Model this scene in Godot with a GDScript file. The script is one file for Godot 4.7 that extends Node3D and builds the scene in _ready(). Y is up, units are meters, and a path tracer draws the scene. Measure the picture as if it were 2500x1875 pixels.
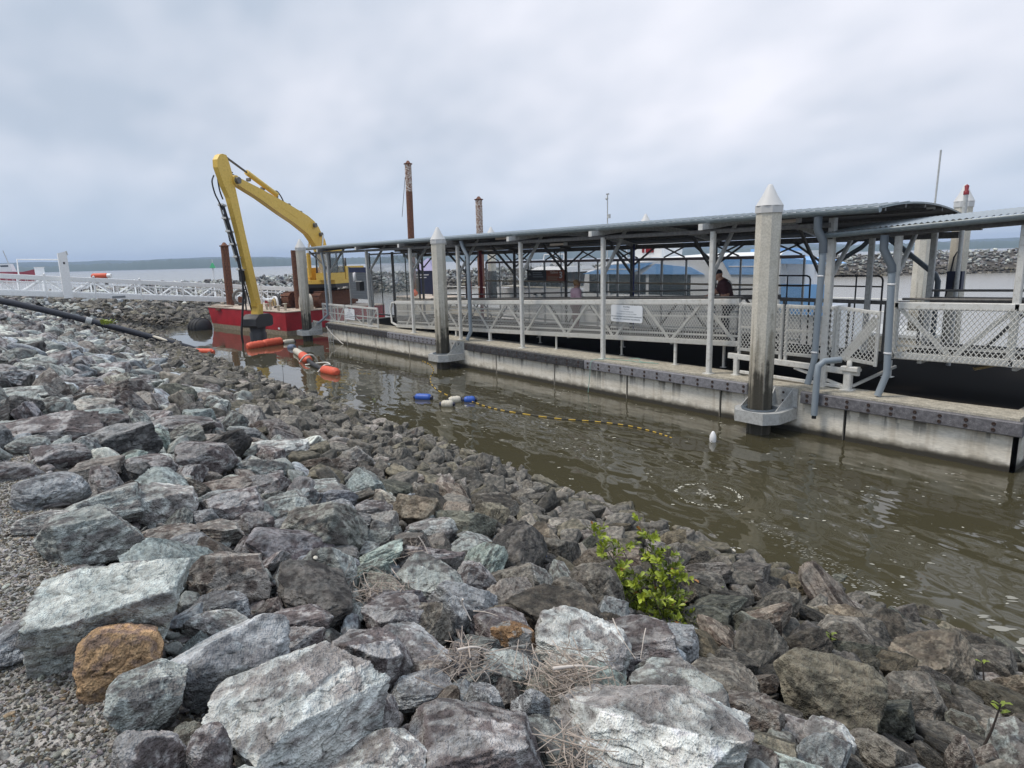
extends Node3D
# A riprap bank, a floating ferry pontoon with a covered ramp, and a dredging barge, under an overcast sky.
# x runs along the pontoon (towards the near end), -z across the basin, y is up from the water level.

const CAMBASIS := Basis(Vector3(0.633922, -0.024843, -0.772998), Vector3(-0.131528, 0.981461, -0.139407), Vector3(0.762131, 0.190044, 0.618902))

var rng := RandomNumberGenerator.new()
var M := {}
var taken := {}
const EYE := Vector3(0, 3.8, 0)

# ------------------------------------------------------------------ naming
func numbered(called: String) -> String:
	var k: int = taken.get(called, 0)
	taken[called] = k + 1
	return called if k == 0 else "%s_%03d" % [called, k]

func tag(o: Node3D, label: String, category := "", group := "", kind := "") -> Node3D:
	if label: o.set_meta("label", label)
	if category: o.set_meta("category", category)
	if group: o.set_meta("group", group)
	if kind: o.set_meta("kind", kind)
	return o

func thing(called: String, label: String, category: String, at := Vector3.ZERO, group := "", turn := 0.0) -> Node3D:
	var o := Node3D.new()
	o.name = numbered(called)
	add_child(o, true)
	o.position = at
	o.rotation.y = turn
	tag(o, label, category, group)
	return o

func put(called: String, mesh: Mesh, m: Material, parent: Node3D = null) -> MeshInstance3D:
	var o := MeshInstance3D.new()
	o.mesh = mesh
	if m: o.material_override = m
	o.cast_shadow = GeometryInstance3D.SHADOW_CASTING_SETTING_ON
	if parent == null or parent == self:
		o.name = numbered(called)
		add_child(o, true)
	else:
		o.name = called
		parent.add_child(o, true)
	return o

func obj(called: String, st: SurfaceTool, m: Material, parent: Node3D = null) -> MeshInstance3D:
	st.generate_normals()
	return put(called, st.commit(), m, parent)

func group_of(called: String, parent: Node3D) -> Node3D:
	var o := Node3D.new()
	o.name = called
	parent.add_child(o, true)
	return o

# ------------------------------------------------------------------ shapes
func tool(smooth := false) -> SurfaceTool:
	var st := SurfaceTool.new()
	st.begin(Mesh.PRIMITIVE_TRIANGLES)
	st.set_smooth_group(0 if smooth else -1)
	return st

func quad(st: SurfaceTool, a: Vector3, b: Vector3, c: Vector3, d: Vector3) -> void:
	# a b c d counter-clockwise seen from outside
	for p in [a, c, b, a, d, c]:
		st.add_vertex(p)

func tri(st: SurfaceTool, a: Vector3, b: Vector3, c: Vector3) -> void:
	st.add_vertex(a); st.add_vertex(c); st.add_vertex(b)

# a box given by centre, three half axes, with chamfered long edges when c > 0
func box_axes(st: SurfaceTool, o: Vector3, x: Vector3, y: Vector3, z: Vector3) -> void:
	if x.cross(y).dot(z) < 0: z = -z
	var p := []
	for i in 8:
		p.append(o + x * (1 if i & 1 else -1) + y * (1 if i & 2 else -1) + z * (1 if i & 4 else -1))
	quad(st, p[4], p[5], p[7], p[6]); quad(st, p[1], p[0], p[2], p[3])
	quad(st, p[5], p[1], p[3], p[7]); quad(st, p[0], p[4], p[6], p[2])
	quad(st, p[6], p[7], p[3], p[2]); quad(st, p[0], p[1], p[5], p[4])

func bx(st: SurfaceTool, lo: Vector3, hi: Vector3) -> void:
	var h := (hi - lo).abs() / 2
	box_axes(st, (lo + hi) / 2, Vector3(h.x, 0, 0), Vector3(0, h.y, 0), Vector3(0, 0, h.z))

func prism(st: SurfaceTool, outline: Array, o: Vector3, ex: Vector3, ey: Vector3, half: Vector3) -> void:
	# outline: Vector2 counter-clockwise in (ex, ey); extruded both ways by half
	var flip := ex.cross(ey).dot(half) < 0
	if flip: half = -half
	var pk := PackedVector2Array(outline)
	if Geometry2D.is_polygon_clockwise(pk): pk.reverse()
	var idx := Geometry2D.triangulate_polygon(pk)
	var w := []
	for p in pk: w.append(o + ex * p.x + ey * p.y)
	for i in range(0, idx.size(), 3):
		var a: Vector3 = w[idx[i]]; var b: Vector3 = w[idx[i + 1]]; var c: Vector3 = w[idx[i + 2]]
		if (b - a).cross(c - a).dot(half) < 0:
			var t := b; b = c; c = t
		tri(st, a + half, b + half, c + half)
		tri(st, a - half, c - half, b - half)
	var n := w.size()
	for i in n:
		var a: Vector3 = w[i]; var b: Vector3 = w[(i + 1) % n]
		quad(st, a + half, a - half, b - half, b + half)

# a bar from a to b, w wide (sideways) and h deep, with slightly chamfered corners
func bar(st: SurfaceTool, a: Vector3, b: Vector3, w: float, h: float, up := Vector3.UP) -> void:
	var d := (b - a).normalized()
	if absf(d.dot(up)) > 0.98: up = Vector3(0, 0, 1) if absf(d.z) < 0.9 else Vector3(1, 0, 0)
	var s := d.cross(up).normalized()
	var u := s.cross(d).normalized()
	var c := minf(w, h) * 0.14
	var hw := w / 2; var hh := h / 2
	var o := [Vector2(hw - c, -hh), Vector2(hw, -hh + c), Vector2(hw, hh - c), Vector2(hw - c, hh), Vector2(-hw + c, hh), Vector2(-hw, hh - c), Vector2(-hw, -hh + c), Vector2(-hw + c, -hh)]
	prism(st, o, (a + b) / 2, s, u, (b - a) / 2)

# a plain square wire of 12 triangles
func wire(st: SurfaceTool, a: Vector3, b: Vector3, r: float) -> void:
	var d := (b - a).normalized()
	var s := d.cross(Vector3.UP if absf(d.y) < 0.9 else Vector3.RIGHT).normalized() * r
	var u := s.cross(d).normalized() * r
	quad(st, a + s, b + s, b + u, a + u); quad(st, a + u, b + u, b - s, a - s)
	quad(st, a - s, b - s, b - u, a - u); quad(st, a - u, b - u, b + s, a + s)

func tube(st: SurfaceTool, pts: Array, r, sides := 10, caps := true) -> void:
	st.set_smooth_group(1)
	var rings := []
	var n := pts.size()
	var up := Vector3.UP
	for i in n:
		var d: Vector3
		if i == 0: d = pts[1] - pts[0]
		elif i == n - 1: d = pts[n - 1] - pts[n - 2]
		else: d = (pts[i + 1] - pts[i]).normalized() + (pts[i] - pts[i - 1]).normalized()
		d = d.normalized()
		if absf(d.dot(up)) > 0.95: up = Vector3(0.6, 0, 0.8) if absf(d.y) > 0.9 else Vector3.UP
		var s := d.cross(up).normalized()
		var u := s.cross(d).normalized()
		up = u
		var rr: float = r[i] if r is Array else r
		var ring := []
		for k in sides:
			var a := TAU * k / sides
			ring.append(pts[i] + (s * cos(a) + u * sin(a)) * rr)
		rings.append(ring)
	for i in n - 1:
		for k in sides:
			var k2 := (k + 1) % sides
			quad(st, rings[i][k], rings[i + 1][k], rings[i + 1][k2], rings[i][k2])
	if caps:
		st.set_smooth_group(-1)
		for k in sides:
			var k2 := (k + 1) % sides
			tri(st, pts[0], rings[0][k], rings[0][k2])
			tri(st, pts[n - 1], rings[n - 1][k2], rings[n - 1][k])

# a surface of revolution about y: profile of Vector2(radius, height)
func lathe(st: SurfaceTool, o: Vector3, prof: Array, sides := 16, smooth := true, turn := 0.0) -> void:
	st.set_smooth_group(1 if smooth else -1)
	var n := prof.size()
	for i in n - 1:
		for k in sides:
			var a := TAU * k / sides + turn; var b := TAU * (k + 1) / sides + turn
			var p: Vector2 = prof[i]; var q: Vector2 = prof[i + 1]
			var p0 := o + Vector3(cos(a) * p.x, p.y, -sin(a) * p.x); var p1 := o + Vector3(cos(b) * p.x, p.y, -sin(b) * p.x)
			var q0 := o + Vector3(cos(a) * q.x, q.y, -sin(a) * q.x); var q1 := o + Vector3(cos(b) * q.x, q.y, -sin(b) * q.x)
			if p.x < 1e-5: tri(st, p0, q1, q0)
			elif q.x < 1e-5: tri(st, p0, p1, q0)
			else: quad(st, p0, p1, q1, q0)

# a shape swept through cross-sections that all have the same number of points
func loft(st: SurfaceTool, secs: Array, cap := true, smooth := false, closed := true) -> void:
	st.set_smooth_group(1 if smooth else -1)
	var n: int = secs[0].size()
	for i in secs.size() - 1:
		for k in (n if closed else n - 1):
			var k2 := (k + 1) % n
			quad(st, secs[i][k], secs[i][k2], secs[i + 1][k2], secs[i + 1][k])
	if cap:
		st.set_smooth_group(-1)
		for e in [0, secs.size() - 1]:
			var c := Vector3.ZERO
			for p in secs[e]: c += p
			c /= n
			for k in n:
				var k2 := (k + 1) % n
				if e == 0: tri(st, c, secs[e][k2], secs[e][k])
				else: tri(st, c, secs[e][k], secs[e][k2])

func text_part(called: String, s: String, size: float, m: Material, parent: Node3D, at: Vector3, rot_y := 0.0, bold := true, serif := false) -> MeshInstance3D:
	var t := TextMesh.new()
	var f := SystemFont.new()
	f.font_names = PackedStringArray(["Droid Serif" if serif else "Droid Sans"])
	if bold: f.font_weight = 700
	t.font = f
	t.text = s
	t.font_size = 32
	t.pixel_size = size / 32.0
	t.depth = 0.003
	t.curve_step = 3.0
	var o := put(called, t, m, parent)
	o.position = at
	o.rotation.y = rot_y
	return o

# ------------------------------------------------------------------ textures and materials
func lin(r: float, g: float, b: float) -> Color:
	return Color(r, g, b).linear_to_srgb()

func mat(r: float, g: float, b: float, rough := 0.7, metal := 0.0) -> StandardMaterial3D:
	var m := StandardMaterial3D.new()
	m.albedo_color = lin(r, g, b)
	m.roughness = rough
	m.metallic = metal
	return m

func noise_bytes(seed_: int, freq: float, w: int, h: int, type := FastNoiseLite.TYPE_SIMPLEX_SMOOTH, oct := 4, fractal := FastNoiseLite.FRACTAL_FBM, seamless := true) -> PackedByteArray:
	var n := FastNoiseLite.new()
	n.seed = seed_
	n.noise_type = type
	n.frequency = freq
	n.fractal_type = fractal
	n.fractal_octaves = oct
	var im: Image = n.get_seamless_image(w, h) if seamless else n.get_image(w, h)
	im.convert(Image.FORMAT_L8)
	return im.get_data()

func ramp(stops: Array, t: float) -> Color:
	for i in stops.size() - 1:
		if t <= stops[i + 1][0]:
			var f: float = clampf((t - stops[i][0]) / maxf(stops[i + 1][0] - stops[i][0], 1e-4), 0, 1)
			return stops[i][1].lerp(stops[i + 1][1], f)
	return stops[-1][1]

# colour texture: a byte noise looked up in a ramp (a 256-entry table), darkened and lightened by a finer one
func ramp_texture(a: PackedByteArray, b: PackedByteArray, w: int, h: int, stops: Array, fine := 0.3) -> ImageTexture:
	var lut := []
	for i in 256: lut.append(ramp(stops, i / 255.0))
	var d := PackedByteArray()
	d.resize(w * h * 3)
	for i in w * h:
		var c: Color = lut[a[i]]
		var f := 255.0 * (1.0 + fine * (b[i] / 127.5 - 1.0))
		d[i * 3] = int(clampf(c.r * f, 0, 255)); d[i * 3 + 1] = int(clampf(c.g * f, 0, 255)); d[i * 3 + 2] = int(clampf(c.b * f, 0, 255))
	return ImageTexture.create_from_image(Image.create_from_data(w, h, false, Image.FORMAT_RGB8, d))

func grey_texture(a: PackedByteArray, w: int, h: int) -> ImageTexture:
	return ImageTexture.create_from_image(Image.create_from_data(w, h, false, Image.FORMAT_L8, a))

func triplanar(m: StandardMaterial3D, scale: float, world := true) -> StandardMaterial3D:
	m.uv1_triplanar = true
	m.uv1_world_triplanar = world
	m.uv1_scale = Vector3.ONE * scale
	return m

func bump(m: StandardMaterial3D, t: Texture2D, cm: float) -> StandardMaterial3D:
	m.heightmap_enabled = true
	m.heightmap_texture = t
	m.heightmap_scale = cm
	return m

func worn(tex: Texture2D, scale: float, rough: float, metal := 0.0, btex: Texture2D = null, cm := 0.3) -> StandardMaterial3D:
	var m := StandardMaterial3D.new()
	m.albedo_texture = tex
	m.roughness = rough
	m.metallic = metal
	triplanar(m, scale)
	if btex: bump(m, btex, cm)
	return m

func make_materials() -> void:
	var S := 512
	var low := noise_bytes(11, 0.006, S, S)
	var mid := noise_bytes(12, 0.02, S, S)
	var fine := noise_bytes(13, 0.09, S, S, FastNoiseLite.TYPE_SIMPLEX_SMOOTH, 3)
	var fine_tex := grey_texture(fine, S, S)
	M.fine_tex = fine_tex
	# white / galvanised paintwork, a little dirty
	M.white_steel = worn(ramp_texture(mid, fine, S, S, [[0.0, lin(0.46, 0.44, 0.39)], [0.3, lin(0.62, 0.62, 0.59)], [0.7, lin(0.66, 0.66, 0.63)], [1.0, lin(0.70, 0.70, 0.68)]], 0.05), 0.7, 0.45)
	M.galv = worn(ramp_texture(mid, fine, S, S, [[0.0, lin(0.36, 0.36, 0.35)], [0.5, lin(0.48, 0.49, 0.48)], [1.0, lin(0.56, 0.57, 0.56)]], 0.10), 0.9, 0.5, 0.15)
	M.gangway_white = worn(ramp_texture(mid, fine, S, S, [[0.0, lin(0.78, 0.79, 0.79)], [1.0, lin(0.88, 0.89, 0.89)]], 0.05), 0.6, 0.45)
	M.mesh_wire = mat(0.60, 0.60, 0.57, 0.5)
	M.dark_steel = worn(ramp_texture(mid, fine, S, S, [[0.0, lin(0.09, 0.085, 0.08)], [1.0, lin(0.17, 0.165, 0.155)]], 0.15), 0.9, 0.55)
	M.roof_sheet = worn(ramp_texture(mid, fine, S, S, [[0.0, lin(0.27, 0.31, 0.33)], [1.0, lin(0.37, 0.41, 0.43)]], 0.08), 0.5, 0.4, 0.2)
	M.gutter = worn(ramp_texture(mid, fine, S, S, [[0.0, lin(0.16, 0.20, 0.22)], [1.0, lin(0.24, 0.28, 0.30)]], 0.08), 0.7, 0.35, 0.1)
	M.soffit_shade = mat(0.055, 0.052, 0.05, 0.7)  # roof sheet underside, its shade painted as a dark colour
	M.deck_shade = mat(0.016, 0.015, 0.014, 0.95)  # near-black colour standing in for shade under the ramps
	M.deck_shade.metallic_specular = 0.1
	M.concrete = worn(ramp_texture(mid, fine, S, S, [[0.0, lin(0.30, 0.28, 0.23)], [0.5, lin(0.42, 0.39, 0.32)], [1.0, lin(0.52, 0.49, 0.41)]], 0.18), 0.45, 0.9, 0.0, fine_tex, 0.4)
	M.cap_white = mat(0.56, 0.56, 0.55, 0.55)
	M.rust = worn(ramp_texture(mid, fine, S, S, [[0.0, lin(0.05, 0.028, 0.02)], [0.45, lin(0.13, 0.055, 0.032)], [0.75, lin(0.19, 0.08, 0.045)], [1.0, lin(0.24, 0.12, 0.08)]], 0.3), 0.8, 0.9, 0.0, fine_tex, 0.4)
	M.rust_white = worn(ramp_texture(mid, fine, S, S, [[0.0, lin(0.10, 0.045, 0.03)], [0.44, lin(0.20, 0.09, 0.05)], [0.52, lin(0.50, 0.46, 0.42)], [1.0, lin(0.60, 0.58, 0.56)]], 0.15), 0.7, 0.8)
	M.hull_red = worn(ramp_texture(low, fine, S, S, [[0.0, lin(0.22, 0.014, 0.016)], [0.35, lin(0.33, 0.014, 0.022)], [0.7, lin(0.40, 0.018, 0.03)], [1.0, lin(0.42, 0.035, 0.04)]], 0.14), 0.25, 0.45)
	M.boot_top = worn(ramp_texture(mid, fine, S, S, [[0.0, lin(0.16, 0.13, 0.09)], [1.0, lin(0.32, 0.27, 0.20)]], 0.2), 0.4, 0.9)
	M.barge_deck = worn(ramp_texture(mid, fine, S, S, [[0.0, lin(0.26, 0.20, 0.15)], [0.5, lin(0.46, 0.39, 0.32)], [1.0, lin(0.58, 0.52, 0.45)]], 0.15), 0.35, 0.85)
	M.yellow = worn(ramp_texture(mid, fine, S, S, [[0.0, lin(0.34, 0.21, 0.04)], [0.22, lin(0.66, 0.43, 0.07)], [0.6, lin(0.74, 0.49, 0.09)], [1.0, lin(0.78, 0.54, 0.13)]], 0.10), 0.8, 0.45)
	M.black_steel = mat(0.025, 0.025, 0.027, 0.45)
	M.rubber = mat(0.022, 0.022, 0.024, 0.7)
	M.hose = mat(0.02, 0.02, 0.022, 0.5)
	M.chrome = mat(0.6, 0.6, 0.6, 0.2, 0.9)
	M.pvc = mat(0.25, 0.295, 0.335, 0.45)
	M.pvc_dark = mat(0.085, 0.105, 0.125, 0.45)
	M.white = mat(0.78, 0.78, 0.78, 0.4)
	M.fender_dark = worn(ramp_texture(mid, fine, S, S, [[0.0, lin(0.022, 0.022, 0.024)], [0.6, lin(0.05, 0.05, 0.054)], [1.0, lin(0.12, 0.12, 0.13)]], 0.3), 0.9, 0.6, 0.0, fine_tex, 0.2)
	M.fender_grey = worn(ramp_texture(mid, fine, S, S, [[0.0, lin(0.15, 0.15, 0.165)], [0.5, lin(0.21, 0.21, 0.23)], [1.0, lin(0.27, 0.27, 0.29)]], 0.12), 0.9, 0.55, 0.0, fine_tex, 0.2)
	M.fender_worn = worn(ramp_texture(mid, fine, S, S, [[0.0, lin(0.09, 0.088, 0.095)], [0.5, lin(0.14, 0.138, 0.15)], [1.0, lin(0.22, 0.215, 0.23)]], 0.18), 0.9, 0.6, 0.0, fine_tex, 0.2)
	M.bolt = mat(0.05, 0.032, 0.026, 0.6, 0.3)
	M.hole = mat(0.012, 0.012, 0.013, 0.8)
	M.orange = worn(ramp_texture(mid, fine, S, S, [[0.0, lin(0.55, 0.085, 0.04)], [1.0, lin(0.78, 0.13, 0.06)]], 0.12), 1.5, 0.55)
	M.blue_float = mat(0.03, 0.10, 0.42, 0.45)
	M.navy = mat(0.012, 0.016, 0.045, 0.5)
	M.cream = worn(ramp_texture(mid, fine, S, S, [[0.0, lin(0.42, 0.38, 0.29)], [1.0, lin(0.70, 0.67, 0.60)]], 0.12), 1.5, 0.6)
	M.rope_yellow = mat(0.55, 0.36, 0.05, 0.8)
	M.rope_black = mat(0.03, 0.028, 0.025, 0.8)
	M.rope_green = mat(0.25, 0.42, 0.36, 0.8)
	M.rope_white = mat(0.62, 0.60, 0.55, 0.8)
	M.glass = mat(0.75, 0.85, 0.87, 0.03)
	M.glass.transparency = BaseMaterial3D.TRANSPARENCY_ALPHA
	M.glass.albedo_color = Color(0.72, 0.78, 0.78, 0.16)
	M.dark_glass = mat(0.02, 0.025, 0.03, 0.06)
	M.cab_glass = mat(0.06, 0.09, 0.095, 0.08)
	M.red_post = mat(0.22, 0.012, 0.018, 0.4)
	M.blue_post = mat(0.015, 0.02, 0.14, 0.4)
	M.sign_white = mat(0.74, 0.77, 0.80, 0.4)
	M.print_grey = mat(0.14, 0.17, 0.20, 0.6)
	M.print_light = mat(0.30, 0.33, 0.36, 0.6)
	M.sign_orange = mat(0.30, 0.075, 0.025, 0.5)
	M.sign_black = mat(0.016, 0.017, 0.020, 0.5)
	M.sign_blue = mat(0.010, 0.030, 0.16, 0.5)
	M.board_grey = mat(0.20, 0.22, 0.24, 0.35)
	M.ferry_white = mat(0.74, 0.75, 0.75, 0.3)
	M.ferry_blue = mat(0.20, 0.42, 0.76, 0.4)
	M.ferry_window = mat(0.045, 0.055, 0.065, 0.08)
	M.tent = mat(0.32, 0.30, 0.46, 0.8)
	M.marker_green = mat(0.03, 0.36, 0.14, 0.5)
	M.light_fitting = mat(0.82, 0.72, 0.64, 0.4)
	M.light_base = mat(0.6, 0.6, 0.6, 0.4)
	M.pipe_black = mat(0.030, 0.030, 0.038, 0.35)
	M.tan_rail = mat(0.42, 0.34, 0.24, 0.5)
	M.mauve_rail = mat(0.28, 0.22, 0.23, 0.5)
	M.timber = worn(ramp_texture(mid, fine, S, S, [[0.0, lin(0.35, 0.25, 0.12)], [1.0, lin(0.52, 0.42, 0.22)]], 0.15), 1.2, 0.8)
	M.deck_grate = mat(0.05, 0.048, 0.044, 0.95)
	M.deck_grate.metallic_specular = 0.1
	make_stained()

func make_stained() -> void:
	# piles: u runs round, v from the foot (bottom of the picture) to the cap; mud and weed climb to the tide mark
	var W := 256; var H := 1024
	var a := noise_bytes(31, 0.02, W, H, FastNoiseLite.TYPE_SIMPLEX_SMOOTH, 4)
	var b := noise_bytes(32, 0.12, W, H, FastNoiseLite.TYPE_SIMPLEX_SMOOTH, 2)
	var edge := noise_bytes(33, 0.05, W, 64, FastNoiseLite.TYPE_SIMPLEX_SMOOTH, 3)
	var d := PackedByteArray(); d.resize(W * H * 3)
	for y in H:
		var hgt := (1.0 - y / float(H)) * 7.0 - 2.0          # metres above the water
		for x in W:
			var i := y * W + x
			var n := a[i] / 255.0; var f := b[i] / 255.0; var e := edge[20 * W + x] / 255.0
			var e2 := edge[40 * W + x] / 255.0
			var c := Color(0.52, 0.49, 0.415).lerp(Color(0.63, 0.60, 0.525), n)
			var wet := smoothstep(2.4 + (e - 0.5) * 1.2 + (n - 0.5), 1.6 + (e - 0.5) * 1.2 + (n - 0.5), hgt)   # damp brown
			var dark := smoothstep(1.6 + (e2 - 0.5) * 0.9 + (n - 0.5) * 0.8, 1.0 + (e2 - 0.5) * 0.9 + (n - 0.5) * 0.8, hgt)   # weed
			c = c.lerp(Color(0.20, 0.175, 0.125), wet * (0.35 + 0.5 * e))
			c = c.lerp(Color(0.040, 0.036, 0.026), dark * clampf(0.70 + 0.5 * e2, 0, 0.95))
			c = c * (0.82 + 0.36 * f)
			c = c.linear_to_srgb()
			d[i * 3] = int(clampf(c.r, 0, 1) * 255); d[i * 3 + 1] = int(clampf(c.g, 0, 1) * 255); d[i * 3 + 2] = int(clampf(c.b, 0, 1) * 255)
	M.pile = StandardMaterial3D.new()
	M.pile.albedo_texture = ImageTexture.create_from_image(Image.create_from_data(W, H, false, Image.FORMAT_RGB8, d))
	M.pile.roughness = 0.9
	# pontoon side: streaks running down from the fender, weed along the waterline
	W = 2048; H = 256
	a = noise_bytes(41, 0.012, W, H, FastNoiseLite.TYPE_SIMPLEX_SMOOTH, 5)
	b = noise_bytes(42, 0.10, W, H, FastNoiseLite.TYPE_SIMPLEX_SMOOTH, 2)
	var st := noise_bytes(43, 0.05, W, 64, FastNoiseLite.TYPE_SIMPLEX_SMOOTH, 4)
	d = PackedByteArray(); d.resize(W * H * 3)
	for y in H:
		var v := 1.0 - y / float(H)      # 0 at -0.1 m, 1 at 0.72 m
		var sh := y * 7 / H
		for x in W:
			var i := y * W + x
			var n := a[i] / 255.0; var f := b[i] / 255.0
			var s := st[(10 + sh) * W + x] / 255.0; var s2 := st[(40 + sh / 2) * W + x] / 255.0
			var c := Color(0.60, 0.56, 0.47).lerp(Color(0.83, 0.80, 0.72), n)
			c = c.lerp(Color(0.30, 0.23, 0.14), smoothstep(0.58, 0.80, s2) * 0.55 * v)
			c = c.lerp(Color(0.07, 0.062, 0.05), smoothstep(0.56, 0.70, s) * 0.85 * smoothstep(0.05 + s2 * 0.75, 0.9, v))
			c = c.lerp(Color(0.10, 0.09, 0.065), smoothstep(0.36 + 0.20 * (s - 0.5), 0.22, v) * 0.8)
			c = c.lerp(Color(0.03, 0.027, 0.02), smoothstep(0.26 + 0.10 * (s2 - 0.5), 0.19, v) * 0.92)
			c = (c * (0.86 + 0.28 * f)).linear_to_srgb()
			d[i * 3] = int(clampf(c.r, 0, 1) * 255); d[i * 3 + 1] = int(clampf(c.g, 0, 1) * 255); d[i * 3 + 2] = int(clampf(c.b, 0, 1) * 255)
	M.hull_concrete = StandardMaterial3D.new()
	M.hull_concrete.albedo_texture = ImageTexture.create_from_image(Image.create_from_data(W, H, false, Image.FORMAT_RGB8, d))
	M.hull_concrete.roughness = 0.9

# ------------------------------------------------------------------ rocks
var ico := {}
var rock_noise := {}
const ROCK := {
	"green": [Vector3(0.475, 0.505, 0.475), Vector3(0.225, 0.217, 0.207)],
	"pale": [Vector3(0.66, 0.675, 0.64), Vector3(0.34, 0.32, 0.305)],
	"slate": [Vector3(0.445, 0.46, 0.465), Vector3(0.23, 0.232, 0.238)],
	"purple": [Vector3(0.42, 0.405, 0.395), Vector3(0.175, 0.150, 0.147)],
	"brown": [Vector3(0.37, 0.34, 0.305), Vector3(0.165, 0.138, 0.122)],
	"dark": [Vector3(0.26, 0.26, 0.255), Vector3(0.10, 0.098, 0.098)],
	"orange": [Vector3(0.52, 0.34, 0.19), Vector3(0.31, 0.215, 0.16)],
	"rust": [Vector3(0.42, 0.41, 0.39), Vector3(0.36, 0.22, 0.12)],
	"tan": [Vector3(0.31, 0.285, 0.242), Vector3(0.16, 0.145, 0.125)],
	"olive": [Vector3(0.235, 0.215, 0.165), Vector3(0.13, 0.12, 0.095)],
	"mud": [Vector3(0.215, 0.20, 0.172), Vector3(0.105, 0.10, 0.09)],
}

func icosphere(level: int) -> Array:
	if ico.has(level): return ico[level]
	var t := (1.0 + sqrt(5.0)) / 2.0
	var v := PackedVector3Array([Vector3(-1, t, 0), Vector3(1, t, 0), Vector3(-1, -t, 0), Vector3(1, -t, 0), Vector3(0, -1, t), Vector3(0, 1, t), Vector3(0, -1, -t), Vector3(0, 1, -t), Vector3(t, 0, -1), Vector3(t, 0, 1), Vector3(-t, 0, -1), Vector3(-t, 0, 1)])
	for i in v.size(): v[i] = v[i].normalized()
	var f := PackedInt32Array([0, 11, 5, 0, 5, 1, 0, 1, 7, 0, 7, 10, 0, 10, 11, 1, 5, 9, 5, 11, 4, 11, 10, 2, 10, 7, 6, 7, 1, 8, 3, 9, 4, 3, 4, 2, 3, 2, 6, 3, 6, 8, 3, 8, 9, 4, 9, 5, 2, 4, 11, 6, 2, 10, 8, 6, 7, 9, 8, 1])
	for l in level:
		var seen := {}
		var g := PackedInt32Array()
		for k in range(0, f.size(), 3):
			var m := []
			for e in 3:
				var a := f[k + e]; var b := f[k + (e + 1) % 3]
				var key := mini(a, b) * 100000 + maxi(a, b)
				if not seen.has(key):
					seen[key] = v.size()
					v.append((v[a] + v[b]).normalized())
				m.append(seen[key])
			g.append_array(PackedInt32Array([f[k], m[0], m[2], f[k + 1], m[1], m[0], f[k + 2], m[2], m[1], m[0], m[1], m[2]]))
		f = g
	ico[level] = [v, f]
	return ico[level]

func noise3(seed_: int, freq: float, type := FastNoiseLite.TYPE_SIMPLEX, oct := 3) -> FastNoiseLite:
	var n := FastNoiseLite.new()
	n.seed = seed_; n.frequency = freq; n.noise_type = type
	n.fractal_octaves = oct
	if type == FastNoiseLite.TYPE_CELLULAR:
		n.cellular_return_type = FastNoiseLite.RETURN_DISTANCE2_SUB
		n.fractal_type = FastNoiseLite.FRACTAL_NONE
	return n

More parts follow.
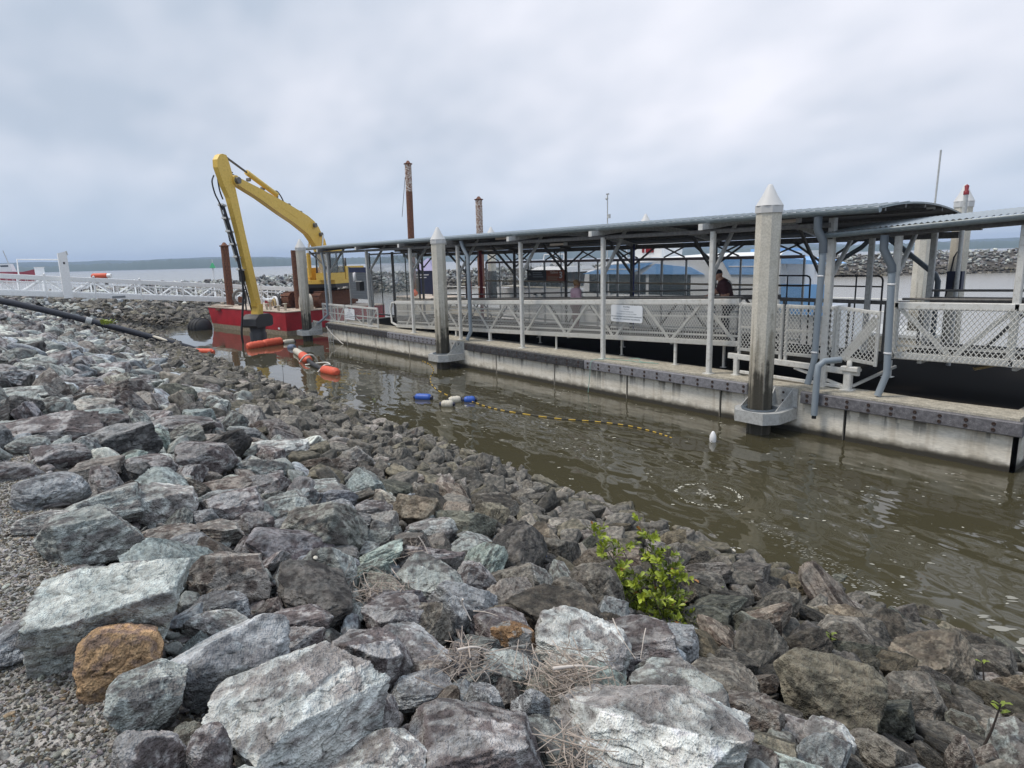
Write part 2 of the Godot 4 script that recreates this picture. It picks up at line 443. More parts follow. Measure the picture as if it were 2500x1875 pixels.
# A quarried stone: planes split off a lump, then chipped and roughened. half = half extents.
func rock_mesh(seed_: int, level: int, half: Vector3, shape: String, kind: String, rough := 1.0, pale_top := false) -> ArrayMesh:
	var r := RandomNumberGenerator.new()
	r.seed = seed_ * 7919 + 17
	var sphere: Array = icosphere(level)
	var dirs: PackedVector3Array = sphere[0]
	var pn := PackedVector3Array(); var pd := PackedFloat32Array()
	var tilt := 0.40 if shape == "wedge" else (0.24 if shape != "round" else 0.3)
	for a in [Vector3.RIGHT, Vector3.LEFT, Vector3.UP, Vector3.DOWN, Vector3.FORWARD, Vector3.BACK]:
		var n: Vector3 = (a + Vector3(r.randfn(0, tilt), r.randfn(0, tilt), r.randfn(0, tilt))).normalized()
		pn.append(n); pd.append(r.randf_range(0.78, 0.98))
	var extra := {"block": 5, "wedge": 6, "slab": 5, "round": 16}
	for k in int(extra[shape]):
		var n := Vector3(r.randfn(0, 1), r.randfn(0, 0.8), r.randfn(0, 1)).normalized()
		pn.append(n); pd.append(r.randf_range(0.78, 1.06) if shape != "wedge" else r.randf_range(0.62, 1.0))
	var sharp := 0.0 if shape != "round" else 0.6
	# small facets: planes that only just shave the lump
	for k in (9 if level >= 4 else 4):
		var n := Vector3(r.randfn(0, 1), r.randfn(0, 1), r.randfn(0, 1)).normalized()
		var sup := 9.0
		for q in pn.size():
			var c := pn[q].dot(n)
			if c > 0.2: sup = minf(sup, pd[q] / c)
		pn.append(n); pd.append(minf(sup, 1.4) * r.randf_range(0.86, 0.97))
	var nlow := noise3(seed_, 0.8, FastNoiseLite.TYPE_SIMPLEX, 3)
	var nmid := noise3(seed_ + 1, 3.0, FastNoiseLite.TYPE_SIMPLEX, 4)
	var ncell := noise3(seed_ + 2, 1.7, FastNoiseLite.TYPE_CELLULAR)
	var nstep := noise3(seed_ + 4, 1.5, FastNoiseLite.TYPE_CELLULAR)
	nstep.cellular_return_type = FastNoiseLite.RETURN_CELL_VALUE
	var nstep2 := noise3(seed_ + 5, 3.6, FastNoiseLite.TYPE_CELLULAR)
	nstep2.cellular_return_type = FastNoiseLite.RETURN_CELL_VALUE
	var ncol := noise3(seed_ + 3, 1.5, FastNoiseLite.TYPE_SIMPLEX, 5)
	var nrid := noise3(seed_ + 6, 0.75, FastNoiseLite.TYPE_SIMPLEX, 2)
	var bed := Vector3(r.randfn(0, 0.6), 1, r.randfn(0, 0.6)).normalized()
	var b1 := bed.cross(Vector3(0.3, 0.1, 0.9)).normalized(); var b2 := bed.cross(b1)
	var ca: Vector3 = ROCK[kind][0]; var cb: Vector3 = ROCK[kind][1]
	var n_v := dirs.size(); var n_p := pn.size()
	# every broken face has weathered in its own way
	var tone := PackedFloat32Array(); var mixo := PackedFloat32Array()
	for k in n_p:
		tone.append(clampf(r.randfn(1.0, 0.16), 0.7, 1.35)); mixo.append(r.randfn(0, 0.20))
	if pale_top: tone[2] = 1.35; mixo[2] = -0.5
	var pos := PackedVector3Array(); pos.resize(n_v)
	var col := PackedColorArray(); col.resize(n_v)
	for i in n_v:
		var u := dirs[i]
		var m := 9.0; var m2 := 9.0; var mk := 0
		for k in n_p:
			var c := pn[k].dot(u)
			if c > 0.08:
				var q := pd[k] / c
				if q < m: m2 = m; m = q; mk = k
				elif q < m2: m2 = q
		m = minf(m, 1.45)
		var edge := clampf((m2 - m) / m, 0, 1)
		if sharp > 0: m = lerpf(m, 0.98, 0.45)
		var p := u * m
		var lo := nlow.get_noise_3dv(p)
		var mi := nmid.get_noise_3dv(p)
		# fracture steps follow the bedding: cells flattened along it
		var pb := Vector3(p.dot(b1), p.dot(bed) * 2.2, p.dot(b2)) + Vector3(mi, lo, mi) * 0.10
		var s1 := nstep.get_noise_3dv(pb); var s2 := nstep2.get_noise_3dv(pb)
		var ce := ncell.get_noise_3dv(pb)
		var crack := 1.0 - absf(nrid.get_noise_3dv(p * 1.2 + Vector3(mi, mi, lo) * 0.12))
		var ck := smoothstep(0.965, 1.0, crack)
		m += rough * (0.034 * lo + 0.020 * mi + 0.028 * s1 + 0.020 * s2 - 0.05 * ck)
		p = u * m * half
		pos[i] = p
		var t := smoothstep(-0.14, 0.30, ncol.get_noise_3dv(u * 1.3) + 0.22 * s1 + 0.12 * mi + mixo[mk])
		var cc := ca.lerp(cb, t) * tone[mk] * (1.0 + 0.24 * mi + 0.16 * s2 + 0.22 * exp(-edge * 40.0)) * (1.0 - 0.55 * ck)
		col[i] = Color(cc.x, cc.y, cc.z)
	# fit the wanted extents
	var lo_ := Vector3.ONE * 9; var hi_ := Vector3.ONE * -9
	for p in pos: lo_ = lo_.min(p); hi_ = hi_.max(p)
	var fit := half * 2 / (hi_ - lo_)
	var mid := (lo_ + hi_) / 2
	for i in n_v: pos[i] = (pos[i] - mid) * fit
	var arr := []
	arr.resize(Mesh.ARRAY_MAX)
	arr[Mesh.ARRAY_VERTEX] = pos
	arr[Mesh.ARRAY_COLOR] = col
	var fl: PackedInt32Array = sphere[1].duplicate()
	for k in range(0, fl.size(), 3):
		var q := fl[k + 1]; fl[k + 1] = fl[k + 2]; fl[k + 2] = q
	arr[Mesh.ARRAY_INDEX] = fl
	var st := SurfaceTool.new()
	st.create_from_arrays(arr)
	st.generate_normals()
	return st.commit()

var rock_tex: Array = []
var rock_bump: Texture2D

func make_rock_textures() -> void:
	var S := 1024
	var a := noise_bytes(61, 0.005, S, S, FastNoiseLite.TYPE_SIMPLEX_SMOOTH, 5)
	var b := noise_bytes(62, 0.022, S, S, FastNoiseLite.TYPE_SIMPLEX_SMOOTH, 4)
	var c := noise_bytes(63, 0.09, S, S, FastNoiseLite.TYPE_SIMPLEX_SMOOTH, 3)
	var v := noise_bytes(64, 0.0032, S, S, FastNoiseLite.TYPE_SIMPLEX_SMOOTH, 3, FastNoiseLite.FRACTAL_RIDGED)
	var k := noise_bytes(65, 0.0050, S, S, FastNoiseLite.TYPE_SIMPLEX_SMOOTH, 4, FastNoiseLite.FRACTAL_RIDGED)
	var h := PackedByteArray(); h.resize(S * S)
	for variant in 2:
		var d := PackedByteArray(); d.resize(S * S * 3)
		for i in S * S:
			var j := i if variant == 0 else (i + S * 517 + 331) % (S * S)
			var x := a[i]; var y := b[j]; var z := c[i]
			var t := 0.76 + 0.0024 * (x - 128) + 0.0026 * (y - 128) + 0.0013 * (z - 128)
			var vein := v[j]
			if vein > 236: t += (vein - 236) * 0.024
			var crack := k[i]
			if crack > 236: t *= 1.0 - minf(0.55, (crack - 236) * 0.040)
			if y > 185: t += 0.003 * (y - 185)
			if y < 75: t *= 1.0 - 0.006 * (75 - y)
			var rr := t * (1.0 + 0.0005 * (x - 128) - 0.0003 * (y - 128)); var bb := t * (1.0 - 0.0003 * (x - 128))
			d[i * 3] = int(255.0 * sqrt(clampf(rr, 0.02, 1))); d[i * 3 + 1] = int(255.0 * sqrt(clampf(t, 0.02, 1))); d[i * 3 + 2] = int(255.0 * sqrt(clampf(bb, 0.02, 1)))
			if variant == 0:
				h[i] = int(clampf(128 + 0.50 * (y - 128) + 0.30 * (z - 128) + 0.5 * (x - 128) - (1.8 * (crack - 232) if crack > 232 else 0.0), 0, 255))
		rock_tex.append(ImageTexture.create_from_image(Image.create_from_data(S, S, false, Image.FORMAT_RGB8, d)))
	rock_bump = grey_texture(h, S, S)

func rock_material(variant: int, scale: float, tint := Color.WHITE, cm := 2.0) -> StandardMaterial3D:
	var m := StandardMaterial3D.new()
	m.albedo_texture = rock_tex[variant]
	m.albedo_color = tint
	m.vertex_color_use_as_albedo = true
	m.roughness = 0.85
	m.metallic_specular = 0.35
	triplanar(m, scale, false)
	bump(m, rock_bump, cm)
	return m

# ------------------------------------------------------------------ the lie of the land
# stations along the shore: x, z of the crest, height of the crest, x, z of the waterline
var shore := [
	[14.0, -0.20, 2.2, 14.0, -6.9], [-28.0, -0.20, 2.2, -28.0, -7.1], [-40.0, -0.20, 2.2, -40.0, -7.5], [-46.0, -0.30, 2.2, -45.3, -8.3],
	[-52.0, -1.0, 2.2, -49.3, -10.8], [-57.0, -4.0, 2.0, -51.8, -14.0], [-64.7, -12.1, 2.15, -57.5, -18.0], [-80.6, -31.2, 2.25, -73.5, -34.0],
	[-76.6, -62.0, 2.3, -71.0, -58.5], [-33.5, -120.3, 3.1, -29.5, -114.0], [30.0, -190.0, 3.1, 33.0, -184.0]]

func shore_at(u: float) -> Array:
	var i := clampi(int(floor(u)), 0, shore.size() - 2)
	var f := u - i
	var a: Array = shore[i]; var b: Array = shore[i + 1]
	return [Vector3(lerpf(a[0], b[0], f), lerpf(a[2], b[2], f), lerpf(a[1], b[1], f)), Vector3(lerpf(a[3], b[3], f), 0, lerpf(a[4], b[4], f))]

func bank_height(z: float) -> float:
	return 2.2 if z > -0.2 else 2.2 + (z + 0.2) * 2.2 / 6.7

var place_noise: FastNoiseLite

func make_ground() -> void:
	var gm := StandardMaterial3D.new()
	gm.vertex_color_use_as_albedo = true
	gm.albedo_texture = rock_tex[1]
	gm.roughness = 0.95
	triplanar(gm, 1.1)
	bump(gm, rock_bump, 3.0)
	# the slope under the stones, from behind the crest to well under water
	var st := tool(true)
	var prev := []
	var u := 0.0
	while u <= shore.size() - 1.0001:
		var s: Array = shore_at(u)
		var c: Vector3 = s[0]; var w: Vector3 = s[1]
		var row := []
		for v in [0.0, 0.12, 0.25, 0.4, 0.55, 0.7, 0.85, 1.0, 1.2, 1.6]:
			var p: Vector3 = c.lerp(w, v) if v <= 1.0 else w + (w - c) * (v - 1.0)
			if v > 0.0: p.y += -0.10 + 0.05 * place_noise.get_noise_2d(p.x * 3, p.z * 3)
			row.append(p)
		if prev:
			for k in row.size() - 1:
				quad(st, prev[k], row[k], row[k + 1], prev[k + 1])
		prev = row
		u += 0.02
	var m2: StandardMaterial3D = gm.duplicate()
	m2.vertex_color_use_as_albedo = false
	m2.albedo_color = lin(0.11, 0.098, 0.083)  # wet earth, darkened further to paint shade into the gaps
	tag(obj("bank_slope", st, m2), "earth slope of the bank, darkened with painted shade between the stones", "", "", "structure")
	# flat land behind the crest, out to the horizon behind the viewer
	st = tool(true)
	var cs := []
	for i in 7: cs.append(Vector3(shore[i][0], 2.19, shore[i][1]))
	cs[0].x = 1200; cs[6] = Vector3(-64, 2.19, 6)
	for i in 6:
		var a: Vector3 = cs[i]; var b: Vector3 = cs[i + 1]
		quad(st, a, Vector3(a.x, 2.19, 1200), Vector3(b.x, 2.19, 1200), b)
	m2 = gm.duplicate()
	m2.vertex_color_use_as_albedo = false
	m2.albedo_color = lin(0.47, 0.45, 0.415)
	tag(obj("gravel_ground", st, m2), "grey gravel ground on top of the bank", "", "", "structure")
	# back slope of the far breakwater, facing the open water
	st = tool(true)
	for i in range(5, shore.size() - 1):
		var a: Array = shore[i]; var b: Array = shore[i + 1]
		var ca := Vector3(a[0], a[2], a[1]); var cb := Vector3(b[0], b[2], b[1])
		var da := (ca - Vector3(a[3], a[2], a[4])).normalized(); var db := (cb - Vector3(b[3], b[2], b[4])).normalized()
		quad(st, ca + da * 1.6, cb + db * 1.6, cb, ca)
		quad(st, ca + da * 9 + Vector3(0, -a[2] - 0.5, 0), cb + db * 9 + Vector3(0, -b[2] - 0.5, 0), cb + db * 1.6, ca + da * 1.6)
	m2 = gm.duplicate()
	m2.vertex_color_use_as_albedo = false
	m2.albedo_color = lin(0.30, 0.28, 0.24)
	tag(obj("breakwater_ground", st, m2), "rubble mound of the breakwater beyond the pontoon", "", "", "structure")
	# sea bed so that nothing shows through
	st = tool()
	quad(st, Vector3(-2700, -3, 60), Vector3(1200, -3, 60), Vector3(1200, -3, -2700), Vector3(-2700, -3, -2700))
	tag(obj("sea_bed", st, mat(0.1, 0.09, 0.06, 1.0)), "muddy sea bed", "", "", "structure")

# ------------------------------------------------------------------ water
const BOIL := Vector2(-5.72, -8.62)

func wave(x: float, z: float, n1: FastNoiseLite, n2: FastNoiseLite, n3: FastNoiseLite) -> float:
	var near := smoothstep(-24.0, -9.0, x)
	var amp := lerpf(0.24, 1.0, near)
	var h := amp * 0.011 * n1.get_noise_2d(x * 1.0 + z * 0.5, z * 2.3 - x * 0.5)
	h += lerpf(0.32, 1.0, near) * 0.0036 * n2.get_noise_2d(x * 1.0 + z * 0.6, z * 2.2 - x * 0.6)
	h += amp * 0.0009 * n3.get_noise_2d(x, z * 1.6)
	var d := Vector2(x, z).distance_to(BOIL)
	h += 0.006 * sin(d * 30.0) * exp(-maxf(0.0, d - 0.35) * 1.7) * smoothstep(0.25, 0.45, d)
	h += 0.012 * exp(-d * d * 18.0)
	return h

func make_water() -> void:
	var wm := StandardMaterial3D.new()
	wm.albedo_color = lin(0.058, 0.052, 0.030)
	wm.roughness = 0.04
	wm.metallic_specular = 0.5
	var n1 := noise3(201, 0.62, FastNoiseLite.TYPE_SIMPLEX_SMOOTH, 2)
	var n2 := noise3(202, 2.1, FastNoiseLite.TYPE_SIMPLEX_SMOOTH, 2)
	var n3 := noise3(203, 6.0, FastNoiseLite.TYPE_SIMPLEX_SMOOTH, 1)
	var x0 := -58.0; var x1 := 6.0; var z0 := -13.9; var z1 := -5.6
	# cells grow with the distance from the viewer
	var xs := PackedFloat32Array(); var x := x1
	while x > x0:
		xs.append(x)
		x -= 0.045 + 0.0042 * maxf(0.0, -x - 2.0)
	xs.append(x0)
	var zs := PackedFloat32Array(); var z := z1
	while z > z0:
		zs.append(z); z -= 0.05
	zs.append(z0)
	var nx := xs.size(); var nz := zs.size()
	var pos := PackedVector3Array(); pos.resize(nx * nz)
	for i in nx:
		for j in nz:
			var hh := 0.0 if j == nz - 1 or i == 0 or i == nx - 1 else wave(xs[i], zs[j], n1, n2, n3)
			pos[i * nz + j] = Vector3(xs[i], hh, zs[j])
	var idx := PackedInt32Array(); idx.resize((nx - 1) * (nz - 1) * 6)
	var w := 0
	for i in nx - 1:
		for j in nz - 1:
			var a := i * nz + j; var b := a + nz
			idx[w] = a; idx[w + 1] = b + 1; idx[w + 2] = b; idx[w + 3] = a; idx[w + 4] = a + 1; idx[w + 5] = b + 1
			w += 6
	var arr := []; arr.resize(Mesh.ARRAY_MAX)
	arr[Mesh.ARRAY_VERTEX] = pos; arr[Mesh.ARRAY_INDEX] = idx
	var st := SurfaceTool.new(); st.create_from_arrays(arr); st.generate_normals()
	tag(put("basin_water", st.commit(), wm), "brown turbid water of the basin, rippled and reflecting the sky", "", "", "structure")
	# the open bay beyond, one sheet to the horizon, with a small chop
	var sm: StandardMaterial3D = wm.duplicate()
	sm.albedo_color = lin(0.24, 0.23, 0.205)
	sm.roughness = 0.22
	sm.uv1_triplanar = true; sm.uv1_world_triplanar = true
	sm.uv1_scale = Vector3.ONE * 0.16
	var im := Image.create_from_data(512, 512, false, Image.FORMAT_L8, noise_bytes(71, 0.018, 512, 512, FastNoiseLite.TYPE_SIMPLEX_SMOOTH, 4))
	im.convert(Image.FORMAT_RGBA8)
	im.bump_map_to_normal_map(3.0)
	sm.normal_enabled = true
	sm.normal_texture = ImageTexture.create_from_image(im)
	sm.normal_scale = 0.55
	st = tool()
	var far := -2600.0
	quad(st, Vector3(far, 0, z0), Vector3(1200, 0, z0), Vector3(1200, 0, far), Vector3(far, 0, far))
	quad(st, Vector3(far, 0, z1), Vector3(x0, 0, z1), Vector3(x0, 0, z0), Vector3(far, 0, z0))
	quad(st, Vector3(far, 0, 50), Vector3(x0, 0, 50), Vector3(x0, 0, z1), Vector3(far, 0, z1))
	quad(st, Vector3(x1, 0, z1), Vector3(1200, 0, z1), Vector3(1200, 0, z0), Vector3(x1, 0, z0))
	tag(obj("bay_water", st, sm), "grey-brown choppy water of the open bay", "", "", "structure")

# ------------------------------------------------------------------ the sky
func make_sky() -> Image:
	var W := 1024; var H := 512
	var im := Image.create(W, H, false, Image.FORMAT_RGBF)
	var n := noise3(301, 1.15, FastNoiseLite.TYPE_SIMPLEX_SMOOTH, 4)
	var n2 := noise3(302, 2.6, FastNoiseLite.TYPE_SIMPLEX_SMOOTH, 4)
	var bright := Vector3(-0.446, 0.24, -0.876).normalized()
	for y in H:
		var el := (0.5 - (y + 0.5) / H) * PI
		for x in W:
			var az := (x + 0.5) / W * TAU
			var d := Vector3(sin(az) * cos(el), sin(el), -cos(az) * cos(el))
			# overcast layer seen in perspective: stretched towards the horizon
			var q := Vector3(d.x, 0, d.z) / (maxf(d.y, 0.0) + 0.30)
			var a := n.get_noise_3d(q.x * 0.8 + q.z * 0.35, q.z * 1.2 - q.x * 0.3, 3.0)
			var b := n2.get_noise_3d(q.x * 0.9 + q.z * 0.4, q.z * 1.4 - q.x * 0.4, 9.0)
			var thin := maxf(0.0, d.dot(bright))
			var t := 0.16 + 0.62 * a + 0.36 * b + 0.42 * pow(thin, 4.0) + 0.26 * pow(thin, 20.0)
			t += 0.10 * smoothstep(0.3, 0.9, d.y)
			t = clampf(t, 0.0, 1.2)
			var c := Vector3(0.452, 0.520, 0.622).lerp(Vector3(0.752, 0.772, 0.850), t)
			var low := smoothstep(0.20, 0.0, absf(d.y))
			c = c.lerp(Vector3(0.475, 0.575, 0.70), low * 0.7)
			c *= 0.87
			c *= 1.0 + 0.80 * smoothstep(0.32, 1.0, d.y)
			if d.y < 0: c = c.lerp(Vector3(0.16, 0.15, 0.13), smoothstep(0.0, -0.1, d.y))
			im.set_pixel(x, y, Color(c.x, c.y, c.z))
	return im

# ------------------------------------------------------------------
func _ready() -> void:
	# camera
	var cam := Camera3D.new()
	cam.name = "camera"
	cam.fov = 61.293
	cam.near = 0.05
	cam.far = 9000.0
	add_child(cam)
	cam.transform = Transform3D(CAMBASIS, EYE)
	cam.current = true
	# sky, exposure
	var env := Environment.new()
	env.background_mode = Environment.BG_SKY
	var sky := Sky.new()
	var pan := PanoramaSkyMaterial.new()
	pan.panorama = ImageTexture.create_from_image(make_sky())
	sky.sky_material = pan
	env.sky = sky
	env.tonemap_mode = Environment.TONE_MAPPER_LINEAR
	env.tonemap_exposure = 1.36
	env.sdfgi_enabled = true
	env.ssao_enabled = true
	env.ssil_enabled = true
	env.fog_enabled = true
	env.fog_density = 0.00035
	env.fog_light_color = Color(0.66, 0.74, 0.86)
	var we := WorldEnvironment.new()
	we.name = "world_environment"
	we.environment = env
	add_child(we)
	# sun, behind cloud
	var sun := DirectionalLight3D.new()
	sun.name = "sun"
	sun.light_energy = 0.5
	sun.light_color = Color(1.0, 0.95, 0.88)
	sun.light_angular_distance = 14.0
	sun.shadow_enabled = true
	add_child(sun)
	sun.look_at_from_position(Vector3(-0.30, 0.90, 0.42) * 50, Vector3.ZERO, Vector3.UP)

	rng.seed = 20240
	place_noise = noise3(5, 0.35)
	make_materials()
	make_rock_textures()
	make_ground()
	make_water()
	make_far_land()
	make_pontoon()
	make_piles()
	make_shelter()
	make_ramp()
	make_landing()
	make_gangway()
	make_barge()
	make_excavator()
	make_far_things()
	make_boats()
	make_floats()
	make_people()
	make_rocks()
	make_plants()
	make_litter()

# ------------------------------------------------------------------ far land
func make_far_land() -> void:
	var hm := mat(0.060, 0.085, 0.055, 0.95)
	var n := noise3(401, 0.004, FastNoiseLite.TYPE_SIMPLEX, 5)
	# a low wooded shore about a kilometre and a half away, and a higher ridge behind it
	for k in 2:
		var dist := 1500.0 if k == 0 else 2350.0
		var st := tool(true)
		var prev := []
		for i in 1601:
			var az := lerpf(-2.9, 0.5, i / 1600.0)      # measured round from -z towards +x
			var d := dist * (1.0 + 0.10 * n.get_noise_2d(az * 300, k * 50.0))
			var o := Vector3(sin(az) * d, 0, -cos(az) * d)
			var side := smoothstep(-1.75, -1.25, az)
			var h := (9.0 + 11.0 * smoothstep(-1.75, -1.2, az) - 8.0 * smoothstep(-0.75, -0.45, az)) * (1.0 + 0.35 * n.get_noise_2d(az * 900, 10)) if k == 0 else 24.0 + 20.0 * n.get_noise_2d(az * 420, 90) + 6.0 * side
			if k == 0: h += 3.0 * n.get_noise_2d(az * 22000, 33)
			h = maxf(h, 2.5)
			var back := o.normalized() * (200.0 if k == 0 else 200.0)
			var row := [o, o + back * 0.10 + Vector3(0, h * 0.55, 0), o + back * 0.45 + Vector3(0, h, 0), o + back]
			if prev:
				for j in 3: quad(st, prev[j], row[j], row[j + 1], prev[j + 1])
			prev = row
		tag(obj("wooded_shore" if k == 0 else "hills", st, hm), "low wooded shore across the bay" if k == 0 else "hazy blue hills on the horizon", "", "", "structure")

# ------------------------------------------------------------------ the pontoon
const DECK := 0.95
const FRONT := -13.2

func make_pontoon() -> void:
	var p := thing("ferry_pontoon", "long floating concrete pontoon with a bolted fender strip along its edge", "pontoon")
	var st := tool()
	bx(st, Vector3(-30.56, -0.8, -19.6), Vector3(-2.86, 0.80, -13.25))
	obj("pontoon_core", st, mat(0.03, 0.028, 0.025, 0.9), p)
	st = tool()
	bx(st, Vector3(-30.6, 0.80, -19.7), Vector3(-2.8, DECK, FRONT - 0.003))
	obj("pontoon_deck", st, M.concrete, p)
	st = tool()
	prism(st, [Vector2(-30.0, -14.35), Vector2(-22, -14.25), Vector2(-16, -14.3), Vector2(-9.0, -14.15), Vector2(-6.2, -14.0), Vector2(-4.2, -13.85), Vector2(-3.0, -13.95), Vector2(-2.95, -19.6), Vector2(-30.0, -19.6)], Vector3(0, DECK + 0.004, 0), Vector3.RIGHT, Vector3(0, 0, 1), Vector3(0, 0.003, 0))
	obj("painted_deck_shade", st, M.deck_shade, p)  # added dark sheet: shade beneath ramps and roof painted on the deck
	# side panels with open joints; u along the hull, v up
	var edges := [-2.8, -5.62, -8.48, -11.34, -14.20, -17.06, -19.92, -22.78, -25.64, -28.50, -30.6]
	for i in edges.size() - 1:
		var a: float = edges[i + 1] + 0.030; var b: float = edges[i] - (0.030 if i > 0 else 0.0)
		st = tool()
		panel(st, Vector3(a, -0.7, FRONT), Vector3(b, -0.7, FRONT), 1.5, 0.12, -30.6)
		obj("hull_panel", st, M.hull_concrete, p)
	for k in 2:
		st = tool()
		panel(st, Vector3(-2.8, -0.7, FRONT - 3.24 * k - (0.03 if k else 0.0)), Vector3(-2.8, -0.7, FRONT - 3.24 * (k + 1)), 1.5, 0.06, -30.6 + 7 * k)
		obj("hull_panel", st, M.hull_concrete, p)
	# fender strips with pairs of bolts
	var strips := [[-30.58, -24.34, "fender_dark", 0.33], [-24.32, -20.32, "fender_grey", 0.30], [-18.72, -12.84, "fender_dark", 0.46], [-12.82, -7.74, "fender_grey", 0.405], [-6.50, -2.72, "fender_worn", 0.405]]
	for s in strips:
		st = tool()
		bar(st, Vector3(s[0], 0.785, FRONT + 0.065), Vector3(s[1], 0.785, FRONT + 0.065), 0.13, 0.25)
		var f := obj("fender_strip", st, M[s[2]], p)
		var x: float = s[0] + 0.14
		while x < s[1] - 0.06:
			for dy in [-0.055, 0.05]:
				st = tool()
				bolt_at(st, Vector3(x, 0.785 + dy, FRONT + 0.131), Vector3(0, 0, 1), 0.036)
				obj("bolt", st, M.bolt, f)
			x += s[3]
	st = tool()
	bar(st, Vector3(-2.735, 0.785, FRONT - 0.06), Vector3(-2.735, 0.785, -19.7), 0.13, 0.25)
	obj("fender_strip", st, M.fender_worn, p)

func bolt_at(st: SurfaceTool, o: Vector3, n: Vector3, r: float) -> void:
	var s := n.cross(Vector3.UP).normalized(); var u := s.cross(n).normalized()
	var prev := Vector3.ZERO
	for ring in [[r, 0.0, r * 0.85, 0.010]]:
		for k in 10:
			var a := TAU * k / 10; var b := TAU * (k + 1) / 10
			var da := s * cos(a) + u * sin(a); var db := s * cos(b) + u * sin(b)
			quad(st, o + db * r, o + da * r, o + da * r * 0.8 + n * 0.010, o + db * r * 0.8 + n * 0.010)
			tri(st, o + n * 0.004, o + db * r * 0.8 + n * 0.010, o + da * r * 0.8 + n * 0.010)

# a slab standing from a to b, h high, t thick behind, with hull UVs
func panel(st: SurfaceTool, a: Vector3, b: Vector3, h: float, t: float, x0: float) -> void:
	var d := (b - a).normalized()
	var out := Vector3(-d.z, 0, d.x)
	var n := out if out.dot(Vector3(0.3, 0, 1)) > 0 else -out
	var back := -n * t
	var up := Vector3(0, h, 0)
	var len := a.distance_to(b)
	var u0 := ((a.x if absf(d.x) > 0.5 else a.z) - x0) / 27.8; var u1 := u0 + len / 27.8
	# v: texture covers -0.1 .. 0.72
	var v0 := 1.0 - (a.y + 0.1) / 0.82; var v1 := 1.0 - (a.y + h + 0.1) / 0.82
	v0 = minf(v0, 0.999)
	var face := func(p: Array, uv: Array):
		for k in [0, 2, 1, 0, 3, 2]:
			st.set_uv(uv[k]); st.add_vertex(p[k])
	# two strips so that the part under water keeps the foot of the picture
	var y1 := Vector3(0, -0.09 - a.y, 0)
	face.call([a, b, b + y1, a + y1], [Vector2(u0, 0.995), Vector2(u1, 0.995), Vector2(u1, 0.99), Vector2(u0, 0.99)])
	face.call([a + y1, b + y1, b + up, a + up], [Vector2(u0, 0.99), Vector2(u1, 0.99), Vector2(u1, maxf(0.004, v1)), Vector2(u0, maxf(0.004, v1))])
	face.call([a + up, b + up, b + up + back, a + up + back], [Vector2(u0, 0.1), Vector2(u1, 0.1), Vector2(u1, 0.1), Vector2(u0, 0.1)])
	for e in [a, b]:
		face.call([e, e + back, e + back + up, e + up], [Vector2(u0, 0.55), Vector2(u0, 0.55), Vector2(u0, 0.3), Vector2(u0, 0.3)])

# ------------------------------------------------------------------ piles
func pile_shaft(r: float, y0: float, y1: float, uoff: float) -> ArrayMesh:
	var st := SurfaceTool.new()
	st.begin(Mesh.PRIMITIVE_TRIANGLES)
	st.set_smooth_group(-1)
	for k in 8:
		var a := TAU * (k + 0.5) / 8; var b := TAU * (k + 1.5) / 8
		var pa := Vector3(cos(a) * r, 0, -sin(a) * r); var pb := Vector3(cos(b) * r, 0, -sin(b) * r)
		var q := [pa + Vector3(0, y0, 0), pb + Vector3(0, y0, 0), pb + Vector3(0, y1, 0), pa + Vector3(0, y1, 0)]
		var u0 := k / 8.0 + uoff; var u1 := (k + 1) / 8.0 + uoff
		var v0 := 1.0 - (y0 + 2.0) / 7.0; var v1 := 1.0 - (y1 + 2.0) / 7.0
		v1 = maxf(v1, 0.01)
		var uv := [Vector2(u0, v0), Vector2(u1, v0), Vector2(u1, v1), Vector2(u0, v1)]
		for j in [0, 2, 1, 0, 3, 2]:
			st.set_uv(uv[j]); st.add_vertex(q[j])
	st.generate_normals()
	return st.commit()

func pile(label: String, group: String, x: float, z: float, top: float, r: float, uoff: float, sleeve := false) -> Node3D:
	var p := thing("mooring_pile", label, "pile", Vector3(x, 0, z), group, 0.35)
	put("shaft", pile_shaft(r, -2.0, top - 0.52, uoff), M.pile, p)
	var st := tool(true)
	var h := top - 0.56
	lathe(st, Vector3.ZERO, [Vector2(r * 1.0, h), Vector2(r * 1.09, h), Vector2(r * 1.09, h + 0.14)], 8, false, PI / 8)
	lathe(st, Vector3.ZERO, [Vector2(r * 1.09, h + 0.14), Vector2(r * 0.60, h + 0.34), Vector2(r * 0.20, top - 0.02), Vector2(r * 0.13, top), Vector2(0, top)], 16, true)
	obj("pile_cap", st, M.cap_white, p)
	if sleeve:
		st = tool(true)
		lathe(st, Vector3.ZERO, [Vector2(r * 1.12, 0.2), Vector2(r * 1.15, 0.2), Vector2(r * 1.15, 3.0), Vector2(r * 1.02, 3.02)], 16)
		obj("wear_sleeve", st, M.rubber, p)
	return p

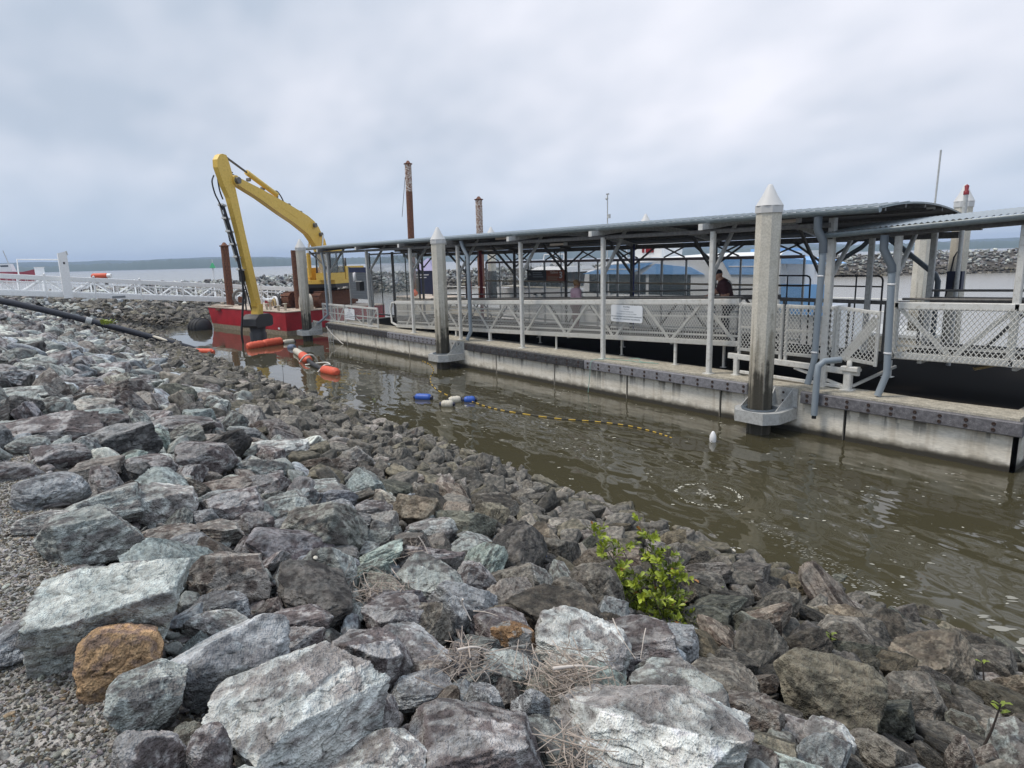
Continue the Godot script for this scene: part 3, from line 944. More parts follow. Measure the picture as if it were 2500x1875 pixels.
func pile_bracket(label: String, x: float, pz: float) -> void:
	var b := thing("pile_bracket", label, "bracket", Vector3(x, 0, FRONT), "steel brackets that hold the pontoon to its piles")
	var dz := pz - FRONT
	var w := 0.52
	var st := tool()
	bx(st, Vector3(-w, 0.28, 0.004), Vector3(w, 0.93, 0.030))
	obj("back_plate", st, M.galv, b)
	# collar: outline sampled by direction from the pile centre
	var outline := [Vector2(-w, 0.03), Vector2(w, 0.03), Vector2(w, dz + 0.12), Vector2(w * 0.62, dz + 0.42), Vector2(-w * 0.62, dz + 0.42), Vector2(-w, dz + 0.12)]
	st = tool()
	for i in outline.size():
		var a: Vector2 = outline[i]; var c: Vector2 = outline[(i + 1) % outline.size()]
		quad(st, Vector3(a.x, 0.28, a.y), Vector3(c.x, 0.28, c.y), Vector3(c.x, 0.52, c.y), Vector3(a.x, 0.52, a.y))
		var ia := a.lerp(Vector2(0, dz), 0.04); var ic := c.lerp(Vector2(0, dz), 0.04)
		quad(st, Vector3(ic.x, 0.28, ic.y), Vector3(ia.x, 0.28, ia.y), Vector3(ia.x, 0.50, ia.y), Vector3(ic.x, 0.50, ic.y))
	var N := 40
	for k in N:
		var p := []
		for q in [k, k + 1]:
			var ang: float = TAU * q / N
			var d := Vector2(cos(ang), sin(ang))
			var best := 9.0
			for i in outline.size():
				var hit = Geometry2D.segment_intersects_segment(Vector2(0, dz), Vector2(0, dz) + d * 3, outline[i], outline[(i + 1) % outline.size()])
				if hit != null: best = minf(best, Vector2(0, dz).distance_to(hit))
			if best > 8: best = 0.4
			p.append([Vector2(0, dz) + d * 0.33, Vector2(0, dz) + d * best])
		for y in [0.522, 0.278]:
			quad(st, Vector3(p[0][0].x, y, p[0][0].y), Vector3(p[1][0].x, y, p[1][0].y), Vector3(p[1][1].x, y, p[1][1].y), Vector3(p[0][1].x, y, p[0][1].y))
	obj("collar", st, M.galv, b)
	st = tool(true)
	lathe(st, Vector3(0, 0, dz), [Vector2(0.27, 0.40), Vector2(0.27, 0.55), Vector2(0.37, 0.55), Vector2(0.37, 0.53)], 28)
	obj("rubber_ring", st, M.pvc_dark, b)
	for s in [-0.40, 0.0, 0.40]:
		st = tool()
		var zz := dz + 0.10 if s != 0.0 else dz - 0.30
		prism(st, [Vector2(0.03, 0.525), Vector2(zz, 0.525), Vector2(0.03, 0.90)], Vector3(s, 0, 0), Vector3(0, 0, 1), Vector3(0, 1, 0), Vector3(0.008, 0, 0))
		obj("gusset", st, M.galv, b)
	for bp in [Vector2(-0.2, 0.82), Vector2(0.2, 0.82), Vector2(0.2, 0.64), Vector2(-0.2, 0.64)]:
		st = tool()
		bolt_at(st, Vector3(bp.x, bp.y, 0.031), Vector3(0, 0, 1), 0.03)
		obj("bolt", st, M.bolt, b)

func make_piles() -> void:
	var g := "octagonal concrete mooring piles with white caps"
	pile("large concrete pile with a white cone cap, nearest the viewer", g, -7.13, -12.58, 5.13, 0.25, 0.0)
	pile("concrete pile with a white cone cap midway along the pontoon", g, -19.42, -12.62, 4.93, 0.25, 0.37)
	pile("concrete pile with a white cone cap at the far end beside the barge", g, -31.80, -12.62, 5.0, 0.25, 0.71)
	pile_bracket("grey steel bracket collar round the nearest large pile", -7.13, -12.58)
	pile_bracket("grey steel bracket collar round the pile midway along the pontoon", -19.42, -12.62)
	pile_bracket("grey steel bracket collar round the far pile beside the barge", -31.80, -12.62)
	g = "piles of the outer ferry berth behind the shelter"
	pile("outer pile with a black sleeve showing left of the white boat", g, -34.42, -26.5, 5.86, 0.27, 0.2, true)
	pile("outer pile with a black sleeve and notice in front of the blue ferry", g, -21.65, -26.5, 5.83, 0.27, 0.5, true)
	pile("outer pile seen between the posts under the small canopy", g, -9.04, -26.5, 4.7, 0.27, 0.8)
	pile("tall white-capped pile rising behind the end of the curved roof", g, -5.90, -19.80, 5.36, 0.215, 0.1)
	pile("thin white-capped pile just left of the far pile, behind it", g, -44.6, -17.3, 4.75, 0.25, 0.9)

# ------------------------------------------------------------------ the shelter
func roof_y(z: float) -> float:
	var t := -z - 15.4
	return 4.70 - 0.034 * t * t

func make_shelter() -> void:
	var s := thing("shelter", "long open shelter with a low curved roof on steel posts along the pontoon", "shelter")
	var X0 := -32.8; var X1 := -5.28
	# roof sheets: an upper skin and an underside with its shade put into the colour
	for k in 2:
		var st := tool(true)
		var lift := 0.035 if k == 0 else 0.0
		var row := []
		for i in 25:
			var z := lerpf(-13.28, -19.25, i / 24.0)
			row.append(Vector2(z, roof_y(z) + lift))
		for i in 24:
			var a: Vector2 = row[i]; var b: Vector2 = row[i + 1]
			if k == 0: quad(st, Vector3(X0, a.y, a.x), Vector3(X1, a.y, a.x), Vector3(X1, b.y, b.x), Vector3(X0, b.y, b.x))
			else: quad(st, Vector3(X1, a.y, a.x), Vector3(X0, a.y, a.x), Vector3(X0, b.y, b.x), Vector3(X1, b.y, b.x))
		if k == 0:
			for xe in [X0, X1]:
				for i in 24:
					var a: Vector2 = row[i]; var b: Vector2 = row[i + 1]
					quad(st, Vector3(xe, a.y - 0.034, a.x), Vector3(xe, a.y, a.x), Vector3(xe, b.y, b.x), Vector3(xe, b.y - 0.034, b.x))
		obj("roof_sheet" if k == 0 else "shaded_roof_underside", st, M.roof_sheet if k == 0 else M.soffit_shade, s)
	# ribs of the sheeting seen on top near the eave
	var st := tool()
	for i in 138:
		var x := X0 + 0.1 + i * 0.2
		bar(st, Vector3(x, roof_y(-13.26) + 0.045, -13.24), Vector3(x, roof_y(-14.6) + 0.045, -14.6), 0.03, 0.025)
	tag(obj("roof_ribs", st, M.roof_sheet, s), "", "", "", "stuff")
	# gutter
	st = tool()
	var prof := []
	for i in 9:
		var a := PI * i / 8.0
		prof.append(Vector2(-cos(a) * 0.085, -sin(a) * 0.10))
	var secs := []
	for xx in [X0, X1]:
		var sec := []
		for q in prof: sec.append(Vector3(xx, 4.57 + q.y, -13.225 + q.x))
		secs.append(sec)
	loft(st, secs, true, true, true)
	obj("gutter", st, M.gutter, s)
	# frames
	var front := [-8.97, -12.42, -15.93, -19.41, -22.7, -26.4, -30.5]
	for i in front.size():
		var x: float = front[i]
		st = tool()
		bar(st, Vector3(x, DECK, -13.42), Vector3(x, 4.30, -13.42), 0.115, 0.115)
		bar(st, Vector3(x, DECK, -13.42), Vector3(x, DECK + 0.016, -13.42), 0.24, 0.24)
		obj("front_post", st, M.white_steel if i < 5 else M.galv, s)
		st = tool()
		bar(st, Vector3(x, DECK, -18.75), Vector3(x, 4.15, -18.75), 0.10, 0.10)
		obj("rear_post", st, M.dark_steel, s)
		# curved rafter, its near end sticking out past the post
		st = tool()
		secs = []
		for j in 13:
			var z := lerpf(-12.92, -19.1, j / 12.0)
			var y := roof_y(maxf(minf(z, -13.3), -19.2)) - (0.02 if z > -13.3 else 0.0)
			secs.append([Vector3(x - 0.05, y - 0.20, z), Vector3(x + 0.05, y - 0.20, z), Vector3(x + 0.05, y - 0.07, z), Vector3(x - 0.05, y - 0.07, z)])
		loft(st, secs)
		obj("rafter", st, M.galv if i < 3 else M.dark_steel, s)
		st = tool()
		bx(st, Vector3(x - 0.056, roof_y(-13.3) - 0.225, -12.925), Vector3(x + 0.056, roof_y(-13.3) - 0.085, -12.905))
		obj("rafter_cap", st, M.white_steel, s)
		st = tool()
		bar(st, Vector3(x + 0.02, 3.33, -13.45), Vector3(x + 0.02, roof_y(-14.3) - 0.15, -14.32), 0.07, 0.09)
		bar(st, Vector3(x + 0.02, 3.10, -13.46), Vector3(x + 0.02, 3.36, -13.48), 0.075, 0.06)
		obj("knee_brace", st, M.galv, s)
		st = tool()
		bar(st, Vector3(x, 3.15, -18.72), Vector3(x, roof_y(-17.4) - 0.15, -17.4), 0.07, 0.09)
		obj("knee_brace", st, M.dark_steel, s)
	# coloured rear posts
	for c in [[-25.3, "red_post"], [-15.95, "blue_post"]]:
		st = tool(true)
		lathe(st, Vector3(c[0], 0, -18.8), [Vector2(0.085, DECK), Vector2(0.085, 4.2)], 14)
		obj("coloured_post", st, M[c[1]], s)
	# purlins and edge beams
	for z in [-13.55, -14.5, -15.5, -16.5, -17.5, -18.4]:
		st = tool()
		bar(st, Vector3(X0 + 0.05, roof_y(z) - 0.040, z), Vector3(X1 - 0.03, roof_y(z) - 0.040, z), 0.06, 0.062)
		obj("purlin", st, M.dark_steel, s)
	st = tool()
	bar(st, Vector3(X0 + 0.05, 4.10, -18.95), Vector3(X1 - 0.4, 4.10, -18.95), 0.10, 0.16)
	obj("rear_beam", st, M.dark_steel, s)
	st = tool()
	bar(st, Vector3(X0 + 0.05, 4.30, -13.46), Vector3(-6.3, 4.30, -13.46), 0.07, 0.10)
	obj("front_beam", st, M.dark_steel, s)
	for i in front.size():
		for dx in [-0.9, 0.9]:
			st = tool()
			bar(st, Vector3(front[i], 3.45, -18.85), Vector3(front[i] + dx, 4.05, -18.9), 0.06, 0.06)
			obj("rear_brace", st, M.dark_steel, s)
	# light fittings under the roof: a plastic tube cover on a base with a round end box
	for p in [Vector3(-17.94, 4.49, -14.3), Vector3(-15.9, 4.22, -15.0), Vector3(-7.75, 4.47, -14.3), Vector3(-22.0, 4.45, -14.6), Vector3(-26.2, 4.45, -15.4)]:
		var y: float = p.y
		st = tool(); wire(st, Vector3(p.x, y, p.z), Vector3(p.x, roof_y(p.z), p.z), 0.012); obj("light_hanger", st, M.dark_steel, s)
		st = tool()
		bar(st, Vector3(p.x - 0.32, y, p.z), Vector3(p.x + 0.32, y, p.z), 0.12, 0.07)
		var f := obj("light_cover", st, M.light_fitting, s)
		st = tool()
		bx(st, Vector3(p.x + 0.325, y - 0.05, p.z - 0.06), Vector3(p.x + 0.40, y + 0.05, p.z + 0.06))
		obj("end_box", st, M.light_base, f)
	# glazed screen along the far side
	var z := -19.05
	st = tool()
	bar(st, Vector3(-25.2, 3.64, z), Vector3(-9.6, 3.64, z), 0.07, 0.10)
	obj("screen_rail", st, M.mauve_rail, s)
	st = tool()
	bar(st, Vector3(-25.2, 2.79, z + 0.06), Vector3(-9.6, 2.79, z + 0.06), 0.05, 0.06)
	obj("screen_rail", st, M.tan_rail, s)
	st = tool()
	bar(st, Vector3(-25.2, 1.15, z), Vector3(-9.6, 1.15, z), 0.06, 0.08)
	obj("screen_rail", st, M.galv, s)
	var xx := -25.2
	var alt := 0
	while xx < -9.5:
		st = tool()
		bar(st, Vector3(xx, DECK, z), Vector3(xx, 3.60, z), 0.06 if alt % 2 else 0.085, 0.06)
		obj("screen_mullion", st, M.galv, s)
		if xx + 1.04 < -9.5:
			st = tool()
			bx(st, Vector3(xx + 0.05, 1.20, z - 0.006), Vector3(xx + 0.99, 3.58, z + 0.006))
			obj("glass_pane", st, M.glass, s)
			if alt % 2 == 0:
				st = tool()
				bar(st, Vector3(xx + 0.10, 3.70, z + 0.03), Vector3(xx + 0.94, 4.04, z + 0.03), 0.035, 0.05)
				bar(st, Vector3(xx + 0.94, 3.70, z - 0.03), Vector3(xx + 0.10, 4.04, z - 0.03), 0.035, 0.05)
				obj("cross_brace", st, M.dark_steel, s)
		xx += 1.04; alt += 1
	# glazed bay at the far end of the shelter
	for bay in [[-30.4, -28.1, -15.6], [-28.0, -25.7, -15.6]]:
		st = tool()
		bar(st, Vector3(bay[0], DECK, bay[2]), Vector3(bay[0], 4.25, bay[2]), 0.07, 0.07)
		bar(st, Vector3(bay[1], DECK, bay[2]), Vector3(bay[1], 4.25, bay[2]), 0.07, 0.07)
		bar(st, Vector3(bay[0], 4.18, bay[2]), Vector3(bay[1], 4.18, bay[2]), 0.07, 0.07)
		bar(st, Vector3(bay[0], 1.20, bay[2]), Vector3(bay[1], 1.20, bay[2]), 0.07, 0.07)
		bar(st, Vector3((bay[0] + bay[1]) / 2, 1.2, bay[2]), Vector3((bay[0] + bay[1]) / 2, 4.2, bay[2]), 0.04, 0.04)
		obj("bay_frame", st, M.dark_steel, s)
		st = tool()
		bx(st, Vector3(bay[0] + 0.04, 1.24, bay[2] - 0.006), Vector3(bay[1] - 0.04, 4.14, bay[2] + 0.006))
		obj("glass_pane", st, M.glass, s)
	st = tool()
	bx(st, Vector3(-31.0, 1.2, -13.52), Vector3(-30.62, 4.2, -13.50))
	obj("glass_pane", st, M.glass, s)
	# far gable: posts and a diagonal
	st = tool()
	bar(st, Vector3(-32.6, 4.40, -13.4), Vector3(-30.5, 3.5, -13.42), 0.06, 0.08)
	obj("knee_brace", st, M.dark_steel, s)

	# notice board with a blue head at the far end
	var nb := thing("notice_board", "big grey information board with a dark blue heading in the shelter", "notice board", Vector3(-30.9, 0, -15.25))
	st = tool()
	bx(st, Vector3(-1.15, 1.95, -0.02), Vector3(1.25, 3.28, 0.02)); obj("board", st, M.board_grey, nb)
	st = tool()
	bx(st, Vector3(-1.15, 3.285, -0.025), Vector3(1.25, 3.55, 0.025)); obj("heading", st, M.sign_blue, nb)
	for x in [-1.2, 1.3]:
		st = tool()
		bar(st, Vector3(x, DECK, 0), Vector3(x, 3.6, 0), 0.07, 0.07); obj("board_post", st, M.galv, nb)
	for k in 9:
		st = tool()
		var wv := 0.9 + 0.15 * sin(k * 2.3)
		bx(st, Vector3(-wv, 3.12 - k * 0.12, 0.021), Vector3(wv, 3.15 - k * 0.12, 0.024)); obj("print_line", st, M.print_light, nb)
	# hanging platform sign
	var ps := thing("platform_sign", "black and orange hanging sign reading Platform 3", "sign", Vector3(-20.15, 0, -18.3))
	st = tool()
	bx(st, Vector3(-1.15, 2.86, -0.02), Vector3(0.06, 3.30, 0.02)); obj("black_panel", st, M.sign_black, ps)
	st = tool()
	bx(st, Vector3(0.065, 2.86, -0.02), Vector3(1.10, 3.30, 0.02)); obj("orange_panel", st, M.sign_orange, ps)
	text_part("lettering", "3", 0.36, M.white, ps, Vector3(0.93, 3.10, 0.022))
	text_part("lettering", "Platform", 0.11, M.light_fitting, ps, Vector3(0.53, 3.20, 0.022))
	for k in 2:
		st = tool(); bx(st, Vector3(0.15, 3.00 - k * 0.08, 0.021), Vector3(0.78 - k * 0.06, 3.03 - k * 0.08, 0.024)); obj("print_line", st, M.tan_rail, ps)
	for k in 3:
		st = tool(); bx(st, Vector3(-0.78, 3.17 - k * 0.085, 0.021), Vector3(-0.22 + 0.05 * k, 3.21 - k * 0.085, 0.024)); obj("print_line", st, M.board_grey, ps)
	st = tool()
	prism(st, [Vector2(-0.09, -0.05), Vector2(0.09, -0.05), Vector2(0.06, 0.02), Vector2(0.02, 0.02), Vector2(0.0, 0.08), Vector2(-0.05, 0.02)], Vector3(-0.97, 3.13, 0.023), Vector3.RIGHT, Vector3.UP, Vector3(0, 0, 0.002))
	obj("boat_symbol", st, M.board_grey, ps)
	for x in [-0.9, 0.9]:
		st = tool(); wire(st, Vector3(x, 3.3, 0), Vector3(x, 4.3, 0), 0.012); obj("hanger", st, M.dark_steel, ps)
	# camera and lamp on the thin post at the far end
	var cf := thing("camera_post_fitting", "white and black camera fitting clamped to a thin post near the barge", "camera", Vector3(-27.0, 0, -13.35))
	st = tool(true); lathe(st, Vector3(-0.45, 2.95, 0.05), [Vector2(0, 0), Vector2(0.08, 0.02), Vector2(0.08, 0.38), Vector2(0, 0.42)], 12); obj("white_housing", st, M.white, cf)
	st = tool(); bx(st, Vector3(-0.22, 2.55, -0.1), Vector3(0.12, 2.95, 0.12)); obj("control_box", st, M.black_steel, cf)
	st = tool(); bar(st, Vector3(-0.45, 2.95, 0.05), Vector3(0.1, 2.95, -0.02), 0.05, 0.05); obj("arm", st, M.galv, cf)
	# aerials on the roof
	var a1 := thing("roof_aerial", "thin grey pole standing on the end of the curved roof", "aerial", Vector3(-5.42, 0, -16.35))
	st = tool(true); tube(st, [Vector3(0, 4.62, 0), Vector3(0.02, 5.85, 0.0)], 0.02, 8); obj("mast", st, M.galv, a1)
	st = tool(true); tube(st, [Vector3(0, 4.75, 0), Vector3(-0.02, 4.66, 0.02), Vector3(-0.14, 4.66, 0.02)], 0.03, 8); obj("bracket", st, M.white_steel, a1)

# ------------------------------------------------------------------ trusses and wire mesh
func chain_mesh(x0: float, x1: float, lo: Callable, hi: Callable, z: float, pitch := 0.082, r := 0.0078) -> SurfaceTool:
	# diamond mesh between two sloping edges; a zigzag wire top and bottom comes of itself
	var st := tool()
	var h: float = hi.call(x0) - lo.call(x0)
	var k := int(ceil((x1 - x0 + h * 0.9) / pitch)) + 1
	for dir in [1.0, -1.0]:
		for i in range(-int(h * 0.9 / pitch) - 1, k):
			# x = xs + dir * 0.72 * (y - lo)
			var xs := x0 + i * pitch if dir > 0 else x0 + i * pitch + h * 0.72
			var a0 := 0.0; var a1 := h
			var sl: float = 0.72 * dir
			# clip to x0..x1
			for side in [x0, x1]:
				var y: float = (side - xs) / sl
				if (side == x0) == (dir > 0): a0 = maxf(a0, y)
				else: a1 = minf(a1, y)
			if a1 - a0 < 0.01: continue
			var xa := xs + sl * a0; var xb := xs + sl * a1
			wire(st, Vector3(xa, lo.call(xa) + a0, z + 0.003 * dir), Vector3(xb, lo.call(xb) + a1, z + 0.003 * dir), r)
	return st

func r_lo(x: float) -> float: return 1.59 + 0.0366 * (x + 8.7)
func r_hi(x: float) -> float: return r_lo(x) + 1.14
func s_lo(x: float) -> float: return 1.69 + 0.02 * (x + 5.0)
func s_hi(x: float) -> float: return s_lo(x) + 1.10

func truss(t: Node3D, x0: float, x1: float, lo: Callable, hi: Callable, z: float, nodes: Array, m: Material, top_w := 0.15, diag := 0.065) -> void:
	var st := tool()
	bar(st, Vector3(x0, hi.call(x0) - top_w / 2, z), Vector3(x1, hi.call(x1) - top_w / 2, z), 0.10, top_w)
	obj("top_chord", st, m, t)
	st = tool()
	bar(st, Vector3(x0, lo.call(x0) + 0.065, z), Vector3(x1, lo.call(x1) + 0.065, z), 0.10, 0.13)
	obj("bottom_chord", st, m, t)
	for i in nodes.size() - 1:
		var a: float = nodes[i]; var b: float = nodes[i + 1]
		var low_first := i % 2 == 0
		st = tool()
		bar(st, Vector3(a + 0.07, (lo.call(a) + 0.13) if low_first else (hi.call(a) - top_w), z), Vector3(b - 0.07, (hi.call(b) - top_w) if low_first else (lo.call(b) + 0.13), z), 0.05, diag)
		obj("diagonal", st, m, t)

func make_ramp() -> void:
	var t := thing("access_ramp", "long sloping access ramp with white truss sides and diamond wire mesh", "ramp")
	var nodes := []
	var x := -24.15
	while x < -9.2:
		nodes.append(x); nodes.append(x + 0.975)
		x += 1.952
	nodes.append(-8.55)
	truss(t, -24.9, -8.5, r_lo, r_hi, -13.9, nodes, M.white_steel)
	truss(t, -24.9, -8.5, r_lo, r_hi, -15.72, nodes, M.dark_steel, 0.12, 0.055)
	var st := tool(true)
	tube(st, [Vector3(-24.9, r_hi(-24.9) - 0.06, -13.9), Vector3(-25.25, r_hi(-25.2) - 0.10, -13.9), Vector3(-25.4, r_hi(-25.3) - 0.35, -13.9), Vector3(-25.35, r_lo(-25.3) + 0.2, -13.9), Vector3(-24.9, r_lo(-24.9) + 0.07, -13.9)], 0.05, 8)
	obj("end_hoop", st, M.white_steel, t)
	for yy in [0.24, 0.70]:
		st = tool()
		bar(st, Vector3(-24.9, r_lo(-24.9) + yy, -13.97), Vector3(-8.5, r_lo(-8.5) + yy, -13.97), 0.03, 0.045)
		obj("mid_rail", st, M.white_steel, t)
		st = tool()
		bar(st, Vector3(-24.9, r_lo(-24.9) + yy, -15.65), Vector3(-8.5, r_lo(-8.5) + yy, -15.65), 0.03, 0.045)
		obj("mid_rail", st, M.galv, t)
	# handrails inside, dark
	for q in [[0.0, -14.03], [0.12, -15.58]]:
		st = tool(true)
		tube(st, [Vector3(-24.6, r_hi(-24.6) + 0.03 + q[0], q[1]), Vector3(-8.5, r_hi(-8.5) + 0.03 + q[0], q[1])], 0.025, 8)
		obj("handrail", st, M.dark_steel, t)
	st = tool()
	bar(st, Vector3(-24.9, r_lo(-24.9) + 0.05, -14.81), Vector3(-8.5, r_lo(-8.5) + 0.05, -14.81), 1.70, 0.05)
	obj("ramp_deck", st, M.deck_grate, t)
	for xx in [-24.9, -22.0, -18.3, -14.4, -10.5]:
		st = tool(); bar(st, Vector3(xx, r_lo(xx) + 0.0, -13.96), Vector3(xx, r_lo(xx) + 0.0, -15.66), 0.06, 0.09); obj("cross_beam", st, M.galv, t)
	for q in [[-18.28, -13.9, 0.10], [-14.9, -13.95, 0.05], [-12.5, -14.3, 0.05], [-10.35, -13.95, 0.07], [-9.2, -14.4, 0.06], [-16.4, -14.6, 0.05], [-20.4, -13.9, 0.07], [-13.6, -15.6, 0.06], [-17.6, -15.6, 0.06], [-9.6, -15.6, 0.06]]:
		st = tool()
		bar(st, Vector3(q[0], DECK, q[1]), Vector3(q[0], r_lo(q[0]) + 0.01, q[1]), q[2], q[2])
		bar(st, Vector3(q[0], DECK, q[1]), Vector3(q[0], DECK + 0.012, q[1]), q[2] * 2.4, q[2] * 2.4)
		obj("support_leg", st, M.white_steel, t)
	var x0 := -24.8
	for k in 5:
		var x1 := x0 + 3.25
		st = chain_mesh(x0, x1, func(v): return r_lo(v) + 0.03, func(v): return r_hi(v) - 0.10, -13.835, 0.082, 0.0058)
		tag(obj("wire_mesh", st, M.mesh_wire, t), "", "", "", "stuff")
		x0 = x1
	# balustrade on the pontoon edge at the far end
	var b := thing("edge_balustrade", "white balustrade with mesh panels at the far end of the pontoon", "balustrade", Vector3(0, 0, -13.36))
	for q in [[-31.4, -28.9], [-28.75, -25.6]]:
		st = tool()
		bar(st, Vector3(q[0], 1.80, 0), Vector3(q[1], 1.80, 0), 0.05, 0.09); obj("top_rail", st, M.white_steel, b)
		st = tool()
		bar(st, Vector3(q[0], 1.02, 0), Vector3(q[1], 1.02, 0), 0.05, 0.07); obj("bottom_rail", st, M.white_steel, b)
		st = tool()
		bar(st, Vector3(q[0], 1.40, 0), Vector3(q[1], 1.40, 0), 0.03, 0.05); obj("mid_rail", st, M.white_steel, b)
		for f in [0.0, 0.55, 0.7, 1.0]:
			var xx: float = lerpf(q[0], q[1], f)
			st = tool(); bar(st, Vector3(xx, DECK, 0), Vector3(xx, 1.84, 0), 0.05, 0.06); obj("baluster_post", st, M.white_steel, b)
		st = tool(); bar(st, Vector3(q[0] + 0.05, 1.75, 0), Vector3(lerpf(q[0], q[1], 0.5), 1.06, 0), 0.03, 0.05); obj("diagonal", st, M.white_steel, b)
		st = tool(); bar(st, Vector3(lerpf(q[0], q[1], 0.72), 1.06, 0), Vector3(q[1] - 0.05, 1.75, 0), 0.03, 0.05); obj("diagonal", st, M.white_steel, b)
		st = chain_mesh(q[0], q[1], func(_v): return 1.04, func(_v): return 1.78, 0.035, 0.09, 0.004)
		tag(obj("wire_mesh", st, M.galv, b), "", "", "", "stuff")
	# two white notices
	notice("large white notice with grey lettering fixed to the ramp mesh", Vector3(-11.90, r_lo(-11.9) + 0.75, -13.80), 1.13, 0.47, true)
	notice("small white notice fixed to the balustrade at the far end", Vector3(-28.2, 1.44, -13.28), 1.02, 0.50, false)

func notice(label: String, o: Vector3, w: float, h: float, big: bool) -> void:
	var n := thing("notice_sign", label, "sign", o)
	var st := tool()
	var pts := []
	var r := 0.06
	for c in [[w / 2 - r, h / 2 - r, 0.0], [-w / 2 + r, h / 2 - r, 0.25], [-w / 2 + r, -h / 2 + r, 0.5], [w / 2 - r, -h / 2 + r, 0.75]]:
		for k in 5:
			var a: float = TAU * (c[2] + 0.25 * k / 4.0)
			pts.append(Vector2(c[0] + r * cos(a), c[1] + r * sin(a)))
	prism(st, pts, Vector3.ZERO, Vector3.RIGHT, Vector3.UP, Vector3(0, 0, 0.006))
	obj("plate", st, M.sign_white, n)
	var lines := [["Boarding", 0.052, 0.19, true], ["Pontoon", 0.050, 0.125, false], ["5 minute loading zone", 0.050, 0.06, false], ["Passenger pick up and set down", 0.050, -0.005, false], ["For recreational and permitted commercial", 0.052, -0.08, true], ["use only. 30 t vessel limit. By authority", 0.052, -0.15, true]]
	for l in lines:
		text_part("lettering", l[0], l[1], M.print_grey if l[3] else M.print_light, n, Vector3(0, l[2] * (1.0 if big else 1.05), 0.007), 0.0, l[3])

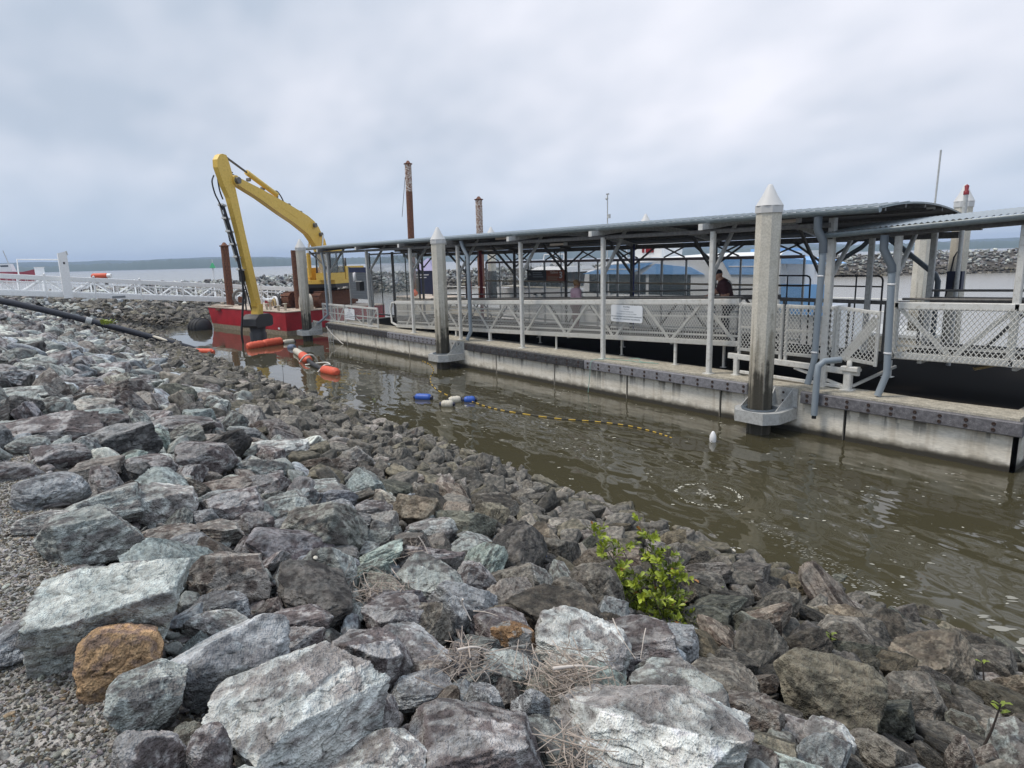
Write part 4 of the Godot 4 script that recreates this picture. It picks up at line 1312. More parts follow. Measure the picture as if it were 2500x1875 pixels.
func make_landing() -> void:
	var t := thing("ramp_landing", "raised white steel landing platform between the two ramps, with mesh panels", "landing")
	var st := tool()
	var zf := -13.7
	st = tool(); bar(st, Vector3(-8.62, 1.40, zf), Vector3(-5.62, 1.33, zf), 0.08, 0.13); obj("edge_beam", st, M.white_steel, t)
	st = tool(); bar(st, Vector3(-8.62, 1.44, -14.75), Vector3(-5.6, 1.44, -14.75), 2.0, 0.05); obj("landing_deck", st, M.deck_grate, t)
	st = tool(); bar(st, Vector3(-8.3, 1.04, zf), Vector3(-5.9, 1.00, zf), 0.06, 0.07); obj("lower_beam", st, M.white_steel, t)
	st = tool(); bar(st, Vector3(-7.0, 1.28, zf - 0.02), Vector3(-5.95, 1.02, zf - 0.02), 0.05, 0.06); obj("diagonal", st, M.white_steel, t)
	st = tool(); bar(st, Vector3(-5.78, 1.02, zf - 0.1), Vector3(-5.35, 1.36, zf - 1.1), 0.05, 0.06); obj("diagonal", st, M.white_steel, t)
	for q in [[-8.41, zf, 0.11], [-5.83, zf, 0.15], [-8.4, -15.7, 0.11], [-5.83, -15.7, 0.13]]:
		st = tool()
		bar(st, Vector3(q[0], DECK, q[1]), Vector3(q[0], 1.40, q[1]), q[2], q[2])
		bar(st, Vector3(q[0], DECK, q[1]), Vector3(q[0], DECK + 0.014, q[1]), q[2] * 1.8, q[2] * 1.8)
		obj("support_leg", st, M.white_steel, t)
	st = tool(); bar(st, Vector3(-5.95, 1.40, zf), Vector3(-5.62, 1.40, zf), 0.22, 0.10); obj("hinge_seat", st, M.white_steel, t)
	st = tool(true); lathe(st, Vector3(-5.8, 1.45, zf + 0.06), [Vector2(0.05, 0), Vector2(0.05, 0.12), Vector2(0, 0.13)], 10); obj("hinge_pin", st, M.white_steel, t)
	# balustrade panels: frame and mesh
	for q in [[-8.38, -7.30, 2.66, 1.55], [-7.24, -6.36, 2.66, 1.55], [-6.34, -6.14, 2.66, 1.5]]:
		var fr := tool()
		bar(fr, Vector3(q[0], q[2] - 0.04, zf), Vector3(q[1], q[2] - 0.04, zf), 0.06, 0.08)
		bar(fr, Vector3(q[0], q[3] + 0.03, zf), Vector3(q[1], q[3] + 0.03, zf), 0.06, 0.07)
		bar(fr, Vector3(q[0], 2.10, zf), Vector3(q[1], 2.10, zf), 0.05, 0.06)
		bar(fr, Vector3(q[0] + 0.03, 1.42, zf), Vector3(q[0] + 0.03, q[2], zf), 0.06, 0.07)
		bar(fr, Vector3(q[1] - 0.03, 1.42, zf), Vector3(q[1] - 0.03, q[2], zf), 0.06, 0.07)
		obj("panel_frame", fr, M.white_steel, t)
		var lo: float = q[3]; var hi: float = q[2]
		st = chain_mesh(q[0], q[1], func(_v): return lo, func(_v): return hi - 0.03, zf + 0.045)
		tag(obj("wire_mesh", st, M.mesh_wire, t), "", "", "", "stuff")
	# the skewed panel where the second ramp hinges on, with a broad stiffening plate
	var zg := zf + 0.02
	st = tool()
	bar(st, Vector3(-6.10, 1.62, zg), Vector3(-5.32, 1.55, zg), 0.05, 0.07)
	bar(st, Vector3(-6.10, 2.64, zg), Vector3(-5.32, 2.56, zg), 0.05, 0.07)
	bar(st, Vector3(-6.10, 1.55, zg), Vector3(-6.10, 2.68, zg), 0.06, 0.06)
	bar(st, Vector3(-5.32, 1.50, zg), Vector3(-5.32, 2.60, zg), 0.06, 0.06)
	obj("panel_frame", st, M.white_steel, t)
	st = tool(); bar(st, Vector3(-5.98, 1.58, zg - 0.03), Vector3(-5.36, 2.44, zg - 0.03), 0.02, 0.17); obj("stiffening_plate", st, M.white_steel, t)
	st = chain_mesh(-6.10, -5.32, func(v): return 1.60 - 0.09 * (v + 6.1), func(v): return 2.64 - 0.10 * (v + 6.1), zg + 0.045)
	tag(obj("wire_mesh", st, M.mesh_wire, t), "", "", "", "stuff")
	# far side rail
	st = tool(); bar(st, Vector3(-8.5, 2.62, -15.75), Vector3(-5.2, 2.62, -15.75), 0.06, 0.09); obj("far_rail", st, M.dark_steel, t)
	for xx in [-8.4, -7.6, -6.8, -6.0, -5.3]:
		st = tool(); bar(st, Vector3(xx, 1.45, -15.75), Vector3(xx, 2.6, -15.75), 0.05, 0.05); obj("far_rail_post", st, M.dark_steel, t)

	# second ramp, up to the shore
	var r := thing("shore_ramp", "white truss ramp with diamond mesh at the right edge, leading off the pontoon", "ramp")
	truss(r, -5.06, 1.5, s_lo, s_hi, -13.75, [], M.white_steel, 0.14)
	truss(r, -5.06, 1.5, s_lo, s_hi, -15.55, [-4.05, -3.2, -2.2, -1.3, -0.3, 0.6], M.dark_steel, 0.12)
	for q in [[-4.95, -4.10, true], [-4.00, -3.22, false], [-3.05, -2.2, true], [-2.1, -1.3, false]]:
		st = tool()
		var ya: float = (s_hi(q[0]) - 0.14) if q[2] else (s_lo(q[0]) + 0.13)
		var yb: float = (s_lo(q[1]) + 0.13) if q[2] else (s_hi(q[1]) - 0.14)
		bar(st, Vector3(q[0], ya, -13.75), Vector3(q[1], yb, -13.75), 0.05, 0.08); obj("diagonal", st, M.white_steel, r)
	for xx in [-5.03, -3.14, -1.25]:
		st = tool(); bar(st, Vector3(xx, s_lo(xx), -13.75), Vector3(xx, s_hi(xx), -13.75), 0.08, 0.10); obj("upright", st, M.white_steel, r)
	st = tool(); bar(st, Vector3(-5.0, s_lo(-5) + 0.25, -13.82), Vector3(1.5, s_lo(1.5) + 0.25, -13.82), 0.03, 0.05); obj("mid_rail", st, M.white_steel, r)
	for q in [[0.05, -13.88], [0.14, -15.4]]:
		st = tool(true); tube(st, [Vector3(-5.0, s_hi(-5) + q[0], q[1]), Vector3(1.5, s_hi(1.5) + q[0], q[1])], 0.025, 8); obj("handrail", st, M.dark_steel, r)
	st = tool(); bar(st, Vector3(-5.06, s_lo(-5) + 0.05, -14.65), Vector3(1.5, s_lo(1.5) + 0.05, -14.65), 1.7, 0.05); obj("ramp_deck", st, M.deck_grate, r)
	for xx in [-4.6, -3.1, -1.6]:
		st = tool(); bar(st, Vector3(xx, s_lo(xx) - 0.03, -13.85), Vector3(xx, s_lo(xx) - 0.03, -15.5), 0.08, 0.10); obj("cross_beam", st, M.galv, r)
	var x0 := -5.06
	for k in 2:
		st = chain_mesh(x0, x0 + 3.2, func(v): return s_lo(v) + 0.03, func(v): return s_hi(v) - 0.10, -13.685)
		tag(obj("wire_mesh", st, M.mesh_wire, r), "", "", "", "stuff")
		x0 += 3.2
	st = tool(); bar(st, Vector3(-3.9, 1.50, -14.6), Vector3(-3.45, 1.64, -14.9), 0.10, 0.05)
	tag(obj("timber_offcut", st, M.timber), "pale yellow timber offcut wedged under the shore ramp", "timber")

	# small canopy over the shore ramp
	var c := thing("ramp_canopy", "small corrugated metal canopy over the shore ramp at the right edge", "canopy")
	var gy := func(x: float) -> float: return 4.085 + 0.053 * (x + 6.5)
	st = tool(true)
	var n := 640
	for i in n:
		var xa := -6.42 + i * 0.0125; var xb := xa + 0.0125
		var ca := 0.013 * sin(TAU * xa / 0.10); var cb := 0.013 * sin(TAU * xb / 0.10)
		var ya: float = gy.call(xa) + 0.07 + ca; var yb: float = gy.call(xb) + 0.07 + cb
		quad(st, Vector3(xa, ya, -13.54), Vector3(xb, yb, -13.54), Vector3(xb, yb + 0.22, -15.75), Vector3(xa, ya + 0.22, -15.75))
	obj("corrugated_sheet", st, M.roof_sheet, c)
	st = tool()
	var secs := []
	for xx in [-6.5, 1.4]:
		var sec := []
		for i in 9:
			var a := PI * i / 8.0
			sec.append(Vector3(xx, gy.call(xx) + 0.05 - sin(a) * 0.10, -13.50 - cos(a) * 0.07))
		secs.append(sec)
	loft(st, secs, true, true)
	obj("gutter", st, M.gutter, c)
	for z in [-13.75, -15.6]:
		st = tool(); bar(st, Vector3(-6.4, gy.call(-6.4) - 0.03 + (0.1 if z < -15 else -0.02), z), Vector3(1.4, gy.call(1.4) - 0.03 + (0.1 if z < -15 else -0.02), z), 0.08, 0.14); obj("side_beam", st, M.dark_steel, c)
	for q in [[-6.35, 4.45, 0.14], [-5.12, 0, 0.12], [-3.17, 0, 0.115], [-1.2, 0, 0.115]]:
		var base: float = 1.43 if q[0] < -6 else s_hi(q[0])
		var top: float = q[1] if q[1] > 0 else gy.call(q[0]) - 0.05
		st = tool(); bar(st, Vector3(q[0], DECK if q[0] < -6 else s_lo(q[0]), -13.70 if q[0] < -6 else -13.78), Vector3(q[0], top, -13.70 if q[0] < -6 else -13.78), q[2], q[2]); obj("front_post", st, M.white_steel, c)
		st = tool(); bar(st, Vector3(q[0], 1.4, -15.62), Vector3(q[0], gy.call(q[0]) + 0.1, -15.62), 0.11, 0.11); obj("rear_post", st, M.galv, c)
		st = tool(); bar(st, Vector3(q[0] + 0.03, 3.30, -13.76), Vector3(q[0] + 0.03, gy.call(q[0]) - 0.08, -14.5), 0.07, 0.08); obj("knee_brace", st, M.galv, c)
		st = tool(); bar(st, Vector3(q[0], gy.call(q[0]) - 0.02, -13.6), Vector3(q[0], gy.call(q[0]) + 0.16, -15.7), 0.08, 0.10); obj("rafter", st, M.dark_steel, c)
	st = tool(true); tube(st, [Vector3(-6.1, 4.05, -15.75), Vector3(-5.79, 3.82, -15.75), Vector3(-5.08, 3.24, -15.75), Vector3(-5.02, 3.1, -15.75), Vector3(-5.02, 1.5, -15.75)], 0.055, 10); obj("rear_downpipe", st, M.pvc_dark, c)

	# downpipes
	var d := thing("downpipe", "blue-grey plastic downpipe beside the nearest pile, cranked below the gutter", "downpipe")
	st = tool(true); tube(st, [Vector3(-6.44, 4.47, -13.24), Vector3(-6.44, 4.22, -13.24), Vector3(-6.32, 3.98, -13.26), Vector3(-6.31, 3.75, -13.26)], 0.082, 12); obj("upper_bend", st, M.pvc_dark, d)
	st = tool(true); tube(st, [Vector3(-6.31, 3.76, -13.26), Vector3(-6.345, 1.62, -13.26), Vector3(-6.36, 1.50, -13.26), Vector3(-6.43, 1.06, -13.20)], 0.066, 12); obj("pipe", st, M.pvc, d)
	for y in [3.28, 1.72]:
		st = tool(true); lathe(st, Vector3(-6.325 - (3.28 - y) * 0.016, y, -13.26), [Vector2(0.068, 0), Vector2(0.072, 0), Vector2(0.072, 0.035), Vector2(0.068, 0.035)], 14); obj("pipe_clip", st, M.white, d)
	d = thing("overflow_pipe", "short blue-grey pipe turning down over the fender into the water", "pipe")
	st = tool(true); tube(st, [Vector3(-5.85, 1.62, -13.35), Vector3(-6.06, 1.60, -13.10), Vector3(-6.14, 1.50, -13.02), Vector3(-6.15, 1.3, -13.01), Vector3(-6.16, 0.47, -13.01)], 0.066, 12); obj("pipe", st, M.pvc, d)
	st = tool(true); tube(st, [Vector3(-6.16, 0.475, -13.01), Vector3(-6.16, 0.40, -13.01)], 0.045, 10); obj("pipe_mouth", st, M.hole, d)
	d = thing("downpipe", "blue-grey plastic downpipe from the small canopy, cranked at its foot", "downpipe")
	st = tool(true); tube(st, [Vector3(-5.27, 4.06, -13.5), Vector3(-5.27, 3.80, -13.5), Vector3(-5.10, 3.48, -13.5), Vector3(-5.09, 3.36, -13.5)], 0.078, 12); obj("upper_bend", st, M.pvc_dark, d)
	st = tool(true); tube(st, [Vector3(-5.09, 3.36, -13.5), Vector3(-5.03, 1.55, -13.5), Vector3(-5.03, 1.40, -13.5), Vector3(-5.13, 0.97, -13.42)], 0.066, 12); obj("pipe", st, M.pvc, d)
	for y in [3.12, 1.80]:
		st = tool(true); lathe(st, Vector3(-5.08 + (3.12 - y) * 0.03, y, -13.5), [Vector2(0.068, 0), Vector2(0.072, 0), Vector2(0.072, 0.035), Vector2(0.068, 0.035)], 14); obj("pipe_clip", st, M.white, d)
	d = thing("downpipe", "slender grey downpipe behind the pile midway along the pontoon", "downpipe")
	st = tool(true); tube(st, [Vector3(-19.0, 4.45, -13.3), Vector3(-18.95, 4.2, -13.35), Vector3(-18.70, 3.9, -13.35), Vector3(-18.68, 1.3, -13.35), Vector3(-18.78, 1.0, -13.25)], 0.07, 10); obj("pipe", st, M.pvc, d)
	d = thing("downpipe", "grey downpipe at the far end of the shelter, kicked out over the water", "downpipe")
	st = tool(true); tube(st, [Vector3(-30.9, 4.3, -13.3), Vector3(-30.7, 3.6, -13.3), Vector3(-30.7, 1.3, -13.3), Vector3(-30.9, 1.05, -13.1), Vector3(-31.3, 0.85, -13.0)], 0.06, 10); obj("pipe", st, M.pvc, d)
	d = thing("downpipe", "dark cranked downpipe behind the landing rails", "downpipe")
	st = tool(true); tube(st, [Vector3(-6.75, 4.0, -16.4), Vector3(-6.9, 3.85, -16.4), Vector3(-7.55, 3.45, -16.4), Vector3(-7.62, 3.3, -16.4), Vector3(-7.62, 1.0, -16.4)], 0.055, 10); obj("pipe", st, M.pvc_dark, d)

	# black tubular barriers
	for q in [[-9.35, -8.13, "black tubular crowd barrier left of the first downpipe"], [-7.60, -6.40, "black tubular crowd barrier right of the first downpipe"]]:
		var bb := thing("tubular_barrier", q[2], "barrier", Vector3(q[0], 0, -16.5), "black tubular barriers on the pontoon")
		var w: float = q[1] - q[0]
		st = tool(true)
		var pts := [Vector3(0, 0.95, 0), Vector3(0, 3.08, 0), Vector3(0.03, 3.15, 0), Vector3(0.1, 3.18, 0), Vector3(w - 0.1, 3.18, 0), Vector3(w - 0.03, 3.15, 0), Vector3(w, 3.08, 0), Vector3(w, 0.95, 0)]
		tube(st, pts, 0.022, 8); obj("frame", st, M.black_steel, bb)
		st = tool(true); tube(st, [Vector3(0, 2.93, 0), Vector3(w, 2.93, 0)], 0.018, 8); obj("mid_rail", st, M.black_steel, bb)
		st = tool(true); tube(st, [Vector3(w * 0.5, 1.0, 0), Vector3(w * 0.5, 3.17, 0)], 0.018, 8); obj("upright", st, M.black_steel, bb)
	# hose cabinet
	var hb := thing("hose_cabinet", "dark blue cabinet with a looped black hose on the pile under the canopy", "cabinet", Vector3(-5.80, 0, -19.50))
	st = tool(); bx(st, Vector3(-0.17, 2.70, 0), Vector3(0.17, 3.20, 0.2)); obj("cabinet", st, M.navy, hb)
	st = tool(true); tube(st, [Vector3(-0.2, 2.3, 0.12), Vector3(-0.13, 3.0, 0.14), Vector3(-0.06, 3.55, 0.16), Vector3(0.0, 3.68, 0.16), Vector3(0.08, 3.60, 0.16), Vector3(0.07, 3.3, 0.16), Vector3(0.02, 2.95, 0.22), Vector3(0.0, 2.7, 0.22)], 0.022, 8); obj("hose", st, M.hose, hb)

# ------------------------------------------------------------------ the white gangway at the far end
func make_gangway() -> void:
	var g := thing("white_gangway", "long white truss gangway crossing the head of the basin behind the barge", "gangway")
	var top := func(z: float) -> float: return 3.69 + (z + 1.12) * 0.0925
	var bot := func(z: float) -> float: return 2.50 + (z + 1.12) * 0.0925
	for k in 2:
		var x := -45.6 if k == 0 else -47.3
		var st := tool(); bar(st, Vector3(x, top.call(3.5) - 0.13, 3.5), Vector3(x, top.call(-17.6) - 0.13, -17.6), 0.12, 0.27); obj("top_chord", st, M.gangway_white, g)
		st = tool(); bar(st, Vector3(x, bot.call(3.5) + 0.14, 3.5), Vector3(x, bot.call(-17.6) + 0.14, -17.6), 0.12, 0.29); obj("bottom_chord", st, M.gangway_white, g)
		for yy in [0.30, 0.78]:
			st = tool(); bar(st, Vector3(x + 0.03, bot.call(3.5) + yy, 3.5), Vector3(x + 0.03, bot.call(-17.6) + yy, -17.6), 0.04, 0.05); obj("mid_rail", st, M.gangway_white, g)
		for i in 10:
			var z := 1.65 - i * 2.365
			if z < -17.5: break
			st = tool(); bar(st, Vector3(x + 0.07, bot.call(z) - 0.05, z), Vector3(x + 0.07, top.call(z) + 0.04, z), 0.08, 0.09); obj("post", st, M.gangway_white, g)
			if k == 0:
				st = tool(true); lathe(st, Vector3(x + 0.07, top.call(z) + 0.04, z), [Vector2(0.06, 0), Vector2(0.07, 0.03), Vector2(0.0, 0.10)], 8); obj("post_cap", st, M.white, g)
			var zm := z - 1.18
			if zm > -17.5:
				st = tool(); bar(st, Vector3(x, bot.call(zm) + 0.2, zm), Vector3(x, top.call(zm) - 0.2, zm), 0.06, 0.06); obj("post", st, M.gangway_white, g)
				st = tool(); bar(st, Vector3(x, top.call(z) - 0.2, z - 0.06), Vector3(x, bot.call(zm) + 0.2, zm + 0.08), 0.05, 0.08); obj("diagonal", st, M.gangway_white, g)
				st = tool(); bar(st, Vector3(x, bot.call(zm) + 0.2, zm - 0.08), Vector3(x, top.call(z - 2.365) - 0.2, z - 2.30), 0.05, 0.08); obj("diagonal", st, M.gangway_white, g)
		st = tool()
		var pitch := 0.30
		for i in 130:
			var z := 3.4 - i * pitch
			if z < -17.5: break
			wire(st, Vector3(x - 0.02, bot.call(z) + 0.2, z), Vector3(x - 0.02, top.call(z) - 0.2, z), 0.008)
		tag(obj("infill_wires", st, M.gangway_white, g), "", "", "", "stuff")
	var st := tool(); bar(st, Vector3(-46.45, bot.call(3.5) + 0.20, 3.5), Vector3(-46.45, bot.call(-17.6) + 0.20, -17.6), 1.6, 0.06); obj("gangway_deck", st, M.gangway_white, g)
	# hand rail hoop rising over the walkway
	st = tool(true); tube(st, [Vector3(-47.2, 3.3, -2.0), Vector3(-47.2, 4.45, -2.05), Vector3(-47.2, 4.40, -4.0)], 0.04, 8); obj("rail_hoop", st, M.gangway_white, g)
	# plate on the bottom chord
	st = tool(); bx(st, Vector3(-45.535, bot.call(-6.6) + 0.06, -6.95), Vector3(-45.53, bot.call(-6.6) + 0.18, -6.25)); obj("name_plate", st, M.board_grey, g)
	var p := thing("gangway_pile", "square white concrete post with a slanted top standing against the gangway", "post", Vector3(-45.25, 0, -4.05))
	st = tool()
	prism(st, [Vector2(-0.22, 2.2), Vector2(0.22, 2.2), Vector2(0.22, 4.62), Vector2(0.16, 4.82), Vector2(-0.22, 4.72)], Vector3.ZERO, Vector3(0, 0, -1), Vector3.UP, Vector3(0.18, 0, 0))
	obj("column", st, M.concrete if false else M.gangway_white, p)
	st = tool(); prism(st, [Vector2(0.17, 4.84), Vector2(0.225, 4.62), Vector2(0.28, 4.62), Vector2(0.23, 4.86)], Vector3.ZERO, Vector3(0, 0, -1), Vector3.UP, Vector3(0.19, 0, 0)); obj("white_edge", st, M.cap_white, p)
	st = tool(true); lathe(st, Vector3(0.17, 4.18, -0.02), [Vector2(0, -0.06), Vector2(0.05, -0.05), Vector2(0.05, 0.05), Vector2(0, 0.06)], 10); obj("lamp_eye", st, M.black_steel, p)
	var w := thing("white_box", "small white box standing on the gangway rail", "box", Vector3(-46.9, 0, -3.0))
	st = tool(); bx(st, Vector3(-0.2, 3.55, -0.22), Vector3(0.2, 3.95, 0.22)); obj("box", st, M.sign_white, w)
	st = tool(); bx(st, Vector3(-0.22, 3.955, -0.24), Vector3(0.22, 3.99, 0.24)); obj("lid", st, M.white, w)

# ------------------------------------------------------------------ barge
func make_barge() -> void:
	var b := thing("dredging_barge", "red steel barge with a scuffed pale waterline band, moored at the head of the basin", "barge", Vector3(-39.87, 0, -15.12), "", 0.1445)
	var st := tool()
	var L := 4.85; var W := 3.25; var D := 1.25
	# hull with a raked far end
	var sec := func(y: float, inset: float) -> Array:
		return [Vector3(-L + inset, y, W), Vector3(L, y, W), Vector3(L, y, -W), Vector3(-L + inset, y, -W)]
	loft(st, [sec.call(0.26, 0.45), sec.call(D, 0.0)], false)
	obj("hull", st, M.hull_red, b)
	st = tool()
	loft(st, [sec.call(-0.6, 0.9), sec.call(0.258, 0.452)], false)
	obj("waterline_band", st, M.boot_top, b)
	st = tool()
	bx(st, Vector3(-L - 0.03, D, -W - 0.03), Vector3(L + 0.03, D + 0.045, W + 0.03))
	obj("deck", st, M.barge_deck, b)
	st = tool()
	bx(st, Vector3(-L + 0.4, D + 0.05, W - 0.6), Vector3(-L + 2.3, D + 0.15, W - 0.05))
	obj("deck_box", st, M.barge_deck, b)
	st = tool(); bx(st, Vector3(-L + 1.4, D - 0.14, W + 0.002), Vector3(-L + 1.9, D - 0.02, W + 0.12)); obj("cleat_block", st, M.rust, b)
	st = tool(); bx(st, Vector3(L - 0.9, 0.32, W + 0.002), Vector3(L - 0.72, 0.42, W + 0.01)); obj("draught_plate", st, M.sign_white, b)
	for q in [[2.2, 2.9, 0.30], [2.6, 2.9, 0.45], [1.6, 3.0, 0.3], [3.6, 2.95, 0.25], [3.9, 2.7, 0.35], [-3.9, 2.7, 0.22]]:
		st = tool(true); lathe(st, Vector3(q[0], D + 0.045, q[1]), [Vector2(0.07, 0), Vector2(0.07, q[2]), Vector2(0.12, q[2]), Vector2(0.12, q[2] + 0.05), Vector2(0, q[2] + 0.05)], 10); obj("bollard", st, M.cream, b)
	for q in [[-1.9, 2.0], [-0.9, 1.6]]:
		st = tool(); bar(st, Vector3(q[0], D, q[1]), Vector3(q[0], D + 1.3, q[1]), 0.06, 0.06); obj("stanchion", st, M.white_steel, b)
	# spuds
	var s := thing("spud_pile", "short brown rusty spud pile standing at the left end of the barge", "pile", b.transform * Vector3(-4.35, 0, 2.0), "rusty steel spud piles of the dredging plant")
	spud(s, 0.235, 5.12, M.rust, true)
	s = thing("spud_pile", "thin dark rusty spud pile half hidden behind the far concrete pile", "pile", b.transform * Vector3(3.1, 0, 1.45), "rusty steel spud piles of the dredging plant")
	spud(s, 0.17, 4.68, M.rust, false)
	s = thing("spud_pile", "tallest rusty spud pile rising above the shelter roof", "pile", Vector3(-41.1, 0, -24.4), "rusty steel spud piles of the dredging plant")
	spud(s, 0.23, 10.55, M.rust, true, 8.6)
	s.rotation.x = -0.012
	st = tool(); wire(st, Vector3(-0.3, 9.6, 0.1), Vector3(-0.62, 6.9, 0.3), 0.02); obj("loose_wire", st, M.hose, s)
	s = thing("spud_pile", "rusty spud pile streaked with white paint above the shelter roof", "pile", Vector3(-39.4, 0, -29.3), "rusty steel spud piles of the dredging plant")
	spud(s, 0.25, 8.18, M.rust, true, 5.5)
	# gear on the deck
	var hp := b.transform * Vector3(1.55, D + 0.05, 1.9)
	var g := thing("hose_coil", "coil of black, white and orange hose on the barge deck", "hose", hp)
	for k in 3:
		st = tool(true)
		var pts := []
		var r := 0.46 - k * 0.11
		for i in 20:
			var a := -0.3 + (PI + 0.8) * i / 19.0
			pts.append(Vector3(cos(a) * r + k * 0.06, 0.16 + sin(a) * r * 1.1 + 0.1, k * 0.12))
		tube(st, pts, 0.085 - k * 0.015, 10); obj("hose_loop", st, [M.hose, M.white, M.timber][k], g)
	g = thing("red_drum", "small red fuel drum on the barge deck beside the tracks", "drum", b.transform * Vector3(2.55, D + 0.05, 1.0))
	st = tool(true); lathe(st, Vector3.ZERO, [Vector2(0.27, 0), Vector2(0.28, 0.2), Vector2(0.26, 0.22), Vector2(0.28, 0.24), Vector2(0.28, 0.6), Vector2(0.24, 0.66), Vector2(0, 0.67)], 16); obj("drum_body", st, M.red_post, g)
	st = tool(true); lathe(st, Vector3(0.1, 0.67, 0), [Vector2(0.05, 0), Vector2(0.05, 0.05), Vector2(0, 0.06)], 8); obj("bung", st, M.black_steel, g)
	g = thing("red_toolbox", "low red toolbox with a pale lid on the barge deck", "box", b.transform * Vector3(-0.55, D + 0.05, 1.2))
	st = tool(); bx(st, Vector3(-0.4, 0, -0.25), Vector3(0.4, 0.36, 0.25)); obj("box_body", st, M.red_post, g)
	st = tool(); bx(st, Vector3(-0.42, 0.363, -0.27), Vector3(0.42, 0.45, 0.27)); obj("lid", st, M.sign_white, g)
	g = thing("winch_drum", "rusty winch wheel standing beside the left spud pile", "winch", b.transform * Vector3(-3.55, D + 0.05, 1.7))
	st = tool(true)
	for i in 1:
		var pts := []
		for k in 25: pts.append(Vector3(0.0 + 0.05, 0.52 + sin(TAU * k / 24.0) * 0.42, cos(TAU * k / 24.0) * 0.42))
		tube(st, pts, 0.09, 8, false)
	obj("wheel_rim", st, M.dark_steel, g)
	st = tool(); bar(st, Vector3(0.05, 0.0, 0.0), Vector3(0.05, 0.55, 0.0), 0.12, 0.3); obj("winch_stand", st, M.rust, g)
	g = thing("white_pump_hood", "white rounded pump hood at the right end of the barge deck", "pump", b.transform * Vector3(4.2, D + 0.05, 1.6))
	st = tool(true)
	var secs := []
	for k in 2:
		var row := []
		for i in 13:
			var a := PI * i / 12.0
			row.append(Vector3(cos(a) * 0.42, 0.35 + sin(a) * 0.5, (k - 0.5) * 0.5))
		row.append(Vector3(-0.42, 0, (k - 0.5) * 0.5)); row.push_front(Vector3(0.42, 0, (k - 0.5) * 0.5))
		secs.append(row)
	loft(st, secs, true, true); obj("hood", st, M.cream, g)
	st = tool(); bx(st, Vector3(-0.25, 0.1, 0.255), Vector3(0.25, 0.55, 0.27)); obj("grille", st, M.board_grey, g)
	# rubber fender in the water at the corner
	g = thing("rubber_fender", "big round black rubber fender floating at the left corner of the barge", "fender", Vector3(-42.75, 0.12, -10.25), "", 0.35)
	st = tool(true)
	var prof := []
	for i in 17:
		var a := -PI / 2 + PI * i / 16.0
		prof.append(Vector2(cos(a) * 0.58, sin(a) * 0.40 + (0.28 if i > 8 else -0.28)))
	lathe(st, Vector3.ZERO, prof, 24)
	var fm := obj("fender_body", st, M.rubber, g); fm.rotation.z = PI / 2
	for x in [-0.25, 0.05, 0.35]:
		st = tool(true)
		var pts := []
		for k in 25: pts.append(Vector3(x, sin(TAU * k / 24.0) * 0.585, cos(TAU * k / 24.0) * 0.585))
		tube(st, pts, 0.02, 6, false); obj("chain_band", st, M.black_steel, g)

func spud(s: Node3D, r: float, top: float, m: Material, cap: bool, white_from := 0.0) -> void:
	var st := tool(true)
	lathe(st, Vector3.ZERO, [Vector2(r, -1.5), Vector2(r, white_from if white_from > 0 else top - 0.3)], 20)
	obj("shaft", st, m, s)
	st = tool(true)
	lathe(st, Vector3.ZERO, [Vector2(r, white_from if white_from > 0 else top - 0.3), Vector2(r, top - 0.12)], 20)
	obj("upper_shaft", st, M.rust_white if white_from > 0 else m, s)
	if cap:
		st = tool(true)
		lathe(st, Vector3.ZERO, [Vector2(r, top - 0.12), Vector2(r * 1.3, top - 0.12), Vector2(r * 1.3, top - 0.06), Vector2(r * 0.8, top - 0.04), Vector2(r * 0.3, top + 0.12), Vector2(0, top + 0.14)], 20)
		obj("cap_plate", st, M.rust, s)

